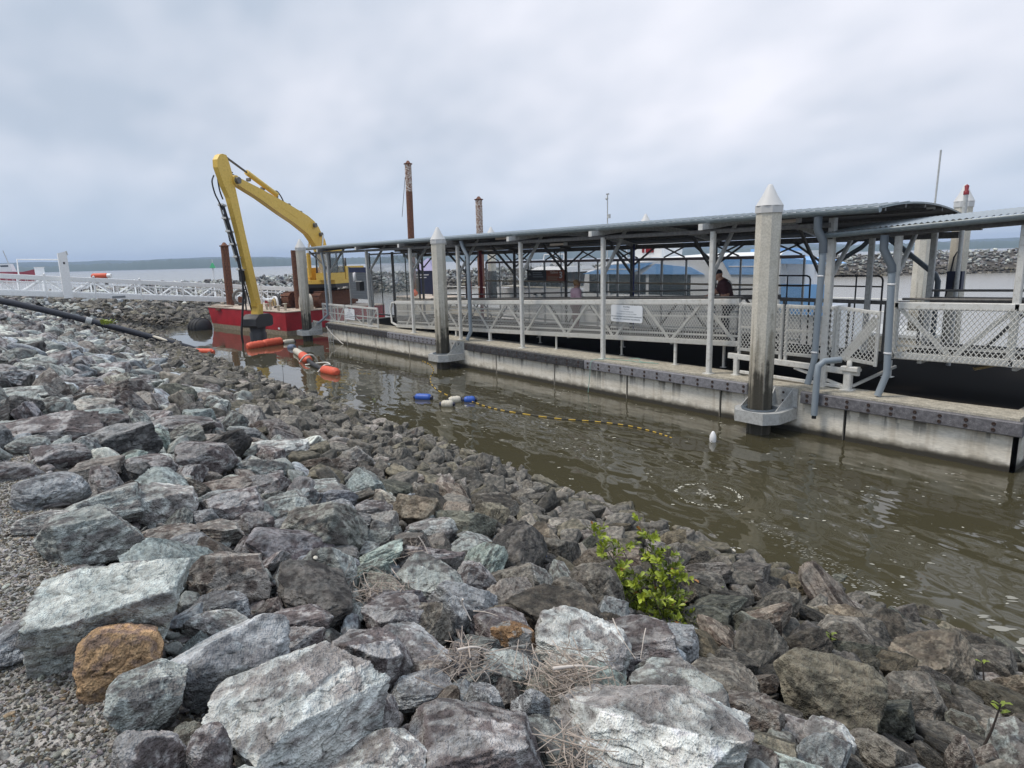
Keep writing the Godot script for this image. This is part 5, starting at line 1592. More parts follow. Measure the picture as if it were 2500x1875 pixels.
# ------------------------------------------------------------------ excavator
func make_excavator() -> void:
	var e := thing("excavator", "yellow long-reach excavator standing on the red barge, its arm in the water", "excavator", Vector3(-37.5, 0, -16.3), "", -0.967)
	var st: SurfaceTool
	var D := 1.30
	# x forward, z to the machine's right
	for s in [-1, 1]:
		var zc: float = 0.45 + s * 1.02
		st = tool()
		var o := []
		for i in 9: o.append(Vector2(1.75 + 0.42 * cos(-PI / 2 + PI * i / 8.0), D + 0.45 + 0.42 * sin(-PI / 2 + PI * i / 8.0)))
		for i in 9: o.append(Vector2(-1.75 + 0.42 * cos(PI / 2 + PI * i / 8.0), D + 0.45 + 0.42 * sin(PI / 2 + PI * i / 8.0)))
		prism(st, o, Vector3(0, 0, zc), Vector3.RIGHT, Vector3.UP, Vector3(0, 0, 0.24))
		var tr := obj("track", st, M.rust, e)
		st = tool()
		for i in 30:
			var t := i / 30.0
			var p: Vector2; var n: Vector2
			var per := 7.0 + 2 * PI * 0.42
			var dd := t * per
			if dd < 3.5: p = Vector2(-1.75 + dd, D + 0.87); n = Vector2(0, 1)
			elif dd < 3.5 + PI * 0.42:
				var a := PI / 2 - (dd - 3.5) / 0.42; p = Vector2(1.75 + cos(a) * 0.42, D + 0.45 + sin(a) * 0.42); n = Vector2(cos(a), sin(a))
			elif dd < 7.0 + PI * 0.42: p = Vector2(1.75 - (dd - 3.5 - PI * 0.42), D + 0.03); n = Vector2(0, -1)
			else:
				var a := -PI / 2 - (dd - 7.0 - PI * 0.42) / 0.42; p = Vector2(-1.75 + cos(a) * 0.42, D + 0.45 + sin(a) * 0.42); n = Vector2(cos(a), sin(a))
			var tx := Vector3(n.y, -n.x, 0)
			box_axes(st, Vector3(p.x, p.y, zc) + Vector3(n.x, n.y, 0) * 0.02, tx * 0.07, Vector3(n.x, n.y, 0) * 0.025, Vector3(0, 0, 0.30))
		tag(obj("track_shoes", st, M.rust, tr), "", "", "", "stuff")
	st = tool(true); lathe(st, Vector3(0, 0, 0.3), [Vector2(0.75, D + 0.5), Vector2(0.75, D + 0.95), Vector2(0.9, D + 0.95), Vector2(0.9, D + 1.10)], 24); obj("slewing_ring", st, M.black_steel, e)
	# house
	st = tool(); bx(st, Vector3(-2.3, 2.42, -1.38), Vector3(1.25, 2.62, 1.38)); obj("frame", st, M.black_steel, e)
	st = tool(); bx(st, Vector3(-2.25, 2.623, -1.36), Vector3(1.28, 2.84, 1.36)); obj("side_skirt", st, M.yellow, e)
	st = tool(); bx(st, Vector3(-2.2, 2.843, 0.45), Vector3(0.95, 3.55, 1.34)); obj("fuel_tank_housing", st, M.yellow, e)
	st = tool()
	for k in 4: bx(st, Vector3(0.953, 2.98 + (k % 2) * 0.2, 0.72), Vector3(0.957, 3.0 + (k % 2) * 0.2, 1.02))
	bx(st, Vector3(0.953, 2.98, 0.70), Vector3(0.957, 3.20, 0.72)); bx(st, Vector3(0.953, 2.98, 1.02), Vector3(0.957, 3.20, 1.04))
	obj("black_emblem", st, M.black_steel, e)
	st = tool(); bx(st, Vector3(-2.2, 2.843, -1.34), Vector3(-0.05, 3.60, 0.445)); obj("engine_cover", st, M.yellow, e)
	st = tool()
	var cw := []
	for i in 9: cw.append(Vector2(-2.2 - 0.75 * sin(PI * i / 8.0), -1.36 + 2.72 * i / 8.0))
	prism(st, cw, Vector3(0, 3.0, 0), Vector3.RIGHT, Vector3(0, 0, 1), Vector3(0, 0.55, 0)); obj("counterweight", st, M.yellow, e)
	st = tool(true); lathe(st, Vector3(-1.5, 3.6, -0.5), [Vector2(0.07, 0), Vector2(0.07, 0.5), Vector2(0.05, 0.5)], 10); obj("exhaust_pipe", st, M.black_steel, e)
	st = tool(true)
	tube(st, [Vector3(0.9, 3.55, 0.5), Vector3(0.9, 4.15, 0.5), Vector3(0.9, 4.2, 0.6), Vector3(0.9, 4.2, 1.25), Vector3(0.9, 4.15, 1.3), Vector3(0.9, 3.55, 1.3)], 0.025, 6)
	obj("handrail", st, M.black_steel, e)
	st = tool(true); tube(st, [Vector3(0.9, 3.88, 0.5), Vector3(0.9, 3.88, 1.3)], 0.02, 6); obj("handrail", st, M.black_steel, e)
	# cab: posts, panes and roof
	var c := Vector3(0.05, 2.845, -1.34)
	var cs := Vector3(1.55, 1.62, 0.98)
	st = tool()
	bx(st, c, c + Vector3(cs.x, 0.40, cs.z)); obj("cab_base", st, M.yellow, e)
	var cab := st
	st = tool()
	for q in [[0, 0], [cs.x, 0], [0, cs.z], [cs.x, cs.z], [cs.x * 0.5, 0], [cs.x * 0.5, cs.z]]:
		bar(st, c + Vector3(clampf(q[0], 0.05, cs.x - 0.05), 0.40, clampf(q[1], 0.05, cs.z - 0.05)), c + Vector3(clampf(q[0], 0.05, cs.x - 0.12), cs.y, clampf(q[1], 0.05, cs.z - 0.05)), 0.08, 0.08)
	var cf := obj("cab_frame", st, M.black_steel, e)
	st = tool(); bx(st, c + Vector3(-0.03, cs.y, -0.03), c + Vector3(cs.x - 0.02, cs.y + 0.09, cs.z + 0.03)); obj("cab_roof", st, M.yellow, e)
	for q in [[Vector3(0.09, 0.42, 0.012), Vector3(cs.x * 0.5 - 0.04, cs.y - 0.04, 0.022)], [Vector3(cs.x * 0.5 + 0.04, 0.42, 0.012), Vector3(cs.x - 0.12, cs.y - 0.04, 0.022)], [Vector3(0.09, 0.42, cs.z - 0.022), Vector3(cs.x * 0.5 - 0.04, cs.y - 0.04, cs.z - 0.012)], [Vector3(cs.x * 0.5 + 0.04, 0.42, cs.z - 0.022), Vector3(cs.x - 0.12, cs.y - 0.04, cs.z - 0.012)], [Vector3(cs.x - 0.06, 0.42, 0.1), Vector3(cs.x - 0.05, cs.y - 0.06, cs.z - 0.1)], [Vector3(0.012, 0.42, 0.1), Vector3(0.022, cs.y - 0.04, cs.z - 0.1)]]:
		st = tool(); bx(st, c + q[0], c + q[1]); obj("cab_window", st, M.glass, cf)
	st = tool()
	bx(st, c + Vector3(0.35, 0.41, 0.25), c + Vector3(0.85, 0.65, 0.72)); bx(st, c + Vector3(0.3, 0.66, 0.25), c + Vector3(0.42, 1.25, 0.72)); obj("seat", st, M.black_steel, e)
	# boom
	st = tool()
	var boom := [Vector2(7.42, 8.00), Vector2(5.48, 7.54), Vector2(3.34, 6.97), Vector2(1.6, 6.45), Vector2(1.05, 6.20), Vector2(0.62, 5.88), Vector2(0.02, 5.12), Vector2(-0.25, 4.3), Vector2(-0.33, 3.35), Vector2(-0.12, 2.95), Vector2(0.2, 3.05), Vector2(0.36, 3.7), Vector2(0.55, 4.25), Vector2(1.20, 4.98), Vector2(1.74, 5.45), Vector2(2.95, 6.0), Vector2(4.13, 6.43), Vector2(5.76, 7.08), Vector2(7.33, 7.60), Vector2(7.52, 7.75)]
	prism(st, boom, Vector3.ZERO, Vector3.RIGHT, Vector3.UP, Vector3(0, 0, 0.17))
	obj("boom", st, M.yellow, e)
	for q in [[7.38, 7.78, 0.16], [1.12, 5.95, 0.13], [0.55, 5.45, 0.12]]:
		st = tool(true)
		tube(st, [Vector3(q[0], q[1], -0.34), Vector3(q[0], q[1], 0.34)], q[2], 14); obj("pivot_pin", st, M.dark_steel, e)
	for q in [[7.38, 7.78, 0.24, 0.175], [0.05, 3.25, 0.26, 0.175], [1.12, 5.95, 0.20, 0.175], [6.62, 1.95, 0.18, 0.135]]:
		st = tool(true); tube(st, [Vector3(q[0], q[1], -q[3] - 0.02), Vector3(q[0], q[1], q[3] + 0.02)], q[2], 18); obj("pin_boss", st, M.yellow, e)
	for q in [[3.4, 6.62, 0.9], [5.2, 7.22, 0.5]]:
		st = tool(); box_axes(st, Vector3(q[0], q[1], 0), Vector3(q[2] * 0.9, q[2] * 0.32, 0), Vector3(-0.03, 0.09, 0), Vector3(0, 0, 0.178)); obj("stiffener", st, M.yellow, e)
	for k in 5:
		st = tool(); box_axes(st, Vector3(1.9 + k * 1.05, 6.64 + k * 0.33, 0.12), Vector3(0.06, 0.02, 0), Vector3(-0.02, 0.06, 0), Vector3(0, 0, 0.1)); obj("hose_clamp", st, M.dark_steel, e)
	# stick
	st = tool()
	var stick := [Vector2(8.52, 8.26), Vector2(8.50, 8.60), Vector2(8.30, 8.83), Vector2(8.10, 8.90), Vector2(7.84, 8.88), Vector2(7.70, 8.55), Vector2(7.56, 8.05), Vector2(7.46, 7.5), Vector2(7.08, 5.39), Vector2(6.72, 3.63), Vector2(6.40, 1.91), Vector2(6.48, 1.70), Vector2(6.84, 1.75), Vector2(6.86, 2.0), Vector2(7.20, 3.63), Vector2(7.54, 5.39), Vector2(7.92, 6.95), Vector2(8.20, 7.45)]
	prism(st, stick, Vector3.ZERO, Vector3.RIGHT, Vector3.UP, Vector3(0, 0, 0.13))
	obj("stick", st, M.yellow, e)
	st = tool(); bar(st, Vector3(6.55, 1.85, 0), Vector3(6.62, 1.28, 0), 0.40, 0.50); obj("stick_foot", st, M.yellow, e)
	# cylinders
	st = tool(true); tube(st, [Vector3(7.72, 8.80, 0), Vector3(6.3, 8.26, 0)], 0.055, 10); obj("cylinder_rod", st, M.dark_steel, e)
	st = tool(true); tube(st, [Vector3(6.35, 8.28, 0), Vector3(4.1, 7.40, 0)], 0.13, 12); obj("stick_cylinder", st, M.yellow, e)
	for s in [-0.45, 0.45]:
		st = tool(true); tube(st, [Vector3(0.95, 3.0, s), Vector3(0.95, 4.4, s)], 0.12, 12); obj("boom_cylinder", st, M.yellow, e)
		st = tool(true); tube(st, [Vector3(0.95, 4.4, s), Vector3(0.68, 5.4, s)], 0.06, 10); obj("cylinder_rod", st, M.chrome, e)
	# hoses
	var hoses := [
		[[7.0, 8.2, 0.3], [7.5, 8.35, 0.34], [7.85, 8.25, 0.36], [8.0, 7.9, 0.36], [7.98, 7.3, 0.34], [7.85, 6.9, 0.32]],
		[[7.0, 8.12, 0.3], [6.2, 7.88, 0.30], [5.0, 7.50, 0.30], [3.4, 7.08, 0.30], [1.5, 6.52, 0.30]],
		[[8.56, 7.9, 0.1], [8.72, 7.6, 0.1], [8.62, 7.1, 0.1], [8.42, 6.8, 0.12], [8.15, 6.4, 0.15]],
		[[8.15, 6.55, 0.14], [7.75, 5.2, 0.14], [7.45, 3.9, 0.16], [7.2, 2.6, 0.18], [7.15, 1.6, 0.2]],
		[[8.25, 6.55, 0.0], [7.85, 5.2, 0.0], [7.55, 3.9, 0.0], [7.35, 2.6, 0.1], [7.45, 1.2, 0.25], [7.55, 0.4, 0.3], [7.45, -0.4, 0.3]],
		[[8.0, 6.2, 0.2], [7.72, 5.4, 0.24], [7.6, 4.9, 0.2], [7.38, 4.2, 0.22], [7.3, 3.7, 0.2], [6.95, 2.4, 0.2], [6.75, 1.5, 0.2]],
		[[7.9, 6.0, 0.16], [7.75, 5.0, 0.26], [7.5, 4.4, 0.14], [7.35, 3.4, 0.22]],
		[[4.2, 7.55, 0.05], [3.9, 7.6, 0.1], [3.5, 7.35, 0.15], [3.2, 7.02, 0.2]]]
	for k in hoses.size():
		st = tool(true)
		var pts := []
		for q in hoses[k]: pts.append(Vector3(q[0], q[1], q[2]))
		tube(st, smooth_path(pts, 4), 0.052 if k == 4 else 0.034, 8); obj("hose", st, M.hose, e)
	st = tool(true); tube(st, [Vector3(8.22, 6.7, 0.24), Vector3(7.42, 4.0, 0.26)], 0.045, 8); obj("steel_line", st, M.galv, e)
	for i in 6:
		var f := i / 5.0
		st = tool(); box_axes(st, Vector3(lerpf(8.15, 7.35, f), lerpf(6.6, 3.6, f), 0.15), Vector3(0.13, 0.03, 0), Vector3(-0.01, 0.04, 0), Vector3(0, 0, 0.14)); obj("hose_clamp", st, M.galv, e)
	st = tool(); bx(st, Vector3(7.12, 3.0, 0.08), Vector3(7.32, 3.6, 0.3)); obj("valve_block", st, M.black_steel, e)
	# pump head
	st = tool(); prism(st, [Vector2(5.95, 0.80), Vector2(6.1, 0.72), Vector2(7.2, 0.72), Vector2(7.35, 0.82), Vector2(7.3, 1.15), Vector2(7.0, 1.36), Vector2(6.2, 1.36), Vector2(5.95, 1.2)], Vector3.ZERO, Vector3.RIGHT, Vector3.UP, Vector3(0, 0, 0.42)); obj("pump_head", st, M.black_steel, e)
	st = tool(true); lathe(st, Vector3(6.68, 0, 0), [Vector2(0.40, 0.72), Vector2(0.36, 0.45), Vector2(0.42, 0.40), Vector2(0.40, 0.05), Vector2(0.48, -0.1), Vector2(0.48, -0.6), Vector2(0, -0.6)], 18); obj("pump_suction", st, M.black_steel, e)

func smooth_path(pts: Array, sub: int) -> Array:
	var out := []
	var n := pts.size()
	for i in n - 1:
		var p0: Vector3 = pts[maxi(i - 1, 0)]; var p1: Vector3 = pts[i]; var p2: Vector3 = pts[i + 1]; var p3: Vector3 = pts[mini(i + 2, n - 1)]
		for k in sub:
			out.append(p1.cubic_interpolate(p2, p0, p3, k / float(sub)))
	out.append(pts[n - 1])
	return out

# ------------------------------------------------------------------ things farther off
func make_far_things() -> void:
	var st: SurfaceTool
	var m := thing("channel_marker", "green triangular channel marker on a white post in the bay", "marker", Vector3(-161.5, 0, -43.0))
	st = tool(true); lathe(st, Vector3.ZERO, [Vector2(0.22, -2), Vector2(0.22, 3.5)], 12); obj("post", st, M.white, m)
	st = tool(true); lathe(st, Vector3.ZERO, [Vector2(0.0, 3.3), Vector2(0.85, 3.4), Vector2(0.28, 4.4), Vector2(0.0, 4.6)], 4, false, 0.4); obj("green_topmark", st, M.marker_green, m)
	st = tool(); wire(st, Vector3(0, 4.5, 0), Vector3(0, 5.3, 0), 0.05); obj("light_spike", st, M.white, m)
	var r := thing("rescue_pod", "orange rounded rescue pod with a white end beyond the white gangway", "pod", Vector3(-60.6, 2.55, -7.7), "", 0.95)
	st = tool(true)
	var prof := []
	for i in 13:
		var a := -PI / 2 + PI * i / 12.0
		prof.append(Vector2(cos(a) * 0.20, sin(a) * 0.22 + (0.45 if i > 6 else -0.45)))
	lathe(st, Vector3.ZERO, prof, 16)
	var o := obj("pod_body", st, M.orange, r); o.rotation.z = PI / 2; o.position.y = 0.72
	st = tool(true); tube(st, [Vector3(0.55, 0.72, 0), Vector3(0.85, 0.70, 0)], 0.17, 12); obj("white_end", st, M.white, r)
	for x in [-0.4, 0.4]:
		st = tool(); bx(st, Vector3(x - 0.05, 0, -0.2), Vector3(x + 0.05, 0.58, 0.2)); obj("chock", st, M.dark_steel, r)
	# outer pontoon with a hooped ladder, a ball and a drum
	var p := thing("outer_pontoon", "low grey floating pontoon of the outer berth behind the shelter", "pontoon", Vector3(-27, 0, -26.3))
	st = tool(); bx(st, Vector3(-16, -0.5, -1.6), Vector3(19, 0.75, 1.6)); obj("float_body", st, M.concrete, p)
	st = tool(); bx(st, Vector3(-16.05, 0.753, -1.65), Vector3(19.05, 0.85, 1.65)); obj("deck", st, M.galv, p)
	for yy in [1.35, 1.85]:
		st = tool(true); tube(st, [Vector3(-15, yy, -1.5), Vector3(18, yy, -1.5)], 0.03, 6); obj("guard_rail", st, M.white_steel, p)
	for i in 12:
		st = tool(); wire(st, Vector3(-15 + i * 3.0, 0.85, -1.5), Vector3(-15 + i * 3.0, 1.85, -1.5), 0.03); obj("rail_post", st, M.white_steel, p)
	var ld := thing("boarding_steps", "white tubular boarding steps standing on the outer pontoon", "steps", Vector3(-29.6, 0.85, -25.4))
	for s in [-0.35, 0.35]:
		st = tool(true); tube(st, [Vector3(-0.5, 0, s), Vector3(0.2, 1.5, s), Vector3(0.5, 1.95, s), Vector3(0.55, 0.0, s)], 0.035, 6); obj("side_frame", st, M.white, ld)
	for k in 5:
		st = tool(); bar(st, Vector3(-0.35 + k * 0.15, 0.3 + k * 0.32, -0.35), Vector3(-0.35 + k * 0.15, 0.3 + k * 0.32, 0.35), 0.2, 0.04); obj("tread", st, M.white, ld)
	var bl := thing("orange_buoy_ball", "round orange buoy seen through the far glazed bay", "buoy", Vector3(-40.2, 1.55, -24.0))
	st = tool(true); lathe(st, Vector3.ZERO, [Vector2(0, -0.21), Vector2(0.15, -0.15), Vector2(0.21, 0), Vector2(0.15, 0.15), Vector2(0.05, 0.22), Vector2(0.05, 0.3), Vector2(0, 0.3)], 16); obj("ball", st, M.orange, bl)
	var dr := thing("orange_barrel", "orange barrel with a white label beside the round orange buoy", "barrel", Vector3(-39.2, 1.34, -25.2))
	st = tool(true); lathe(st, Vector3.ZERO, [Vector2(0.24, 0), Vector2(0.26, 0.05), Vector2(0.26, 0.6), Vector2(0.20, 0.66), Vector2(0, 0.66)], 16); obj("barrel_body", st, M.orange, dr)
	st = tool(); bx(st, Vector3(0.02, 0.15, 0.255), Vector3(0.22, 0.4, 0.265)); obj("label", st, M.white, dr); dr.rotation.y = 0.5
	var wb := thing("work_float", "low tan work float beyond the far end of the shelter", "float", Vector3(-39.6, 0, -24.9))
	st = tool(); bx(st, Vector3(-2.5, -0.4, -1.2), Vector3(2.5, 1.28, 1.6)); obj("float_body", st, M.concrete, wb)
	st = tool(); bx(st, Vector3(-2.55, 1.283, -1.25), Vector3(2.55, 1.335, 1.65)); obj("deck", st, M.barge_deck, wb)
	var tn := thing("pop_up_tent", "small mauve pop-up tent with dark walls behind the shelter", "tent", Vector3(-43.2, 0.0, -27.1), "", 0.5)
	st = tool(); loft(st, [[Vector3(-0.95, 3.05, -0.95), Vector3(0.95, 3.05, -0.95), Vector3(0.95, 3.05, 0.95), Vector3(-0.95, 3.05, 0.95)], [Vector3(-0.03, 4.0, -0.03), Vector3(0.03, 4.0, -0.03), Vector3(0.03, 4.0, 0.03), Vector3(-0.03, 4.0, 0.03)]]); obj("tent_roof", st, M.tent, tn)
	st = tool(); bx(st, Vector3(-0.9, 0.8, -0.9), Vector3(0.9, 3.03, 0.9)); obj("tent_wall", st, M.navy, tn)
	for k in 2:
		st = tool(); bx(st, Vector3(-0.6, 2.72 - k * 0.2, 0.905), Vector3(0.5 - k * 0.2, 2.78 - k * 0.2, 0.91)); obj("print_line", st, M.light_base, tn)
	var an := thing("weather_mast", "slender mast with small instruments rising behind the middle of the roof", "mast", Vector3(-23.95, 0, -26.2))
	st = tool(true); tube(st, [Vector3(0, 0.85, 0), Vector3(0, 7.0, 0)], 0.03, 8); obj("mast_tube", st, M.galv, an)
	st = tool(true); lathe(st, Vector3(-0.05, 6.75, 0), [Vector2(0, -0.09), Vector2(0.09, 0), Vector2(0, 0.09)], 8); obj("sensor", st, M.galv, an)
	st = tool(); bar(st, Vector3(-0.08, 6.98, 0), Vector3(0.1, 6.98, 0), 0.05, 0.05); obj("vane", st, M.dark_steel, an)
	st = tool(); bx(st, Vector3(0.05, 5.75, -0.06), Vector3(0.17, 5.95, 0.06)); obj("sensor_box", st, M.galv, an)
	var lp := thing("beacon_pole", "rusty red beacon pole in front of the tall pile behind the roof end", "beacon", Vector3(-5.40, 0, -18.2))
	st = tool(true); tube(st, [Vector3(0, 0.95, 0), Vector3(0, 5.0, 0)], 0.05, 10); obj("pole", st, M.galv, lp)
	st = tool(true); lathe(st, Vector3(0, 5.0, 0), [Vector2(0.06, 0), Vector2(0.06, 0.08), Vector2(0.04, 0.1), Vector2(0.05, 0.2), Vector2(0, 0.24)], 10); obj("red_lamp_housing", st, M.red_post, lp)
	var rc := thing("red_cabinet", "narrow red cabinet standing between the posts near the tent", "cabinet", Vector3(-26.5, 0, -18.9))
	st = tool(); bx(st, Vector3(-0.12, 1.9, -0.1), Vector3(0.12, 2.75, 0.1)); obj("cabinet_body", st, M.red_post, rc)
	st = tool(); bar(st, Vector3(0, DECK, 0), Vector3(0, 1.9, 0), 0.08, 0.08); obj("cabinet_leg", st, M.dark_steel, rc)
	st = tool(); bx(st, Vector3(-0.12, 2.8, -0.05), Vector3(0.12, 3.2, 0.05)); obj("white_panel", st, M.sign_white, rc)
	var sb := thing("sleeve_notice", "pale grey notice on the black sleeve of the outer pile", "notice", Vector3(-21.5, 0, -26.15))
	st = tool(); bx(st, Vector3(-0.28, 2.0, -0.01), Vector3(0.28, 2.55, 0.01)); obj("plate", st, M.sign_white, sb)
	st = tool(); prism(st, [Vector2(0.02, 2.2), Vector2(0.22, 2.2), Vector2(0.22, 2.36)], Vector3(0, 0, 0.012), Vector3.RIGHT, Vector3.UP, Vector3(0, 0, 0.002)); obj("symbol", st, M.print_grey, sb)
	var bt := thing("workboat", "distant red and white workboat at the left edge", "boat", Vector3(-318, 0, -13), "", 1.05)
	st = tool()
	loft(st, [[Vector3(-6, 3.6, -1.5), Vector3(-6, 0, -1.2), Vector3(-6, 0, 1.2), Vector3(-6, 3.6, 1.5)], [Vector3(3, 3.4, -1.6), Vector3(3, 0, -1.3), Vector3(3, 0, 1.3), Vector3(3, 3.4, 1.6)], [Vector3(7, 4.4, -0.15), Vector3(6, 0, -0.1), Vector3(6, 0, 0.1), Vector3(7, 4.4, 0.15)]])
	obj("hull", st, M.hull_red, bt)
	st = tool(); loft(st, [[Vector3(-5.5, 3.6, -1.3), Vector3(-0.5, 3.6, -1.3), Vector3(-0.5, 3.6, 1.3), Vector3(-5.5, 3.6, 1.3)], [Vector3(-5.2, 6.6, -1.1), Vector3(-1.3, 6.6, -1.1), Vector3(-1.3, 6.6, 1.1), Vector3(-5.2, 6.6, 1.1)]]); obj("wheelhouse", st, M.white, bt)
	st = tool(); bx(st, Vector3(-4.6, 5.5, 1.19), Vector3(-1.9, 6.1, 1.24)); obj("window", st, M.dark_glass, bt)
	st = tool(); bar(st, Vector3(-2.2, 6.6, 0), Vector3(-3.4, 11.6, 0), 0.25, 0.25); obj("mast", st, M.galv, bt)
	st = tool(); bar(st, Vector3(-7.2, 3.0, 0), Vector3(-7.4, 8.2, 0), 0.7, 0.7); obj("orange_derrick", st, M.orange, bt)

func make_boats() -> void:
	var st: SurfaceTool
	var f := thing("ferry", "blue and white passenger ferry berthed behind the shelter", "ferry", Vector3(0, 0, -21.3))
	# hull and deckhouse as cross-sections along x: bow to the far end
	st = tool()
	var secs := []
	for q in [[-22.4, 0.15, 2.2, 0.0], [-21.2, 0.9, 2.25, 0.0], [-19.0, 1.45, 2.1, 0.0], [-12.0, 1.5, 2.0, 0.0], [-9.9, 1.45, 2.0, 0.0]]:
		secs.append([Vector3(q[0], q[2], -1.5 + q[1]), Vector3(q[0] + 0.2, 0.0, -1.5 + q[1] * 0.75), Vector3(q[0] + 0.2, 0.0, -1.5 - q[1] * 0.75), Vector3(q[0], q[2], -1.5 - q[1])])
	loft(st, secs); obj("hull", st, M.ferry_white, f)
	st = tool()
	secs = []
	for q in [[-21.7, 2.26, 0.75], [-21.2, 3.15, 1.1], [-19.2, 3.58, 1.38], [-14.5, 3.80, 1.42], [-11.6, 3.82, 1.42]]:
		var w: float = q[2]
		secs.append([Vector3(q[0], q[1] - 0.12, -1.5 + w), Vector3(q[0], 2.0, -1.5 + w), Vector3(q[0], 2.0, -1.5 - w), Vector3(q[0], q[1] - 0.12, -1.5 - w), Vector3(q[0], q[1], -1.5 - w + 0.2), Vector3(q[0], q[1], -1.5 + w - 0.2)])
	loft(st, secs); obj("deckhouse", st, M.ferry_white, f)
	for q in [[-20.9, -19.6], [-19.5, -17.4], [-17.3, -15.2], [-15.1, -13.4], [-13.3, -11.8]]:
		st = tool()
		var za: float = lerpf(-0.38, -0.115, smoothstep(-21.2, -19.2, q[0])); var zb: float = lerpf(-0.38, -0.115, smoothstep(-21.2, -19.2, q[1]))
		quad(st, Vector3(q[0] + 0.03, 2.22, za + 0.03), Vector3(q[1] - 0.03, 2.22, zb + 0.03), Vector3(q[1] - 0.03, 3.02, zb + 0.03), Vector3(q[0] + 0.03, 3.02, za + 0.03))
		quad(st, Vector3(q[0] + 0.03, 3.02, za + 0.03), Vector3(q[1] - 0.03, 3.02, zb + 0.03), Vector3(q[1] - 0.03, 3.02, zb - 0.1), Vector3(q[0] + 0.03, 3.02, za - 0.1))
		obj("window", st, M.ferry_window, f)
	for q in [[[-21.0, 3.03], [-18.2, 3.03], [-17.0, 3.50], [-19.3, 3.42]], [[-17.6, 3.03], [-14.6, 3.03], [-15.2, 3.30], [-16.9, 3.45]], [[-13.5, 3.03], [-11.75, 3.03], [-11.75, 3.62], [-13.9, 3.62]]]:
		st = tool()
		var poly := []
		for v in q: poly.append(Vector2(v[0], v[1]))
		prism(st, poly, Vector3(0, 0, -0.045), Vector3.RIGHT, Vector3.UP, Vector3(0, 0, 0.018)); obj("blue_stripe", st, M.ferry_blue, f)
	st = tool(); bx(st, Vector3(-21.0, 3.22, -0.03), Vector3(-17.8, 3.26, -0.018)); obj("white_line", st, M.white, f)
	st = tool(); bx(st, Vector3(-13.55, 3.30, -0.022), Vector3(-11.75, 3.34, -0.012)); obj("white_line", st, M.white, f)
	st = tool(); bx(st, Vector3(-13.0, 3.80, -2.4), Vector3(-12.0, 3.92, -0.5)); obj("roof_blue_panel", st, M.ferry_blue, f)
	st = tool(); bx(st, Vector3(-11.5, 1.7, -0.06), Vector3(-10.0, 2.72, -0.0)); obj("stern_panel", st, M.ferry_blue, f)
	st = tool(); prism(st, [Vector2(-11.6, 3.40), Vector2(-10.2, 3.36), Vector2(-10.6, 3.50), Vector2(-11.6, 3.62)], Vector3(0, 0, -1.0), Vector3.RIGHT, Vector3.UP, Vector3(0, 0, 0.9)); obj("stern_awning", st, M.ferry_blue, f)
	for x in [-10.4, -11.4]:
		st = tool(); wire(st, Vector3(x, 2.0, -0.2), Vector3(x - 0.1, 3.4, -0.3), 0.03); obj("awning_post", st, M.white, f)
	st = tool(); bx(st, Vector3(-18.6, 3.70, -2.2), Vector3(-17.2, 4.3, -0.8)); obj("wheelhouse", st, M.ferry_white, f)
	st = tool(); bx(st, Vector3(-18.2, 3.9, -0.79), Vector3(-17.6, 4.15, -0.76)); obj("red_panel", st, M.red_post, f)
	for x in [-18.9, -17.9, -16.9]:
		st = tool(); wire(st, Vector3(x, 3.6, -0.6), Vector3(x, 4.5, -0.6), 0.025); obj("roof_rail_post", st, M.white, f)
	# white cruiser
	var c := thing("white_cruiser", "white cruiser with a black raked windscreen behind the hanging sign", "boat", Vector3(0, 0, -21.4))
	st = tool()
	secs = []
	for q in [[-29.0, 0.08, 2.25], [-27.4, 0.75, 2.28], [-25.5, 1.15, 2.30], [-22.7, 1.2, 2.34], [-22.3, 1.15, 2.34]]:
		secs.append([Vector3(q[0], q[2], -1.3 + q[1]), Vector3(q[0] + 0.3, 0.0, -1.3 + q[1] * 0.6), Vector3(q[0] + 0.3, 0.0, -1.3 - q[1] * 0.6), Vector3(q[0], q[2], -1.3 - q[1])])
	loft(st, secs); obj("hull", st, M.white, c)
	for x in [-24.6, -24.05]:
		st = tool(); bx(st, Vector3(x, 1.98, -0.165), Vector3(x + 0.16, 2.10, -0.10)); obj("porthole", st, M.dark_glass, c)
	st = tool(); bx(st, Vector3(-26.5, 1.72, -0.32), Vector3(-22.4, 1.76, -0.16)); obj("rubbing_strake", st, M.navy, c)
	st = tool(); bx(st, Vector3(-27.2, 2.345, -2.2), Vector3(-22.35, 2.40, -0.1)); obj("deck_edge", st, M.cream, c)
	st = tool()
	loft(st, [[Vector3(-25.9, 2.40, -0.25), Vector3(-22.5, 2.40, -0.25), Vector3(-22.5, 2.40, -2.3), Vector3(-25.9, 2.40, -2.3)], [Vector3(-25.0, 3.10, -0.40), Vector3(-22.6, 3.10, -0.40), Vector3(-22.6, 3.10, -2.2), Vector3(-25.0, 3.10, -2.2)]])
	obj("windscreen", st, M.dark_glass, c)
	for x in [-25.2, -24.3, -23.3]:
		st = tool(); bar(st, Vector3(x - 0.25, 2.41, -0.24), Vector3(x + 0.1, 3.09, -0.38), 0.09, 0.03); obj("windscreen_post", st, M.black_steel, c)
	st = tool(); loft(st, [[Vector3(-25.3, 3.10, -0.2), Vector3(-22.4, 3.10, -0.2), Vector3(-22.4, 3.10, -2.4), Vector3(-25.3, 3.10, -2.4)], [Vector3(-24.7, 3.36, -0.5), Vector3(-22.5, 3.36, -0.5), Vector3(-22.5, 3.36, -2.1), Vector3(-24.7, 3.36, -2.1)]]); obj("cabin_roof", st, M.white, c)
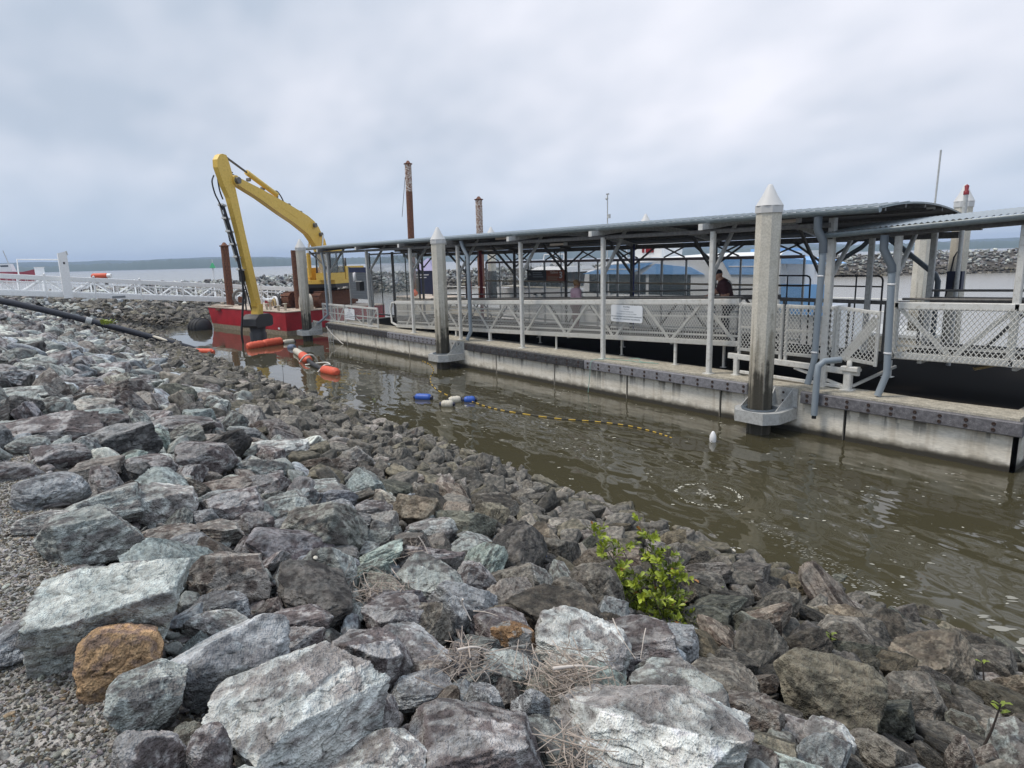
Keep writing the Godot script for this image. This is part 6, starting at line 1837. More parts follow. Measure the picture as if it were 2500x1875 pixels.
	st = tool(true); lathe(st, Vector3(-23.8, 3.36, -1.0), [Vector2(0.1, 0), Vector2(0.3, 0.2), Vector2(0.3, 0.34), Vector2(0.0, 0.42)], 14); obj("radar_dome", st, M.white, c)
	st = tool(true); tube(st, [Vector3(-24.5, 3.3, -0.6), Vector3(-24.4, 3.95, -0.7), Vector3(-23.0, 3.95, -0.7), Vector3(-22.9, 3.3, -0.6)], 0.03, 6); obj("roof_rail", st, M.white, c)
	st = tool(); wire(st, Vector3(-23.4, 3.4, -1.2), Vector3(-23.4, 4.7, -1.2), 0.025); obj("aerial", st, M.white, c)
	st = tool(true); tube(st, [Vector3(-28.6, 2.3, -1.2), Vector3(-28.3, 2.85, -1.1), Vector3(-26.4, 2.9, -0.5), Vector3(-25.6, 2.4, -0.3)], 0.025, 6); obj("bow_rail", st, M.chrome, c)

# ------------------------------------------------------------------ floats
func capsule_float(called: String, label: String, a: Vector3, b: Vector3, r: float, m: Material, group := "", end_m: Material = null) -> Node3D:
	var o := thing(called, label, "float", (a + b) / 2, group)
	var h := (b - a) / 2
	var d := h.normalized()
	var L := h.length()
	var st := tool(true)
	var pts := []; var rr := []
	for i in 15:
		var t := -1.0 + 2.0 * i / 14.0
		pts.append(d * L * t)
		var e := clampf((1.0 - absf(t)) * L / (r * 0.9), 0, 1)
		rr.append(r * (0.45 + 0.55 * sqrt(1.0 - (1.0 - e) * (1.0 - e))) * (1.0 + 0.05 * sin(i * 2.1)))
	tube(st, pts, rr, 16)
	obj("float_body", st, m, o)
	if end_m:
		for s in [-1.0, 1.0]:
			st = tool(true); tube(st, [d * (L - 0.01) * s, d * (L + r * 0.45) * s], r * 0.5, 12); obj("end_cap", st, end_m, o)
	return o

func make_floats() -> void:
	var g := "orange floats of the dredge hose"
	var st: SurfaceTool
	capsule_float("orange_float", "orange float lying alone on the water nearest the rocks", Vector3(-31.45, 0.05, -7.25), Vector3(-30.75, 0.05, -7.80), 0.135, M.orange, g, M.orange)
	capsule_float("orange_float", "left one of two large orange floats joined end to end before the barge", Vector3(-30.75, 0.10, -9.3), Vector3(-31.05, 0.12, -10.15), 0.20, M.orange, g)
	capsule_float("orange_float", "right one of two large orange floats joined end to end before the barge", Vector3(-31.0, 0.14, -10.1), Vector3(-31.4, 0.14, -11.15), 0.20, M.orange, g)
	capsule_float("white_float", "white float with a dark end next to the joined orange floats", Vector3(-31.4, 0.06, -11.2), Vector3(-31.55, 0.05, -11.8), 0.13, M.cream, "", M.navy)
	capsule_float("blue_grey_float", "small grey-blue float below the joined orange floats", Vector3(-29.5, 0.02, -10.75), Vector3(-29.2, 0.02, -10.95), 0.17, mat(0.10, 0.13, 0.20, 0.5))
	capsule_float("white_float", "white float at the head of the floating hose", Vector3(-27.7, 0.08, -10.4), Vector3(-26.1, 0.10, -10.05), 0.14, M.cream, "", M.navy)
	capsule_float("orange_float", "split orange float wrapped round the floating hose", Vector3(-25.9, 0.10, -9.98), Vector3(-24.4, 0.10, -9.62), 0.18, M.orange, g)
	capsule_float("orange_float", "orange float at the near end of the floating hose", Vector3(-21.9, 0.08, -9.15), Vector3(-20.9, 0.08, -9.22), 0.17, M.orange, g)
	var h := thing("floating_hose", "dark hose lying on the water between the orange floats", "hose")
	st = tool(true); tube(st, smooth_path([Vector3(-29.0, 0.02, -10.8), Vector3(-27.5, 0.08, -10.4), Vector3(-25, 0.12, -9.78), Vector3(-23.4, 0.07, -9.42), Vector3(-21.2, 0.06, -9.15)], 5), 0.09, 10); obj("hose_tube", st, M.hose, h)
	st = tool(true); tube(st, smooth_path([Vector3(-24.6, 0.05, -9.35), Vector3(-24.3, 0.32, -9.5), Vector3(-24.2, 0.30, -9.75), Vector3(-24.3, 0.02, -9.95)], 4), 0.03, 6); obj("rope_band", st, M.rope_white, h)
	st = tool(true); tube(st, smooth_path([Vector3(-23.9, 0.02, -9.3), Vector3(-23.0, 0.16, -9.7), Vector3(-22.2, 0.17, -9.55), Vector3(-21.85, 0.25, -9.2), Vector3(-21.9, 0.02, -8.95)], 4), 0.03, 6); obj("rope_band", st, M.rope_white, h)
	g = "small net floats on the yellow rope"
	capsule_float("blue_float", "blue float lying apart on the left, near the rocks", Vector3(-15.55, 0.05, -9.12), Vector3(-15.15, 0.05, -9.38), 0.105, M.blue_float, g, M.navy)
	capsule_float("cream_float", "front one of two cream floats at the rope", Vector3(-14.22, 0.06, -9.12), Vector3(-13.98, 0.06, -9.33), 0.105, M.cream, g, M.navy)
	capsule_float("cream_float", "rear one of two cream floats at the rope", Vector3(-14.42, 0.06, -9.48), Vector3(-14.30, 0.07, -9.80), 0.105, M.cream, g, M.navy)
	capsule_float("blue_float", "blue float threaded on the rope beside the cream ones", Vector3(-14.22, 0.05, -9.85), Vector3(-14.05, 0.05, -10.10), 0.105, M.blue_float, g, M.navy)
	# two-coloured rope
	var rp := thing("floating_rope", "yellow and black striped rope trailing across the water", "rope")
	var path := smooth_path([Vector3(-21.3, 0.01, -12.9), Vector3(-20.4, 0.012, -12.65), Vector3(-19.2, 0.012, -12.05), Vector3(-17.9, 0.012, -11.1), Vector3(-16.5, 0.012, -10.35), Vector3(-15.0, 0.014, -9.95), Vector3(-14.1, 0.02, -9.98), Vector3(-13.2, 0.014, -9.9), Vector3(-12.4, 0.014, -9.97), Vector3(-11.1, 0.014, -10.3), Vector3(-10.2, 0.014, -10.75), Vector3(-9.4, 0.014, -11.0), Vector3(-8.7, 0.012, -11.0), Vector3(-8.2, 0.0, -10.93), Vector3(-7.9, -0.03, -10.86)], 12)
	for i in range(0, path.size() - 2, 2):
		st = tool(true); tube(st, [path[i], path[i + 1], path[i + 2]], 0.013, 6); obj("rope_stripe", st, M.rope_yellow if (i / 2) % 2 == 0 else M.rope_black, rp)
	var wb := thing("white_cone_buoy", "small white pointed buoy floating near the largest pile", "buoy", Vector3(-7.4, 0, -11.3))
	st = tool(true); lathe(st, Vector3.ZERO, [Vector2(0.06, -0.05), Vector2(0.072, 0.05), Vector2(0.066, 0.12), Vector2(0.035, 0.19), Vector2(0.015, 0.215), Vector2(0, 0.22)], 16); obj("buoy_body", st, M.white, wb)
	st = tool(true); lathe(st, Vector3(0.02, 0.02, 0.068), [Vector2(0, -0.012), Vector2(0.012, 0), Vector2(0, 0.012)], 8); obj("eyelet", st, M.hole, wb)
	# lines on the pontoon
	var gr := thing("green_mooring_line", "tangle of pale green line on the pontoon edge at a post foot", "rope")
	st = tool(true); tube(st, smooth_path([Vector3(-12.6, 0.02, -13.0), Vector3(-12.55, 0.5, -13.02), Vector3(-12.5, 0.93, -13.05), Vector3(-12.3, 0.97, -13.3), Vector3(-12.55, 0.98, -13.5), Vector3(-12.2, 0.97, -13.45), Vector3(-11.6, 0.965, -13.6), Vector3(-11.2, 0.98, -13.5), Vector3(-10.9, 0.965, -13.75)], 5), 0.009, 6); obj("line", st, M.rope_green, gr)
	st = tool(true); tube(st, smooth_path([Vector3(-11.8, 0.97, -13.8), Vector3(-11.4, 1.03, -13.75), Vector3(-11.2, 0.98, -13.6), Vector3(-10.7, 0.97, -13.7)], 5), 0.009, 6); obj("line", st, M.rope_green, gr)
	var wl := thing("white_mooring_line", "white line hanging from the far corner of the pontoon", "rope")
	st = tool(true); tube(st, smooth_path([Vector3(-30.3, 0.75, -13.0), Vector3(-29.9, 0.5, -13.02), Vector3(-29.2, 0.2, -13.05), Vector3(-28.7, 0.02, -13.08)], 4), 0.02, 6); obj("line", st, M.rope_white, wl)
	st = tool(true); tube(st, [Vector3(-30.25, 0.8, -13.02), Vector3(-30.2, 0.0, -13.04)], 0.018, 6); obj("line", st, M.rope_white, wl)
	var lad := thing("corner_ladder", "narrow steel ladder on the far corner of the pontoon", "ladder", Vector3(-30.0, 0, -13.1))
	for x in [-0.16, 0.16]:
		st = tool(); wire(st, Vector3(x, -0.5, 0), Vector3(x, 0.95, 0), 0.02); obj("ladder_rail", st, M.galv, lad)
	for k in 4:
		st = tool(); wire(st, Vector3(-0.16, 0.05 + k * 0.25, 0), Vector3(0.16, 0.05 + k * 0.25, 0), 0.015); obj("rung", st, M.galv, lad)
	# dredge pipe down the bank
	var dp := thing("dredge_pipe", "thick black plastic pipe running down the rocks at the left into the basin", "pipe")
	st = tool(true); tube(st, smooth_path([Vector3(-34.6, 2.95, 2.6), Vector3(-34.4, 2.72, 0.0), Vector3(-34.2, 2.55, -0.9), Vector3(-34.15, 2.10, -2.2), Vector3(-34.1, 1.50, -3.8), Vector3(-33.7, 1.08, -4.9), Vector3(-33.4, 0.55, -6.2), Vector3(-33.2, 0.0, -7.5), Vector3(-33, -0.6, -8.8)], 5), 0.135, 14); obj("pipe", st, M.pipe_black, dp)
	st = tool(true); tube(st, [Vector3(-34.12, 1.60, -3.55), Vector3(-34.10, 1.52, -3.76)], 0.165, 14); obj("joint_collar", st, M.galv, dp)
	st = tool(true); tube(st, smooth_path([Vector3(-33.0, 0.75, -5.9), Vector3(-32.5, 0.66, -6.1), Vector3(-31.9, 0.60, -6.25)], 4), [0.02, 0.05, 0.06, 0.07, 0.07, 0.06, 0.05, 0.04, 0.01], 8)
	tag(obj("pale_driftwood", st, M.cream), "pale driftwood lying on wet stones by the black pipe", "driftwood")
	make_foam()

func make_foam() -> void:
	# flecks of foam and scum: thin irregular discs on the water
	var m := StandardMaterial3D.new()
	m.albedo_color = lin(0.34, 0.33, 0.29); m.roughness = 0.7; m.vertex_color_use_as_albedo = true
	var st := tool()
	var r := RandomNumberGenerator.new(); r.seed = 77
	var o := []
	for i in 9:
		var a := TAU * i / 9.0
		o.append(Vector3(cos(a) * r.randf_range(0.7, 1.2), 0.0, sin(a) * r.randf_range(0.7, 1.2)))
	for i in 9:
		tri(st, Vector3(0, 0.5, 0), o[(i + 1) % 9] + Vector3(0, 0.1, 0), o[i] + Vector3(0, 0.1, 0))
		quad(st, o[i], o[i] + Vector3(0, 0.1, 0), o[(i + 1) % 9] + Vector3(0, 0.1, 0), o[(i + 1) % 9])
	st.generate_normals()
	var xf := []; var col := []
	var nf := noise3(88, 0.35, FastNoiseLite.TYPE_SIMPLEX, 2)
	var n1 := noise3(201, 0.62, FastNoiseLite.TYPE_SIMPLEX_SMOOTH, 2)
	var n2 := noise3(202, 2.1, FastNoiseLite.TYPE_SIMPLEX_SMOOTH, 2)
	var n3 := noise3(203, 6.0, FastNoiseLite.TYPE_SIMPLEX_SMOOTH, 1)
	var add := func(x: float, z: float, sx: float, sz: float, sh: float, turn: float):
		xf.append(Transform3D(Basis(Vector3.UP, turn) * Basis.from_scale(Vector3(sx, 0.006, sz)), Vector3(x, wave(x, z, n1, n2, n3) + 0.003, z)))
		col.append(Color(sh, sh, sh * 0.97))
	for i in 1900:
		var x := -1.0 - 27.0 * pow(r.randf(), 1.6); var z := r.randf_range(-12.9, -6.7)
		if nf.get_noise_2d(x * 1.5, z * 2.6) < r.randf_range(-0.15, 0.45): continue
		var s := r.randf_range(0.004, 0.014) * (1.0 + 0.05 * -x)
		add.call(x, z, s * r.randf_range(1.0, 2.6), s, r.randf_range(0.6, 1.5), 0.55 + r.randfn(0, 0.4))
	# larger scum patches near the right foreground
	for q in [[-1.55, -7.55, 0.16, 0.045], [-1.35, -7.45, 0.13, 0.05], [-1.25, -7.30, 0.18, 0.05], [-1.75, -7.65, 0.10, 0.03], [-2.05, -7.45, 0.08, 0.03], [-1.6, -8.3, 0.09, 0.03], [-1.0, -7.7, 0.12, 0.03], [-0.9, -7.2, 0.16, 0.04], [-2.6, -7.3, 0.10, 0.035], [-3.1, -7.1, 0.08, 0.03], [-1.9, -7.1, 0.10, 0.03], [-2.3, -7.05, 0.14, 0.03], [-2.9, -7.35, 0.06, 0.02], [-2.5, -8.6, 0.05, 0.02]]:
		for k in 3: add.call(q[0] + r.randfn(0, 0.05), q[1] + r.randfn(0, 0.03), q[2] * r.randf_range(0.4, 0.7), q[3] * r.randf_range(0.4, 0.8), 0.75, 0.70 + r.randfn(0, 0.15))
	# drifting lines of scum
	for i in 260:
		var t := r.randf()
		var p := Vector2(-4.6, -8.2).lerp(Vector2(-2.4, -7.3), t) + Vector2(r.randfn(0, 0.12), r.randfn(0, 0.10))
		add.call(p.x, p.y, r.randf_range(0.006, 0.03), r.randf_range(0.003, 0.007), r.randf_range(0.5, 1.0), 0.7 + r.randfn(0, 0.5))
	# bubbles round the boil
	for i in 110:
		var a := r.randf() * TAU
		if sin(a * 3.0 + 1.0) > 0.75: continue
		var rad := 0.50 + r.randfn(0, 0.022)
		var s := r.randf_range(0.005, 0.015)
		add.call(BOIL.x + cos(a) * rad, BOIL.y + sin(a) * rad, s * r.randf_range(1, 2.2), s * 0.8, r.randf_range(1.3, 1.8), -a + PI / 2)
	for i in 24:
		var p := BOIL + Vector2(r.randfn(0, 0.09), r.randfn(0, 0.06))
		add.call(p.x, p.y, r.randf_range(0.012, 0.04), r.randf_range(0.008, 0.02), r.randf_range(0.7, 1.3), r.randf() * TAU)
	var mm := MultiMesh.new()
	mm.transform_format = MultiMesh.TRANSFORM_3D; mm.use_colors = true
	mm.mesh = st.commit()
	mm.instance_count = xf.size()
	for i in xf.size():
		mm.set_instance_transform(i, xf[i]); mm.set_instance_color(i, col[i])
	var o2 := MultiMeshInstance3D.new()
	o2.multimesh = mm; o2.material_override = m; o2.name = "foam"
	add_child(o2)
	tag(o2, "pale foam flecks, scum patches and a ring of bubbles on the water", "", "", "stuff")

# ------------------------------------------------------------------ people
# one continuous skin: tapered capsules joined by a smooth minimum and meshed as surface nets
func body_into(st: SurfaceTool, bones: Array, cell: float, k := 30.0) -> void:
	var lo := Vector3.ONE * 99; var hi := -lo
	for b in bones:
		for e in 2:
			lo = lo.min(b[e] - Vector3.ONE * (b[2 + e] + 0.06)); hi = hi.max(b[e] + Vector3.ONE * (b[2 + e] + 0.06))
	var n := Vector3i(((hi - lo) / cell).ceil()) + Vector3i.ONE
	var N := n.x * n.y * n.z
	var f := PackedFloat32Array(); f.resize(N)
	var bestd := PackedFloat32Array(); bestd.resize(N); bestd.fill(9.0)
	var bestb := PackedInt32Array(); bestb.resize(N)
	for bi in bones.size():
		var b: Array = bones[bi]
		var a: Vector3 = b[0]; var c: Vector3 = b[1]; var ra: float = b[2]; var rb: float = b[3]
		var m := maxf(ra, rb) + 0.10
		var l := Vector3i(((a.min(c) - Vector3.ONE * m - lo) / cell).floor()).clamp(Vector3i.ZERO, n - Vector3i.ONE)
		var h := Vector3i(((a.max(c) + Vector3.ONE * m - lo) / cell).ceil()).clamp(Vector3i.ZERO, n - Vector3i.ONE)
		var d := c - a
		var dd := maxf(d.length_squared(), 1e-9)
		var flat: Vector3 = b[5] if b.size() > 5 else Vector3.ONE
		for z in range(l.z, h.z + 1):
			for y in range(l.y, h.y + 1):
				for x in range(l.x, h.x + 1):
					var p := lo + Vector3(x, y, z) * cell
					var t := clampf((p - a).dot(d) / dd, 0, 1)
					var dist := ((p - a - d * t) * flat).length() - lerpf(ra, rb, t)
					var i := (z * n.y + y) * n.x + x
					f[i] += exp(-k * dist)
					if dist < bestd[i]: bestd[i] = dist; bestb[i] = bi
	var idx := PackedInt32Array(); idx.resize(N); idx.fill(-1)
	for i in N: f[i] = -log(maxf(f[i], 1e-12)) / k
	var verts := PackedVector3Array(); var cols := PackedColorArray()
	var off := [0, 1, n.x, n.x + 1, n.x * n.y, n.x * n.y + 1, n.x * n.y + n.x, n.x * n.y + n.x + 1]
	var corner := [Vector3(0, 0, 0), Vector3(1, 0, 0), Vector3(0, 1, 0), Vector3(1, 1, 0), Vector3(0, 0, 1), Vector3(1, 0, 1), Vector3(0, 1, 1), Vector3(1, 1, 1)]
	var edges := [[0, 1], [2, 3], [4, 5], [6, 7], [0, 2], [1, 3], [4, 6], [5, 7], [0, 4], [1, 5], [2, 6], [3, 7]]
	for z in n.z - 1:
		for y in n.y - 1:
			for x in n.x - 1:
				var i := (z * n.y + y) * n.x + x
				var s := 0
				for c in 8:
					if f[i + off[c]] < 0: s += 1
				if s == 0 or s == 8: continue
				var p := Vector3.ZERO; var cnt := 0
				for e in edges:
					var fa := f[i + off[e[0]]]; var fb := f[i + off[e[1]]]
					if (fa < 0) != (fb < 0):
						p += corner[e[0]].lerp(corner[e[1]], fa / (fa - fb)); cnt += 1
				idx[i] = verts.size()
				verts.append(lo + (Vector3(x, y, z) + p / cnt) * cell)
				var bc = bones[bestb[i]][4]
				cols.append(bc)
	for z in range(1, n.z - 1):
		for y in range(1, n.y - 1):
			for x in range(1, n.x - 1):
				var i := (z * n.y + y) * n.x + x
				for ax in 3:
					var step: int = [1, n.x, n.x * n.y][ax]
					if (f[i] < 0) == (f[i + step] < 0): continue
					var u: int = [n.x, n.x * n.y, 1][ax]; var v: int = [n.x * n.y, 1, n.x][ax]
					var q := [idx[i - u - v], idx[i - v], idx[i], idx[i - u]]
					if q.min() < 0: continue
					if f[i] > 0: q.reverse()
					for t in [0, 2, 1, 0, 3, 2]:
						st.set_color(cols[q[t]]); st.add_vertex(verts[q[t]])

func hand_bones(wrist: Vector3, dir: Vector3, palm_n: Vector3, skin: Color, curl: float) -> Array:
	var side := dir.cross(palm_n).normalized()
	var out := [[wrist, wrist + dir * 0.075, 0.026, 0.030, skin]]
	var lens := [0.070, 0.080, 0.074, 0.058]
	for i in 4:
		var base := wrist + dir * 0.085 + side * (0.033 - 0.022 * i)
		var d1 := (dir + palm_n * curl * 0.5).normalized(); var d2 := (dir + palm_n * curl * 1.6).normalized()
		out.append([base, base + d1 * lens[i] * 0.55, 0.0095, 0.0088, skin])
		out.append([base + d1 * lens[i] * 0.55, base + d1 * lens[i] * 0.55 + d2 * lens[i] * 0.5, 0.0088, 0.0075, skin])
	var tb := wrist + dir * 0.03 + side * 0.03
	out.append([tb, tb + (dir * 0.6 + side * 0.7).normalized() * 0.045, 0.012, 0.0105, skin])
	out.append([tb + (dir * 0.6 + side * 0.7).normalized() * 0.045, tb + (dir * 0.6 + side * 0.7).normalized() * 0.045 + (dir + palm_n * 0.4).normalized() * 0.035, 0.0105, 0.008, skin])
	return out

func head_bones(c: Vector3, fw: Vector3, up: Vector3, skin: Color, skin2: Color) -> Array:
	var s := fw.cross(up).normalized()
	return [[c + up * 0.03 - fw * 0.015, c + up * 0.035 + fw * 0.015, 0.088, 0.082, skin], [c - up * 0.03 + fw * 0.02, c - up * 0.075 + fw * 0.045, 0.066, 0.042, skin],
		[c + fw * 0.085 + up * 0.012, c + fw * 0.108 - up * 0.022, 0.010, 0.015, skin], [c + s * 0.078 - fw * 0.01 + up * 0.01, c + s * 0.080 - fw * 0.01 - up * 0.025, 0.014, 0.011, skin], [c - s * 0.078 - fw * 0.01 + up * 0.01, c - s * 0.080 - fw * 0.01 - up * 0.025, 0.014, 0.011, skin],
		[c + fw * 0.088 - up * 0.055 + s * 0.016, c + fw * 0.088 - up * 0.055 - s * 0.016, 0.009, 0.009, skin2], [c + fw * 0.080 + up * 0.022 + s * 0.03, c + fw * 0.080 + up * 0.022 + s * 0.034, 0.010, 0.010, Color(0.6, 0.6, 0.6)], [c + fw * 0.080 + up * 0.022 - s * 0.03, c + fw * 0.080 + up * 0.022 - s * 0.034, 0.010, 0.010, Color(0.6, 0.6, 0.6)]]

func make_people() -> void:
	var sm := StandardMaterial3D.new()
	sm.vertex_color_use_as_albedo = true; sm.roughness = 0.75
	# man, facing the far end, head bowed, right hand on the rail
	var skin := Color(0.36, 0.20, 0.14); var shirt := Color(0.040, 0.010, 0.014); var trousers := Color(0.030, 0.032, 0.040); var shoe := Color(0.02, 0.02, 0.02)
	var y := r_lo(-9.3) + 0.078
	var p := thing("person", "person in dark cap and maroon shirt with pale back print, leaning on the ramp rail", "person", Vector3(-9.28, y, -14.62))
	var st := tool(true)
	var F := Vector3(-0.93, 0, 0.36).normalized()     # facing
	var R := F.cross(Vector3.UP)                       # his right
	var hip := Vector3(0, 0.90, 0); var chest := Vector3(0, 1.30, 0) + F * 0.10; var neck := Vector3(0, 1.47, 0) + F * 0.16
	var sr := chest + R * 0.19 + Vector3(0, 0.10, 0); var sl := chest - R * 0.19 + Vector3(0, 0.10, 0)
	var hr := Vector3(0, 1.10, 0) + F * 0.52 + R * 0.16; var er := sr.lerp(hr, 0.52) + Vector3(0, -0.05, 0)
	var el := sl + Vector3(0, -0.27, 0) - F * 0.08; var hl := el + Vector3(0, -0.14, 0) + F * 0.18
	var bones := [[hip - R * 0.07, hip + R * 0.07, 0.135, 0.135, trousers], [hip + Vector3(0, 0.10, 0), chest, 0.155, 0.165, shirt], [chest - R * 0.08, chest + R * 0.08, 0.15, 0.15, shirt], [sl, sr, 0.075, 0.075, shirt], [chest + Vector3(0, 0.1, 0), neck, 0.085, 0.058, shirt],
		[sr, sr.lerp(er, 0.75), 0.072, 0.062, shirt], [sr.lerp(er, 0.7), er, 0.048, 0.043, skin], [er, hr, 0.042, 0.030, skin], [sl, sl.lerp(el, 0.75), 0.072, 0.062, shirt], [sl.lerp(el, 0.7), el, 0.048, 0.043, skin], [el, hl, 0.042, 0.030, skin],
		[neck, neck + F * 0.05 + Vector3(0, 0.06, 0), 0.056, 0.056, skin]]
	for s in [-1.0, 1.0]:
		var h0: Vector3 = hip + R * 0.09 * s; var kn: Vector3 = Vector3(0, 0.48, 0) + R * 0.10 * s + F * 0.05; var an: Vector3 = Vector3(0, 0.09, 0) + R * 0.10 * s
		bones.append([h0, kn, 0.098, 0.068, trousers]); bones.append([kn, an, 0.066, 0.048, trousers]); bones.append([an + Vector3(0, -0.04, 0) - F * 0.05, an + Vector3(0, -0.05, 0) + F * 0.16, 0.046, 0.038, shoe])
	body_into(st, bones, 0.016)
	body_into(st, hand_bones(hr, (hr - er).normalized(), Vector3(0, -1, 0), skin, 0.6), 0.006, 90.0)
	body_into(st, hand_bones(hl, (hl - el).normalized(), -R * -1.0, skin, 0.5), 0.006, 90.0)
	var hc := neck + F * 0.09 + Vector3(0, 0.14, 0)
	var hu := (Vector3.UP + F * 0.35).normalized(); var hf := (F - Vector3.UP * 0.35).normalized()
	body_into(st, head_bones(hc, hf, hu, skin, Color(0.25, 0.10, 0.08)), 0.008, 60.0)
	obj("body", st, sm, p)
	st = tool(true)
	var cap := [[hc + hu * 0.055 - hf * 0.012, hc + hu * 0.062 + hf * 0.012, 0.096, 0.092, Color(0.014, 0.014, 0.022)], [hc + hu * 0.055 + hf * 0.10, hc + hu * 0.035 + hf * 0.175, 0.035, 0.020, Color(0.014, 0.014, 0.022)]]
	cap[1].append(Vector3(1, 1, 1))
	body_into(st, cap, 0.010, 60.0); obj("cap", st, sm, p)
	# back print: an egg-shaped pale mark with two dark lines, lying on the shirt
	var bn := (-F * 0.80 + Vector3(0, 0.25, 0) + R * -0.45).normalized()
	if bn.dot(EYE - p.position) < 0: bn = (-F * 0.80 + Vector3(0, 0.25, 0) + R * 0.45).normalized()
	var bo := chest + Vector3(0, 0.02, 0) + bn * 0.168
	var bs := bn.cross(Vector3.UP).normalized(); var bu := bs.cross(bn).normalized()
	st = tool(); var egg := []
	for i in 20:
		var a := TAU * i / 20.0
		egg.append(Vector2(cos(a) * 0.075, sin(a) * 0.11 + (0.02 if sin(a) > 0 else 0.0)))
	prism(st, egg, bo, bs, bu, bn * 0.006); var pr := obj("back_print", st, mat(0.33, 0.35, 0.34, 0.8), p)
	st = tool()
	for yy in [0.02, -0.012]: prism(st, [Vector2(-0.06, yy), Vector2(0.06, yy + 0.012), Vector2(0.06, yy + 0.022), Vector2(-0.06, yy + 0.01)], bo, bs, bu, bn * 0.008)
	obj("print_line", st, M.black_steel, pr)

	# woman, back to the viewer, looking out at the boats
	skin = Color(0.42, 0.25, 0.19); shirt = Color(0.56, 0.38, 0.44); trousers = Color(0.10, 0.03, 0.04)
	y = r_lo(-15.0) + 0.078
	p = thing("person", "person with short curly fair hair in a pink and white patterned blouse, back turned", "person", Vector3(-15.02, y, -14.95))
	F = Vector3(0.25, 0, -0.97).normalized(); R = F.cross(Vector3.UP)
	hip = Vector3(0, 0.84, 0); chest = Vector3(0, 1.19, 0); neck = Vector3(0, 1.36, 0) + F * 0.02
	sr = chest + R * 0.165 + Vector3(0, 0.09, 0); sl = chest - R * 0.165 + Vector3(0, 0.09, 0)
	er = sr + Vector3(0, -0.26, 0) + R * 0.07; hr = er + F * 0.20 + Vector3(0, -0.04, 0)
	el = sl + Vector3(0, -0.26, 0) - R * 0.06; hl = el + F * 0.19 + Vector3(0, -0.06, 0)
	bones = [[hip - R * 0.08, hip + R * 0.08, 0.14, 0.14, trousers], [hip + Vector3(0, 0.08, 0), chest, 0.155, 0.14, shirt], [chest - R * 0.06, chest + R * 0.06, 0.13, 0.13, shirt], [sl, sr, 0.066, 0.066, shirt], [chest + Vector3(0, 0.1, 0), neck, 0.07, 0.05, shirt],
		[sr, er, 0.062, 0.052, shirt], [er, hr, 0.042, 0.028, skin], [sl, el, 0.062, 0.052, shirt], [el, hl, 0.042, 0.028, skin], [neck, neck + Vector3(0, 0.07, 0), 0.048, 0.05, skin]]
	for s in [-1.0, 1.0]:
		var h0: Vector3 = hip + R * 0.085 * s; var kn: Vector3 = Vector3(0, 0.44, 0) + R * 0.09 * s; var an: Vector3 = Vector3(0, 0.08, 0) + R * 0.09 * s
		bones.append([h0, kn, 0.095, 0.064, trousers]); bones.append([kn, an, 0.062, 0.044, trousers]); bones.append([an + Vector3(0, -0.035, 0) - F * 0.04, an + Vector3(0, -0.045, 0) + F * 0.14, 0.042, 0.034, shoe])
	st = tool(true)
	body_into(st, bones, 0.016)
	body_into(st, hand_bones(hr, F, Vector3(0, -1, 0), skin, 0.6), 0.006, 90.0)
	body_into(st, hand_bones(hl, F, Vector3(0, -1, 0), skin, 0.6), 0.006, 90.0)
	hc = neck + Vector3(0, 0.15, 0) + F * 0.02
	body_into(st, head_bones(hc, F, Vector3.UP, skin, Color(0.28, 0.10, 0.09)), 0.008, 60.0)
	obj("body", st, sm, p)
	st = tool(true)
	var hair := []
	var rr := RandomNumberGenerator.new(); rr.seed = 9
	for i in 46:
		var d := Vector3(rr.randfn(0, 1), rr.randfn(0.4, 0.8), rr.randfn(0, 1)).normalized()
		if d.dot(F) > 0.35 or d.y < -0.55: continue
		var q := hc + Vector3(0, 0.025, 0) + d * 0.088
		var sh := rr.randf_range(0.7, 1.15)
		hair.append([q, q + d * 0.008, 0.027, 0.024, Color(0.27 * sh, 0.165 * sh, 0.08 * sh)])
	body_into(st, hair, 0.010, 60.0); obj("hair", st, sm, p)
	# scattered darker pink marks of the blouse
	st = tool()
	for i in 60:
		var a := rr.randf() * TAU; var yy := rr.randf_range(0.92, 1.27)
		var nn := Vector3(cos(a), 0, sin(a))
		var wx := lerpf(0.235, 0.20, (yy - 0.9) / 0.4); var q := Vector3(0, yy, 0) + R * nn.x * wx + F * nn.z * 0.148
		if absf(nn.x) > 0.75: continue
		var nw := (R * nn.x / wx + F * nn.z / 0.148).normalized()
		box_axes(st, q, nw.cross(Vector3.UP) * rr.randf_range(0.008, 0.018), Vector3.UP * rr.randf_range(0.006, 0.014), nw * 0.012)
	tag(obj("blouse_pattern", st, mat(0.42, 0.12, 0.20, 0.8), p), "", "", "", "stuff")

# ------------------------------------------------------------------ the stones of the bank
var cells := {}
var hero_list := []
const SHAPE_HALF := [Vector3(1.0, 0.80, 0.88), Vector3(1.12, 0.72, 0.80), Vector3(1.18, 0.48, 0.86)]

func cell_key(x: float, z: float) -> Vector2i:
	return Vector2i(int(floor(x / 0.6)), int(floor(z / 0.6)))

func crowded(x: float, z: float, r: float, slack: float) -> bool:
	var k := cell_key(x, z)
	for i in range(-1, 2):
		for j in range(-1, 2):
			var l = cells.get(Vector2i(k.x + i, k.y + j))
			if l == null: continue
			for q in l:
				var lim: float = (r + q.z) * slack
				if (x - q.x) * (x - q.x) + (z - q.y) * (z - q.y) < lim * lim: return true
	return false

func occupy(x: float, z: float, r: float) -> void:
	var k := cell_key(x, z)
	if not cells.has(k): cells[k] = []
	cells[k].append(Vector3(x, z, r))

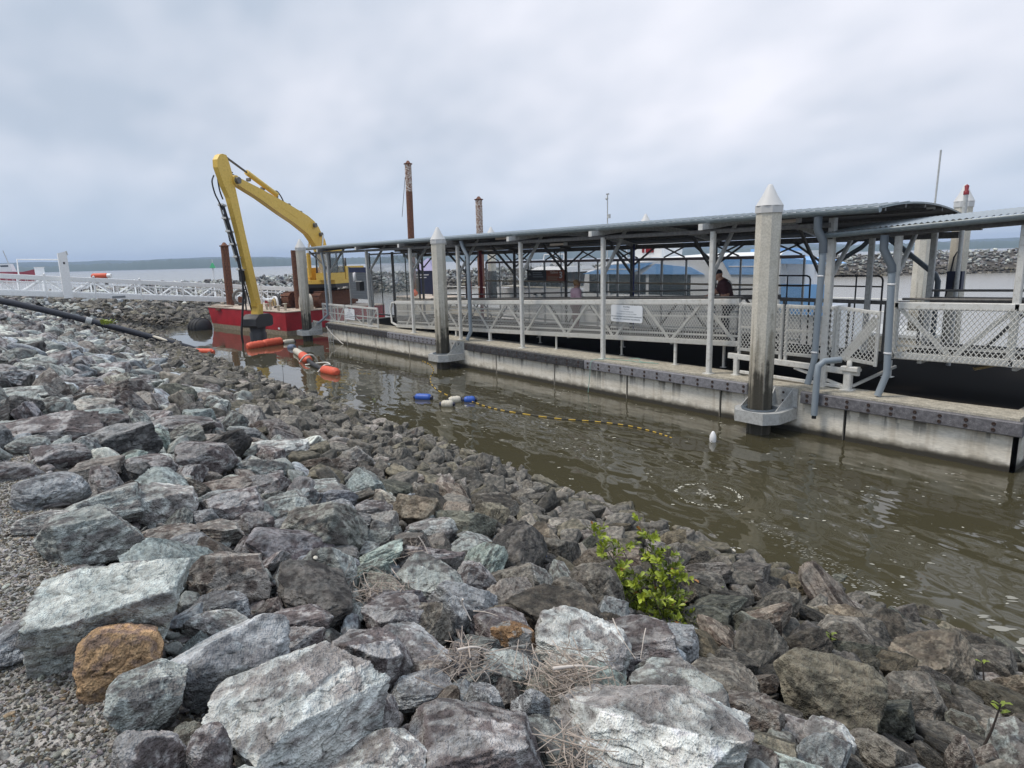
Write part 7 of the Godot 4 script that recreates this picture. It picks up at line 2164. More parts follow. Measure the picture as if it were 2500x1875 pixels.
func hero(label: String, short: String, at: Vector3, half: Vector3, kind: String, shape: String, seed_: int) -> void:
	var px := half.x * 1400.0 / at.distance_to(EYE)
	var o := put("boulder", rock_mesh(seed_, (6 if px > 150 else 5) if px > 45 else 4, half, shape, kind, 1.0, ("pale flat top" in label or "cream top" in label or "whitish flat top" in label or "broad flat top" in label)), rock_material(seed_ % 2, 1.0 if px > 62 else 1.3, Color.WHITE, 4.0))
	o.position = at
	o.rotation = Vector3(0, atan2(-(at.x - EYE.x), -(at.z - EYE.z)), 0)
	tag(o, label, "boulder", "boulders of the riprap bank")
	hero_list.append([short, at])
	occupy(at.x, at.z, (half.x + half.z) * 0.5)

func pick(weights: Dictionary) -> String:
	var t := rng.randf()
	for k in weights:
		t -= weights[k]
		if t <= 0: return k
	return weights.keys()[0]

const DRY := {"green": 0.38, "purple": 0.21, "slate": 0.14, "pale": 0.15, "brown": 0.07, "dark": 0.05}
const WET := {"mud": 0.50, "olive": 0.24, "tan": 0.18, "brown": 0.08}
const COLOUR := {"green": "grey-green", "purple": "purple-grey", "slate": "blue-grey", "pale": "pale grey", "brown": "brown", "dark": "dark grey", "mud": "muddy grey", "olive": "olive-brown", "tan": "tan"}

func make_rocks() -> void:
	hero("huge grey-green boulder with a broad flat top beside the gravel", "huge green boulder", Vector3(-3.14, 2.28, -0.27), Vector3(0.34, 0.25, 0.27), "green", "block", 1)
	hero("rounded orange-brown boulder resting against the huge green one", "orange boulder", Vector3(-2.81, 2.26, -0.24), Vector3(0.16, 0.16, 0.13), "orange", "round", 2)
	hero("blue-grey boulder with a rough whitish flat top, right of the orange one", "white-topped boulder", Vector3(-2.65, 2.16, -0.58), Vector3(0.27, 0.19, 0.21), "slate", "wedge", 3)
	hero("big whitish-green boulder crossed by dark cracks at the bottom edge", "cracked whitish boulder", Vector3(-2.18, 2.12, -0.72), Vector3(0.33, 0.21, 0.26), "pale", "block", 4)
	hero("blue-grey boulder lying in the gravel at the left edge", "gravel-side slate boulder", Vector3(-3.32, 2.24, 0.09), Vector3(0.18, 0.10, 0.14), "slate", "block", 5)
	hero("dark grey boulder with thin white veins below the orange one", "veined dark boulder", Vector3(-2.49, 2.23, -0.28), Vector3(0.14, 0.13, 0.11), "green", "block", 6)
	hero("brown-grey ridged boulder at the bottom edge by the gravel", "ridged brown boulder", Vector3(-2.17, 2.25, -0.23), Vector3(0.12, 0.14, 0.10), "purple", "wedge", 7)
	hero("purplish knobbly rock left of the cracked whitish boulder", "knobbly purple rock", Vector3(-2.09, 2.20, -0.38), Vector3(0.07, 0.13, 0.06), "purple", "round", 8)
	hero("long tilted grey-green boulder on the edge of the gravel", "long green boulder", Vector3(-4.36, 2.24, -0.32), Vector3(0.29, 0.18, 0.22), "green", "slab", 9)
	hero("small white and cream rock at the head of the gravel patch", "cream rock", Vector3(-4.88, 2.24, -0.12), Vector3(0.17, 0.08, 0.14), "pale", "wedge", 10)
	hero("flat brown layered rock above the huge green boulder", "flat layered rock", Vector3(-4.55, 2.05, -0.74), Vector3(0.21, 0.07, 0.16), "brown", "slab", 11)
	hero("small pointed blue-grey rock above the huge green boulder", "pointed slate rock", Vector3(-4.36, 2.03, -0.83), Vector3(0.15, 0.09, 0.12), "slate", "wedge", 12)
	hero("small upright purple rock wedged between two grey boulders", "upright purple rock", Vector3(-4.72, 1.87, -1.36), Vector3(0.13, 0.13, 0.10), "purple", "slab", 13)
	hero("smooth flat blue-grey slab right of the huge green boulder", "smooth slate slab", Vector3(-3.35, 2.05, -0.75), Vector3(0.14, 0.08, 0.10), "slate", "slab", 14)
	hero("brown streaked boulder with knobbly left end right of the huge green one", "streaked brown boulder", Vector3(-3.66, 2.06, -0.87), Vector3(0.22, 0.18, 0.18), "brown", "block", 15)
	hero("tall leaning grey boulder with a round pale lichen spot", "lichen-spotted boulder", Vector3(-3.67, 1.88, -1.45), Vector3(0.19, 0.21, 0.15), "green", "wedge", 16)
	hero("mottled green and purple boulder above the cracked whitish one", "mottled boulder", Vector3(-3.09, 1.97, -1.01), Vector3(0.21, 0.09, 0.16), "purple", "slab", 17)
	hero("dark purple layered rock behind the cracked whitish boulder", "dark purple rock", Vector3(-2.83, 2.00, -0.94), Vector3(0.14, 0.10, 0.11), "purple", "slab", 18)
	hero("purple-grey boulder with a pale flat top and ragged dark face", "ragged purple boulder", Vector3(-2.60, 1.94, -1.23), Vector3(0.20, 0.17, 0.16), "purple", "block", 19)
	hero("flat blue slate slab with white veins and a dark underside", "flat slate slab", Vector3(-2.35, 1.86, -1.32), Vector3(0.15, 0.06, 0.10), "slate", "slab", 20)
	hero("small reddish-brown rock behind the flat slate slab", "reddish rock", Vector3(-2.46, 1.82, -1.45), Vector3(0.13, 0.07, 0.10), "brown", "round", 21)
	hero("square grey-green boulder left of the big heap of dry twigs", "square green boulder", Vector3(-2.37, 1.71, -1.83), Vector3(0.16, 0.11, 0.13), "green", "block", 22)
	hero("tilted slab with a rusty orange broken face", "rusty-faced slab", Vector3(-2.67, 1.62, -2.14), Vector3(0.14, 0.12, 0.10), "rust", "slab", 23)
	hero("large pale smooth boulder behind the twig heap", "large pale boulder", Vector3(-2.38, 1.56, -2.40), Vector3(0.30, 0.19, 0.24), "pale", "block", 24)
	hero("rounded grey-green boulder with white flecks right of the twig heap", "flecked green boulder", Vector3(-1.82, 1.52, -2.52), Vector3(0.28, 0.18, 0.21), "green", "slab", 25)
	hero("huge pale green boulder at the bottom edge, fissured with purple", "huge pale boulder", Vector3(-1.57, 1.71, -1.98), Vector3(0.45, 0.21, 0.29), "pale", "block", 26)
	hero("large purple-grey slab with a white quartz line at the bottom edge", "quartz-lined slab", Vector3(-1.84, 1.93, -1.21), Vector3(0.30, 0.15, 0.20), "purple", "slab", 27)
	hero("upright blue slate piece left of the twig heap", "upright slate piece", Vector3(-2.16, 1.80, -1.53), Vector3(0.11, 0.09, 0.08), "slate", "slab", 28)
	hero("tall blue-grey shard standing between two bottom boulders", "tall slate shard", Vector3(-1.95, 1.80, -1.64), Vector3(0.09, 0.16, 0.07), "slate", "wedge", 29)
	hero("pale green faceted boulder cut by the bottom edge", "faceted pale boulder", Vector3(-1.90, 2.02, -0.88), Vector3(0.19, 0.09, 0.12), "pale", "wedge", 30)
	hero("dark purple splintered boulder right of the cracked whitish one", "splintered boulder", Vector3(-2.20, 2.02, -0.95), Vector3(0.16, 0.15, 0.13), "purple", "wedge", 31)
	hero("broad grey-green boulder halfway down the bank above the slate pieces", "broad green boulder", Vector3(-3.56, 1.64, -2.11), Vector3(0.24, 0.16, 0.19), "green", "block", 32)
	hero("purple-grey boulder touching the broad green one", "purple neighbour boulder", Vector3(-3.55, 1.51, -2.49), Vector3(0.17, 0.14, 0.13), "purple", "block", 33)
	hero("grey-tan boulder with a dark right face above the rusty slab", "grey-tan boulder", Vector3(-3.53, 1.41, -2.80), Vector3(0.19, 0.15, 0.15), "tan", "block", 34)
	hero("small round grey-green rock above the broad green boulder", "small round green rock", Vector3(-4.29, 1.35, -2.94), Vector3(0.17, 0.11, 0.14), "green", "round", 35)
	hero("pale slab-topped boulder overhanging a dark hollow", "overhanging pale boulder", Vector3(-4.77, 1.37, -2.88), Vector3(0.25, 0.12, 0.19), "pale", "slab", 36)
	hero("upright blue-grey block with a chipped pale top", "chipped slate block", Vector3(-3.02, 1.69, -1.96), Vector3(0.09, 0.15, 0.08), "slate", "block", 37)
	hero("dark triangular rock pointing up left of the green bush", "triangular dark rock", Vector3(-3.13, 1.35, -3.06), Vector3(0.16, 0.19, 0.13), "tan", "wedge", 38)
	hero("big rounded tan boulder just left of the green bush", "tan boulder by the bush", Vector3(-3.13, 1.29, -3.31), Vector3(0.22, 0.25, 0.18), "tan", "round", 39)
	hero("pyramid-shaped dark brown rock in the small rubble", "pyramid brown rock", Vector3(-4.36, 1.19, -3.45), Vector3(0.17, 0.13, 0.14), "mud", "wedge", 40)
	hero("blocky dark grey-brown rock above the bush", "blocky mud rock", Vector3(-4.10, 1.08, -3.87), Vector3(0.19, 0.19, 0.15), "mud", "block", 41)
	hero("dull purple-grey boulder behind the rusty slab", "dull purple boulder", Vector3(-2.80, 1.61, -2.16), Vector3(0.21, 0.11, 0.16), "purple", "block", 42)
	hero("greenish-tan pointed boulder left of the chipped slate block", "greenish pointed boulder", Vector3(-2.89, 1.78, -1.69), Vector3(0.15, 0.15, 0.12), "tan", "wedge", 43)
	hero("layered purple-grey boulder with an orange streak on top", "orange-streaked boulder", Vector3(-3.00, 1.82, -1.54), Vector3(0.17, 0.13, 0.13), "purple", "slab", 44)
	hero("dark purple boulder with white edge behind the flecked green one", "white-edged purple boulder", Vector3(-2.39, 1.38, -2.89), Vector3(0.29, 0.15, 0.22), "purple", "slab", 45)
	hero("dark slate-grey slab jutting over a black gap right of the bush", "jutting dark slab", Vector3(-3.22, 0.75, -4.85), Vector3(0.24, 0.17, 0.18), "mud", "slab", 46)
	hero("brown wedge-shaped slab near the water with a black gap beneath", "brown water-side slab", Vector3(-2.11, 0.67, -5.11), Vector3(0.29, 0.19, 0.22), "tan", "slab", 47)
	hero("brown square-faced boulder below the bush", "square brown boulder", Vector3(-1.92, 1.30, -3.09), Vector3(0.23, 0.11, 0.18), "tan", "block", 48)
	hero("purple-brown boulder with a pale left face", "pale-faced brown boulder", Vector3(-1.57, 1.37, -2.89), Vector3(0.15, 0.12, 0.12), "brown", "block", 49)
	hero("very large olive-brown slab on the lower bank", "large olive slab", Vector3(-1.43, 1.27, -3.40), Vector3(0.30, 0.26, 0.22), "olive", "slab", 50)
	hero("big plain brown boulder right of the large olive slab", "plain brown boulder", Vector3(-1.29, 0.94, -4.26), Vector3(0.23, 0.16, 0.18), "tan", "block", 51)
	hero("smooth rounded tan rock by a seedling", "smooth tan rock", Vector3(-1.06, 0.72, -4.79), Vector3(0.16, 0.06, 0.11), "tan", "round", 52)
	hero("rock with bright white quartz streaks at the bottom edge", "quartz-streaked rock", Vector3(-1.26, 1.31, -3.07), Vector3(0.13, 0.13, 0.10), "pale", "wedge", 53)
	hero("pointed tan boulder with a pale tip at the bottom edge", "pale-tipped boulder", Vector3(-1.07, 1.29, -3.17), Vector3(0.15, 0.15, 0.12), "tan", "wedge", 54)
	hero("olive-grey boulder at the bottom edge left of the quartz-streaked rock", "olive bottom boulder", Vector3(-1.32, 1.48, -2.57), Vector3(0.13, 0.12, 0.10), "olive", "block", 55)
	hero("wet grey slab lying half in the water", "wet grey slab", Vector3(-1.92, 0.23, -6.34), Vector3(0.28, 0.11, 0.21), "mud", "slab", 56)
	hero("flat dark grey slab below the plain brown boulder", "flat dark slab", Vector3(-1.02, 0.97, -4.04), Vector3(0.22, 0.07, 0.12), "mud", "slab", 57)
	hero("reddish-brown block at the bottom edge", "reddish bottom block", Vector3(-0.85, 1.13, -3.67), Vector3(0.07, 0.16, 0.06), "brown", "block", 58)
	hero("long brownish slab cut off by the right edge", "right-edge slab", Vector3(-0.78, 0.82, -4.52), Vector3(0.22, 0.07, 0.13), "tan", "slab", 59)
	hero("small pointed brown rock at the bottom right edge", "small pointed brown rock", Vector3(-0.79, 1.05, -3.86), Vector3(0.07, 0.12, 0.06), "brown", "wedge", 60)
	hero("small dark grey block at the waterline above the bush", "waterline block", Vector3(-4.12, 0.40, -5.88), Vector3(0.14, 0.14, 0.11), "mud", "block", 61)
	hero("reddish-brown flat rock at the right edge by the water", "right-edge red rock", Vector3(-1.07, 0.20, -6.38), Vector3(0.19, 0.06, 0.11), "brown", "slab", 62)
	hero("long flat purple-brown boulder near the left edge", "long purple boulder", Vector3(-7.83, 2.22, -0.36), Vector3(0.47, 0.16, 0.35), "purple", "slab", 63)
	hero("almost black boulder with a smooth cream top face", "cream-topped black boulder", Vector3(-7.42, 2.05, -0.93), Vector3(0.36, 0.21, 0.29), "dark", "block", 64)
	hero("purple-grey peaked boulder right of the cream-topped black one", "peaked purple boulder", Vector3(-8.92, 1.76, -1.76), Vector3(0.44, 0.16, 0.35), "purple", "wedge", 65)
	hero("small grey-green rock below the long purple boulder", "small grey-green rock", Vector3(-7.17, 2.24, -0.17), Vector3(0.17, 0.09, 0.13), "green", "round", 66)
	hero("smooth mauve-grey boulder below the long purple one", "smooth mauve boulder", Vector3(-6.71, 2.20, -0.37), Vector3(0.23, 0.13, 0.18), "purple", "slab", 67)
	hero("rounded blue-grey boulder near the left edge above the gravel", "rounded blue-grey boulder", Vector3(-5.48, 2.26, -0.21), Vector3(0.24, 0.13, 0.19), "slate", "round", 68)
	hero("grey-green boulder with a yellowish left corner", "yellow-cornered boulder", Vector3(-5.07, 2.18, -0.45), Vector3(0.27, 0.14, 0.21), "green", "block", 69)
	hero("pale pinkish-grey boulder with cracked top in the upper bank", "pinkish pale boulder", Vector3(-5.13, 2.07, -0.82), Vector3(0.26, 0.16, 0.21), "pale", "block", 70)
	hero("big purple-grey boulder with a green-grey top", "green-topped purple boulder", Vector3(-5.13, 1.92, -1.30), Vector3(0.25, 0.17, 0.20), "purple", "block", 71)
	hero("grey-green rough boulder right of the green-topped purple one", "rough green boulder", Vector3(-5.14, 1.77, -1.73), Vector3(0.23, 0.16, 0.19), "green", "block", 72)
	hero("large dark grey-purple boulder on the upper bank", "large grey-purple boulder", Vector3(-6.80, 1.86, -1.55), Vector3(0.32, 0.23, 0.26), "purple", "block", 73)
	hero("long pale boulder on the upper bank near the mud line", "long pale boulder", Vector3(-8.10, 1.46, -2.63), Vector3(0.46, 0.14, 0.34), "pale", "slab", 74)
	hero("sloping grey-green boulder with a black shadow gap under it", "sloping green boulder", Vector3(-6.83, 1.66, -2.07), Vector3(0.28, 0.16, 0.23), "green", "wedge", 75)
	hero("brownish-grey boulder below the cream-topped black one", "brownish boulder", Vector3(-6.48, 2.00, -0.96), Vector3(0.28, 0.12, 0.21), "purple", "slab", 76)
	hero("brown-grey boulder with a split white corner", "split-corner boulder", Vector3(-6.23, 2.13, -0.55), Vector3(0.24, 0.10, 0.19), "brown", "block", 77)
	hero("purple faceted boulder at the left edge", "left-edge purple boulder", Vector3(-6.38, 2.24, -0.03), Vector3(0.21, 0.09, 0.17), "purple", "block", 78)
	hero("grey-green slab beside a clump of dry weed", "weed-side slab", Vector3(-6.24, 1.50, -2.46), Vector3(0.35, 0.10, 0.26), "green", "slab", 79)
	hero("dark ridged grey boulder between two green ones", "ridged grey boulder", Vector3(-6.17, 1.69, -1.92), Vector3(0.23, 0.13, 0.19), "purple", "block", 80)
	hero("mauve-grey domed boulder high on the bank", "domed mauve boulder", Vector3(-11.90, 2.00, -1.04), Vector3(0.35, 0.16, 0.28), "purple", "block", 81)
	hero("white-splashed grey boulder high on the bank", "white-splashed boulder", Vector3(-12.91, 1.74, -1.81), Vector3(0.37, 0.15, 0.30), "purple", "block", 82)
	hero("grey boulder with a light top at the left edge, high on the bank", "light-topped boulder", Vector3(-10.17, 2.23, -0.29), Vector3(0.44, 0.13, 0.33), "green", "slab", 83)
	hero("purple-brown angular rock left of the overhanging pale boulder", "angular purple rock", Vector3(-5.38, 1.45, -2.63), Vector3(0.19, 0.11, 0.16), "purple", "block", 84)
	hero("grey-blue rock above a clump of dry weed", "weed-top rock", Vector3(-5.41, 1.56, -2.29), Vector3(0.17, 0.11, 0.14), "slate", "round", 85)
	hero("dark grey pointed rock left of the overhanging pale boulder", "dark pointed rock", Vector3(-4.71, 1.53, -2.41), Vector3(0.14, 0.13, 0.11), "dark", "wedge", 86)
	hero("dull brown rounded rock by the waterline", "waterline brown rock", Vector3(-5.48, 0.53, -5.46), Vector3(0.25, 0.13, 0.20), "mud", "round", 87)
	hero("brown flat-topped boulder at the waterline", "flat-topped waterline boulder", Vector3(-7.36, 0.68, -5.06), Vector3(0.30, 0.18, 0.23), "mud", "slab", 88)
	hero("small grey-green block under the dry twigs", "twig-side block", Vector3(-2.36, 1.76, -1.64), Vector3(0.07, 0.07, 0.05), "green", "block", 89)
	hero("grey rock wedged right of the huge pale boulder", "wedged grey rock", Vector3(-1.59, 1.57, -2.22), Vector3(0.09, 0.08, 0.07), "green", "round", 90)
	occupy(-2.95, -3.72, 0.30); occupy(-3.05, -4.1, 0.26); occupy(-2.70, -3.55, 0.24)
	# candidates: x, z, radius, height on the slope
	var spots := []       # [pos, r, v, far]
	var passes := [[0.21, 0.30, 4200, 0.84], [0.15, 0.21, 15000, 0.80], [0.105, 0.15, 36000, 0.80], [0.06, 0.105, 70000, 0.82]]
	for ps in passes:
		for t in int(ps[2]):
			var x := 3.0 - 50.0 * pow(rng.randf(), 1.25)
			var v := rng.randf_range(-0.01 if x > -6.0 else -0.14, 1.06)
			var s: Array
			if x > -28: s = [Vector3(x, 2.2, -0.2), Vector3(x, 0, lerpf(-6.9, -7.1, clampf((14 - x) / 42, 0, 1)))]
			elif x > -40: s = shore_at(1.0 + (-28.0 - x) / 12.0)
			elif x > -46: s = shore_at(2.0 + (-40.0 - x) / 6.0)
			else: s = shore_at(3.0 + rng.randf() * 1.0)
			var r := rng.randf_range(ps[0], ps[1])
			if ps[0] > 0.2:
				if v > 0.50 and rng.randf() > (0.10 if x > -3.5 else 0.03): continue
				if v > 0.45 and x < -6 and rng.randf() > 0.25: continue
			elif ps[0] > 0.14:
				if v > 0.55 and rng.randf() > (0.30 if x > -4.0 else 0.12): continue
			elif ps[0] < 0.1:
				if v < 0.5 and rng.randf() > 0.7: continue
				if x < -20: continue
			if x > -7.0 and v < 0.03 + 0.02 * place_noise.get_noise_2d(x * 4, 0): continue
			var p: Vector3 = s[0].lerp(s[1], v)
			p.y = minf(p.y, 2.2)
			if p.distance_to(EYE) < 3.0 and r > 0.105: continue
			if crowded(p.x, p.z, r, ps[3]): continue
			occupy(p.x, p.z, r)
			spots.append([p, r, v, false])
	# the head of the basin and the breakwater beyond
	for t in 16000:
		var u := 3.8 + 5.9 * rng.randf()
		if u > 6.0 and u < 8.0 and rng.randf() < 0.4: continue
		var v := rng.randf_range(-0.06, 1.05)
		var s: Array = shore_at(u)
		var p: Vector3 = s[0].lerp(s[1], v)
		var r := rng.randf_range(0.16, 0.36)
		if crowded(p.x, p.z, r, 0.72): continue
		occupy(p.x, p.z, r)
		spots.append([p, r, v, true])
	# shapes shared by many
	var shapes := ["block", "wedge", "slab"]
	var protos := {}
	for kind in ["green", "purple", "slate", "pale", "brown", "dark", "mud", "olive", "tan"]:
		for k in 3:
			protos["%s%d" % [kind, k]] = rock_mesh(500 + protos.size(), 5, SHAPE_HALF[k], shapes[k], kind, 1.1)
	var mats := []
	for k in 6:
		var c: Color = [Color(1, 1, 1), Color(0.90, 0.90, 0.92), Color(1.0, 0.97, 0.93), Color(0.86, 0.84, 0.82), Color(0.96, 1.0, 0.98), Color(0.80, 0.80, 0.80)][k]
		mats.append(rock_material(k % 2, 0.36, c, 3.0))
	# the largest in view are objects of their own
	var basis_inv := CAMBASIS.transposed()
	for s in spots:
		var q: Vector3 = basis_inv * (s[0] - EYE)
		var sx := 0.0
		if q.z < -0.3:
			var px := Vector2(q.x / -q.z, q.y / -q.z)
			if absf(px.x) < 0.83 and px.y > -0.64: sx = s[1] / -q.z
		s.append(sx)
	spots.sort_custom(func(a, b): return a[4] > b[4])
	var lowk := {}
	var buckets := {}
	var made := 0
	for s in spots:
		var p: Vector3 = s[0]; var r: float = s[1]
		var tide := 1.18 + 0.5 * place_noise.get_noise_2d(p.x * 2.2, p.z * 2.2) - 0.35 * smoothstep(-10.0, -30.0, p.x)
		var wet: bool = p.y < tide or (s[3] and p.x > -57.0 and p.z > -22.0 and rng.randf() < 0.8)
		var kind := pick(WET if wet else DRY)
		if not wet and p.y < tide + 0.35 and rng.randf() < 0.4: kind = "tan" if rng.randf() < 0.5 else "brown"
		var k := rng.randi() % 3
		var sc := Vector3(r * rng.randf_range(0.92, 1.30), r * rng.randf_range(0.75, 1.1), r * rng.randf_range(0.9, 1.2))
		var at := p + Vector3(0, sc.y * rng.randf_range(0.10, 0.42), 0)
		if s[2] > 0.97: at.y -= sc.y * 0.3
		var rot := Vector3(rng.randfn(0, 0.40), rng.randf() * TAU, rng.randfn(0, 0.40))
		if made < 209 and s[4] > 0:
			made += 1
			var o := put("boulder", protos["%s%d" % [kind, k]], mats[rng.randi() % 6])
			o.transform = Transform3D(Basis.from_euler(rot) * Basis.from_scale(sc), at)
			# whom does it lie beside in the picture
			var best := ""; var bd := 99.0; var bp := Vector3.ZERO
			for h in hero_list:
				var d: float = h[1].distance_to(at)
				if d < bd: bd = d; best = h[0]; bp = h[1]
			var c1 := basis_inv * (at - EYE); var c2 := basis_inv * (bp - EYE)
			var dx := c1.x / -c1.z - c2.x / -c2.z; var dy := c1.y / -c1.z - c2.y / -c2.z
			var side := ("right of" if dx > 0 else "left of") if absf(dx) > absf(dy) * 1.2 else ("above" if dy > 0 else "below")
			var size := "large" if r > 0.22 else ("medium" if r > 0.155 else ("small" if r > 0.11 else "little"))
			var form: String = ["squarish", "wedge-shaped", "flattish"][k]
			tag(o, "%s %s %s stone just %s the %s" % [size, COLOUR[kind], form, side, best], "boulder", "boulders of the riprap bank")
		else:
			var base: String = kind
			if base == "dark": base = "purple"
			if base == "pale" or base == "slate": base = "green"
			if base == "olive": base = "mud"
			var b := "%s%d" % [base, k]
			if not buckets.has(b): buckets[b] = []
			var sh := rng.randf_range(0.62, 1.32)
			var c := Color(sh, sh, sh)
			if kind == "pale": c = Color(sh * 1.35, sh * 1.32, sh * 1.27)
			if kind == "slate": c = Color(sh * 0.90, sh * 0.92, sh * 1.02)
			if kind == "dark": c = Color(sh * 0.55, sh * 0.57, sh * 0.57)
			if kind == "olive": c = Color(sh * 1.08, sh * 1.05, sh * 0.92)
			buckets[b].append([Transform3D(Basis.from_euler(rot) * Basis.from_scale(sc), at), c])
	# rubble between them
	var rub := []
	for t in 24000:
		var x := 2.5 - 26.0 * pow(rng.randf(), 1.5)
		var v := rng.randf_range(0.0, 1.03)
		var p := Vector3(x, 2.2, -0.2).lerp(Vector3(x, 0, -6.95), v)
		var r := rng.randf_range(0.022, 0.075) * (1.0 if v > 0.45 else 0.8)
		if v < 0.5 and rng.randf() < 0.25: continue
		p.y += -0.05 + rng.randf_range(0.0, 0.05)
		var sc := Vector3(r * rng.randf_range(0.9, 1.5), r * rng.randf_range(0.5, 0.9), r)
		var wet := p.y < 1.15 + 0.4 * place_noise.get_noise_2d(p.x * 2.2, p.z * 2.2)
		var b := ("mud%d" if wet else ("green%d" if rng.randf() < 0.5 else "purple%d")) % (rng.randi() % 3)
		if not buckets.has(b): buckets[b] = []
		var sh := rng.randf_range(0.75, 1.25)
		rub.append([b, Transform3D(Basis.from_euler(Vector3(rng.randfn(0, 0.5), rng.randf() * TAU, rng.randfn(0, 0.5))) * Basis.from_scale(sc), p), Color(sh, sh, sh)])
	var root := Node3D.new(); root.name = "riprap"; add_child(root)
	tag(root, "mass of smaller and farther riprap stones covering the bank and the breakwater", "", "", "stuff")
	var rm := rock_material(0, 0.5, Color.WHITE, 1.0)
	var tiny := {}
	for q in rub:
		if not tiny.has(q[0]): tiny[q[0]] = []
		tiny[q[0]].append([q[1], q[2]])
	var names := buckets.keys(); names.sort()
	for b in names:
		var kind: String = b.left(-1); var k := int(b.right(1))
		if buckets[b].size():
			scatter(root, "riprap_stones", rock_mesh(700 + k * 31 + kind.length(), 3, SHAPE_HALF[k], shapes[k], kind, 0.9), rm, buckets[b])
		if tiny.has(b):
			scatter(root, "rubble_stones", rock_mesh(800 + k * 31 + kind.length(), 1, SHAPE_HALF[k], shapes[k], kind, 0.6), rm, tiny[b])

func scatter(root: Node3D, called: String, mesh: Mesh, m: Material, list: Array) -> void:
	var mm := MultiMesh.new()
	mm.transform_format = MultiMesh.TRANSFORM_3D
	mm.use_colors = true
	mm.mesh = mesh
	mm.instance_count = list.size()
	for i in list.size():
		mm.set_instance_transform(i, list[i][0]); mm.set_instance_color(i, list[i][1])
	var o := MultiMeshInstance3D.new()
	o.multimesh = mm; o.material_override = m; o.name = called
	root.add_child(o, true)
	o.set_meta("kind", "stuff")

# ------------------------------------------------------------------ plants
func leaf(st: SurfaceTool, at: Vector3, dir: Vector3, nrm: Vector3, len: float, wid: float, c: Color) -> void:
	var s := dir.cross(nrm).normalized() * wid * 0.5
	var n := nrm.normalized()
	var p1 := at + dir * len * 0.35 ; var p2 := at + dir * len * 0.72; var tip := at + dir * len - n * len * 0.10
	st.set_color(c)
	for f in [-1.0, 1.0]:
		var a: Vector3 = p1 + s * f * 0.9 + n * wid * 0.16; var b: Vector3 = p2 + s * f + n * wid * 0.18
		for v in ([at, p1, a, p1, p2, b, p1, b, a, p2, tip, b] if f > 0 else [at, a, p1, p1, b, p2, p1, a, b, p2, b, tip]):
			st.set_color(c); st.add_vertex(v)

func leaf_material() -> StandardMaterial3D:
	var m := StandardMaterial3D.new()
	m.vertex_color_use_as_albedo = true
	m.roughness = 0.42
	m.backlight_enabled = true
	m.backlight = Color(0.5, 0.5, 0.4)
	m.cull_mode = BaseMaterial3D.CULL_DISABLED
	return m

func leaf_colour(r: RandomNumberGenerator, young: float) -> Color:
	var a := Color(0.085, 0.12, 0.018).lerp(Color(0.17, 0.22, 0.028), r.randf())
	var c := a.lerp(Color(0.42, 0.50, 0.05), clampf(young, 0, 1))
	if r.randf() < 0.015: c = Color(0.35, 0.16, 0.05)
	return c

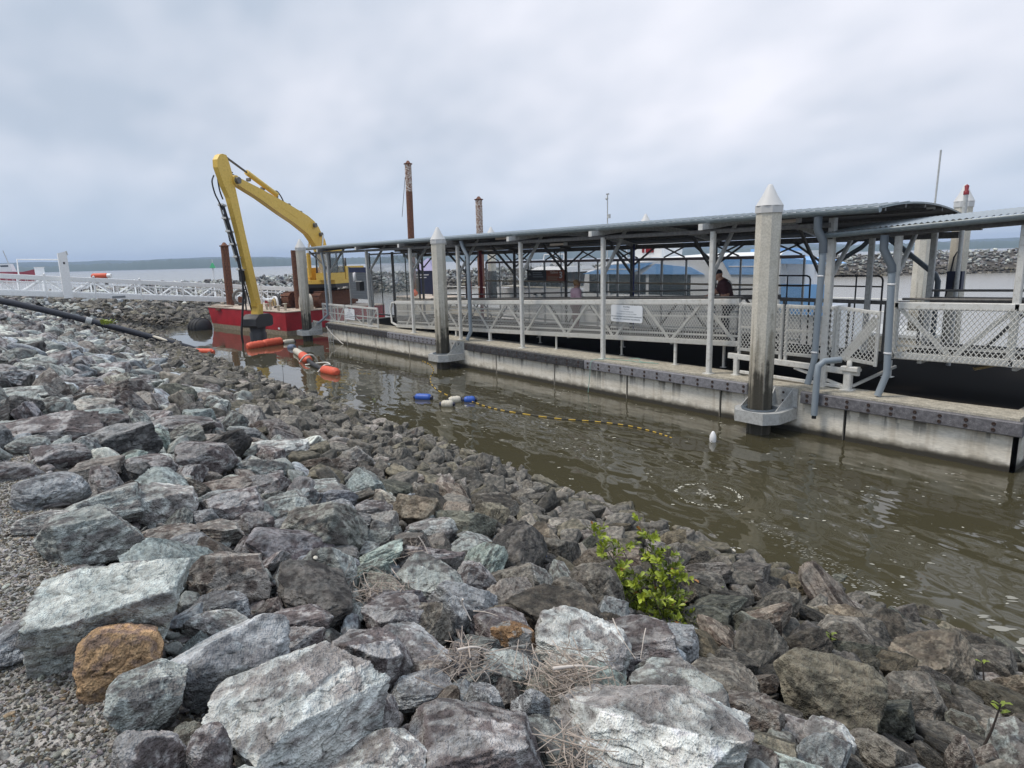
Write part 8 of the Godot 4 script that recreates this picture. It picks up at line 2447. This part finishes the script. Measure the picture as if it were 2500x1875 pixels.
func make_plants() -> void:
	var lm := leaf_material()
	var wood := mat(0.16, 0.135, 0.11, 0.9)
	var r := RandomNumberGenerator.new(); r.seed = 4242
	# the mangrove bush
	var b := thing("mangrove_bush", "bright green leafy mangrove bush growing between the boulders", "bush", Vector3(-2.90, 0.68, -3.78))
	var right := CAMBASIS.x; right.y = 0; right = right.normalized()
	var back := Vector3(-right.z, 0, right.x)
	if back.dot(Vector3(-0.76, 0, -0.62)) < 0: back = -back
	var tips := [[-0.62, 0.92, 0.25], [-0.50, 0.80, 0.35], [-0.44, 0.62, 0.1], [-0.30, 0.76, 0.3], [-0.22, 0.60, 0.0], [-0.12, 0.98, 0.3], [-0.05, 0.88, 0.2], [0.02, 0.72, 0.1], [0.14, 0.74, 0.2], [0.22, 0.60, 0.1], [0.24, 0.42, -0.05], [-0.06, 0.52, -0.1], [-0.36, 0.46, -0.05], [-0.20, 0.38, -0.12], [0.10, 0.34, -0.12], [0.20, 0.20, -0.1], [0.04, 0.16, -0.15], [0.30, 0.10, -0.1], [0.18, -0.02, -0.15], [-0.10, 0.24, -0.1], [-0.52, 0.70, 0.0], [0.06, 0.56, 0.0]]
	var st_w := tool(true)
	var st_l := tool()
	for t in tips:
		var tip: Vector3 = right * (t[0] * 0.86 - 0.02) + Vector3(0, t[1] * 1.12, 0) + back * t[2]
		var mid: Vector3 = tip * 0.5 + right * 0.06 - Vector3(0, 0.02, 0)
		var path := smooth_path([right * r.randf_range(-0.03, 0.05), mid, tip], 4)
		var rr := []
		for i in path.size(): rr.append(lerpf(0.010, 0.0028, i / float(path.size() - 1)))
		tube(st_w, path, rr, 5)
		# leafy twigs off the upper two thirds of every stem
		for tw in 14:
			var f := r.randf_range(0.38, 1.0)
			var i0 := int(f * (path.size() - 1)); var o: Vector3 = path[i0]
			var d := Vector3(r.randfn(0, 0.6), r.randf_range(0.2, 1.0), r.randfn(0, 0.6)).normalized()
			var L := r.randf_range(0.05, 0.13)
			var young := r.randf_range(-0.3, 0.45) + (0.35 if f > 0.85 else 0.0)
			tube(st_w, [o, o + d * L], [0.0028, 0.0016], 4)
			for k in 8:
				var g := 0.25 + 0.75 * k / 7.0
				var a := k * 2.4 + r.randf()
				var sx := d.cross(Vector3(0.3, 0.9, 0.2)).normalized(); var sy := sx.cross(d)
				var out := (sx * cos(a) + sy * sin(a))
				var ld := (out * 0.85 + d * (0.35 + 0.9 * g * g) + Vector3(0, 0.15, 0)).normalized()
				var nn := (d * 0.8 - out * 0.5 + Vector3(0, 0.3, 0)).normalized()
				leaf(st_l, o + d * L * g, ld, nn, r.randf_range(0.042, 0.068), r.randf_range(0.022, 0.033), leaf_colour(r, young + 0.25 * g - 0.1))
	obj("stems", st_w, wood, b)
	tag(obj("foliage", st_l, lm, b), "", "", "", "stuff")
	# seedlings: a bare stem with a tuft of leaves
	var where := [
		[-3.07, 0.40, -4.85, 0.42, 5, "mangrove seedling with a small leaf tuft right of the green bush", "dark stem"],
		[-2.30, 0.55, -4.55, 0.40, 0, "bare dark seedling stem between rocks below the waterline slab", ""],
		[-2.05, 0.55, -4.85, 0.30, 6, "leafy mangrove seedling beside the brown water-side slab", ""],
		[-1.12, 0.55, -5.25, 0.30, 3, "thin seedling with a tiny leaf tuft near the right edge by the water", ""],
		[-0.85, 0.95, -4.05, 0.36, 6, "leafy mangrove seedling beside the smooth rounded tan rock", ""],
		[-13.4, 0.15, -6.75, 0.55, 9, "leafy seedling standing at the waterline left of the floats", ""],
		[-19.2, 0.10, -6.75, 0.75, 4, "tall thin seedling with a few leaves against the bright water", ""],
		[-2.62, 0.80, -4.0, 0.22, 0, "short bare dark stem beside the green bush", ""]]
	for w in where:
		var s := thing("mangrove_seedling", w[5], "seedling", Vector3(w[0], w[1], w[2]), "mangrove seedlings on the lower bank")
		var st := tool(true)
		var top := Vector3(r.randfn(0, 0.02), w[3], r.randfn(0, 0.02))
		tube(st, [Vector3.ZERO, top * 0.5 + Vector3(0.008, 0, 0), top], [0.009, 0.007, 0.004], 6); obj("stem", st, mat(0.045, 0.035, 0.03, 0.8), s)
		for k in int(w[4]):
			st = tool()
			var a: float = k * 2.4
			var out := Vector3(cos(a), 0.55, sin(a)).normalized()
			leaf(st, top - Vector3(0, 0.012 * k, 0), out, (Vector3.UP - out * 0.4).normalized(), r.randf_range(0.045, 0.06), r.randf_range(0.02, 0.028), leaf_colour(r, 0.15))
			obj("leaf", st, lm, s)
	# low green tufts
	for w in [[-30.5, 1.55, -3.9, 0.5, "small yellow-green plant on the rocks under the black pipe"], [-1.98, 2.23, 0.12, 0.05, "tiny green sprout in the gravel at the bottom edge"]]:
		var s := thing("green_tuft", w[4], "plant", Vector3(w[0], w[1], w[2]))
		var st := tool()
		for k in 26:
			var a := r.randf() * TAU
			var out := Vector3(cos(a), r.randf_range(0.4, 1.5), sin(a)).normalized()
			leaf(st, Vector3(r.randfn(0, 0.2), 0.1, r.randfn(0, 0.2)) * w[3], out, (Vector3.UP - out * 0.4).normalized(), w[3] * r.randf_range(0.4, 0.7), w[3] * 0.18, leaf_colour(r, 0.35))
		tag(obj("leaves", st, lm, s), "", "", "", "stuff")

# ------------------------------------------------------------------ twigs, driftwood, gravel
func stick_path(r: RandomNumberGenerator, a: Vector3, b: Vector3, bow: float) -> Array:
	var m := (a + b) / 2 + Vector3(r.randfn(0, bow), absf(r.randfn(0, bow)), r.randfn(0, bow))
	return smooth_path([a, m, b], 4)

func make_litter() -> void:
	var r := RandomNumberGenerator.new(); r.seed = 99
	var dry := StandardMaterial3D.new(); dry.vertex_color_use_as_albedo = true; dry.roughness = 0.9
	for w in [[-2.04, 1.80, -1.95, 0.19, 230, "big heap of dry twigs and reeds caught between the pale boulders"], [-2.36, 1.90, -1.58, 0.13, 80, "loose bundle of dry twigs beside the square green boulder"], [-4.77, 1.80, -1.86, 0.16, 120, "clump of dry brown weed high on the bank left of centre"], [-3.34, 1.86, -1.64, 0.16, 90, "scatter of dry reeds on the boulders above the slate pieces"], [-1.58, 1.90, -1.54, 0.09, 70, "small wad of dry twigs at the bottom edge"], [-3.92, 1.70, -2.15, 0.11, 45, "few dry stalks hanging beside the overhanging pale boulder"]]:
		var st := tool()
		for i in int(w[4]):
			var o := Vector3(r.randfn(0, w[3] * 0.55), r.randf_range(-0.06, 0.07), r.randfn(0, w[3] * 0.55))
			var d := Vector3(r.randfn(0, 1), r.randfn(0, 0.22), r.randfn(0.3, 0.8)).normalized() * r.randf_range(0.03, 0.13)
			var sh := r.randf_range(0.35, 1.1)
			st.set_color(Color(0.46 * sh, 0.39 * sh, 0.33 * sh))
			var m := o + Vector3(r.randfn(0, 0.008), r.randfn(0, 0.006), r.randfn(0, 0.008))
			wire(st, o - d, m, r.randf_range(0.001, 0.0030)); wire(st, m, o + d, r.randf_range(0.001, 0.003))
		st.generate_normals()
		var o2 := put("dry_twigs", st.commit(), dry)
		o2.position = Vector3(w[0], w[1], w[2])
		tag(o2, w[5], "", "", "stuff")
	var drift := mat(0.52, 0.46, 0.40, 0.9)
	var pale := mat(0.60, 0.54, 0.48, 0.9)
	for w in [[Vector3(-2.05, 1.88, -1.87), Vector3(-1.97, 1.82, -2.10), 0.009, "thick pale driftwood stick lying on the big twig heap"], [Vector3(-2.36, 1.97, -1.54), Vector3(-2.33, 1.91, -1.70), 0.007, "pale curved driftwood stick beside the loose twig bundle"], [Vector3(-2.76, 1.95, -1.85), Vector3(-2.73, 1.82, -1.88), 0.006, "short white stick leaning below the chipped slate block"], [Vector3(-2.29, 1.76, -2.56), Vector3(-2.07, 1.64, -2.50), 0.0035, "long thin twig leaning on the flecked green boulder, left one"], [Vector3(-2.14, 1.72, -2.67), Vector3(-2.06, 1.63, -2.53), 0.0035, "thin curved twig leaning on the flecked green boulder, right one"], [Vector3(-3.87, 1.84, -2.23), Vector3(-3.78, 1.70, -2.26), 0.005, "pale curved stalk left of the broad green boulder"], [Vector3(-2.72, 1.88, -1.89), Vector3(-2.59, 1.88, -1.96), 0.003, "long fine twig lying across the dull purple boulder"], [Vector3(-2.12, 1.99, -1.52), Vector3(-2.10, 1.92, -1.54), 0.003, "thin twig leaning on the square green boulder"]]:
		var st := tool(true)
		var p := stick_path(r, w[0], w[1], 0.015)
		var rr := []
		for i in p.size(): rr.append(w[2] * (1.0 - 0.5 * i / float(p.size())))
		tube(st, p, rr, 7)
		tag(obj("driftwood_stick", st, drift if w[2] < 0.006 else pale), w[3], "stick", "driftwood sticks on the bank")
	# a round lichen on the leaning boulder, shells and scraps
	for w in [[Vector3(-3.60, 2.055, -1.36), 0.018, "round pale shell on the lichen-spotted boulder"], [Vector3(-12.2, 1.40, -3.3), 0.04, "white shell among the upper rocks"], [Vector3(-2.05, 2.16, -0.42), 0.016, "small white shell between the bottom boulders"], [Vector3(-3.95, 0.32, -6.55), 0.03, "white shell at the waterline above the bush"], [Vector3(-2.75, 0.34, -6.2), 0.03, "pair of pale shells on wet stones by the water"]]:
		var st := tool(true); lathe(st, Vector3.ZERO, [Vector2(0, -0.2), Vector2(1.0, 0), Vector2(0.8, 0.35), Vector2(0, 0.5)], 9)
		var o := obj("shell", st, M.cream); o.position = w[0]; o.scale = Vector3(w[1], w[1] * 0.6, w[1] * 0.8); o.rotation = Vector3(0.4, r.randf() * 6, 0.2)
		tag(o, w[2], "shell", "shells on the bank")
	var st := tool(true)
	tube(st, smooth_path([Vector3(-4.00, 1.28, -3.36), Vector3(-3.92, 1.30, -3.40), Vector3(-3.86, 1.28, -3.47)], 4), 0.004, 6)
	tag(obj("blue_cord_scrap", st, mat(0.12, 0.25, 0.62, 0.6)), "short scrap of blue cord on the mid bank", "cord")
	st = tool(true); lathe(st, Vector3.ZERO, [Vector2(0.02, 0), Vector2(0.026, 0.01), Vector2(0.022, 0.05), Vector2(0, 0.055)], 10)
	var oc := obj("orange_bottle_cap", st, M.orange); oc.position = Vector3(-1.66, 1.13, -3.52); tag(oc, "small orange plastic cap beside the large olive slab", "cap")
	# loose gravel on the path by the viewer
	var list := {}
	for i in 95000:
		var x := -0.6 - 11.5 * pow(r.randf(), 1.4); var z := r.randf_range(-0.55, 0.9)
		var s := r.randf_range(0.003, 0.0085) * (1.9 if r.randf() < 0.06 else 1.0)
		var sh := r.randf_range(0.8, 2.0)
		var c := Color(sh, sh * r.randf_range(0.93, 1.02), sh * r.randf_range(0.82, 1.0))
		if r.randf() < 0.08: c = Color(2.2, 2.0, 1.6)
		if r.randf() < 0.02: c = Color(1.5, 1.1, 0.7)
		var k := r.randi() % 3
		if not list.has(k): list[k] = []
		list[k].append([Transform3D(Basis.from_euler(Vector3(r.randfn(0, 0.5), r.randf() * TAU, r.randfn(0, 0.5))) * Basis.from_scale(Vector3(s * r.randf_range(0.9, 1.7), s * 0.7, s)), Vector3(x, 2.19 + s * 0.3 if z > -0.2 else bank_height(z) - 0.03, z)), c])
	var root := Node3D.new(); root.name = "gravel"; add_child(root)
	tag(root, "loose grey gravel and pebbles on top of the bank", "", "", "stuff")
	var gm := rock_material(1, 0.8, Color.WHITE, 0.5)
	for k in 3: scatter(root, "pebbles", rock_mesh(900 + k, 1, Vector3(1, 0.8, 0.9), "round", ["mud", "slate", "purple"][k], 1.0), gm, list[k])
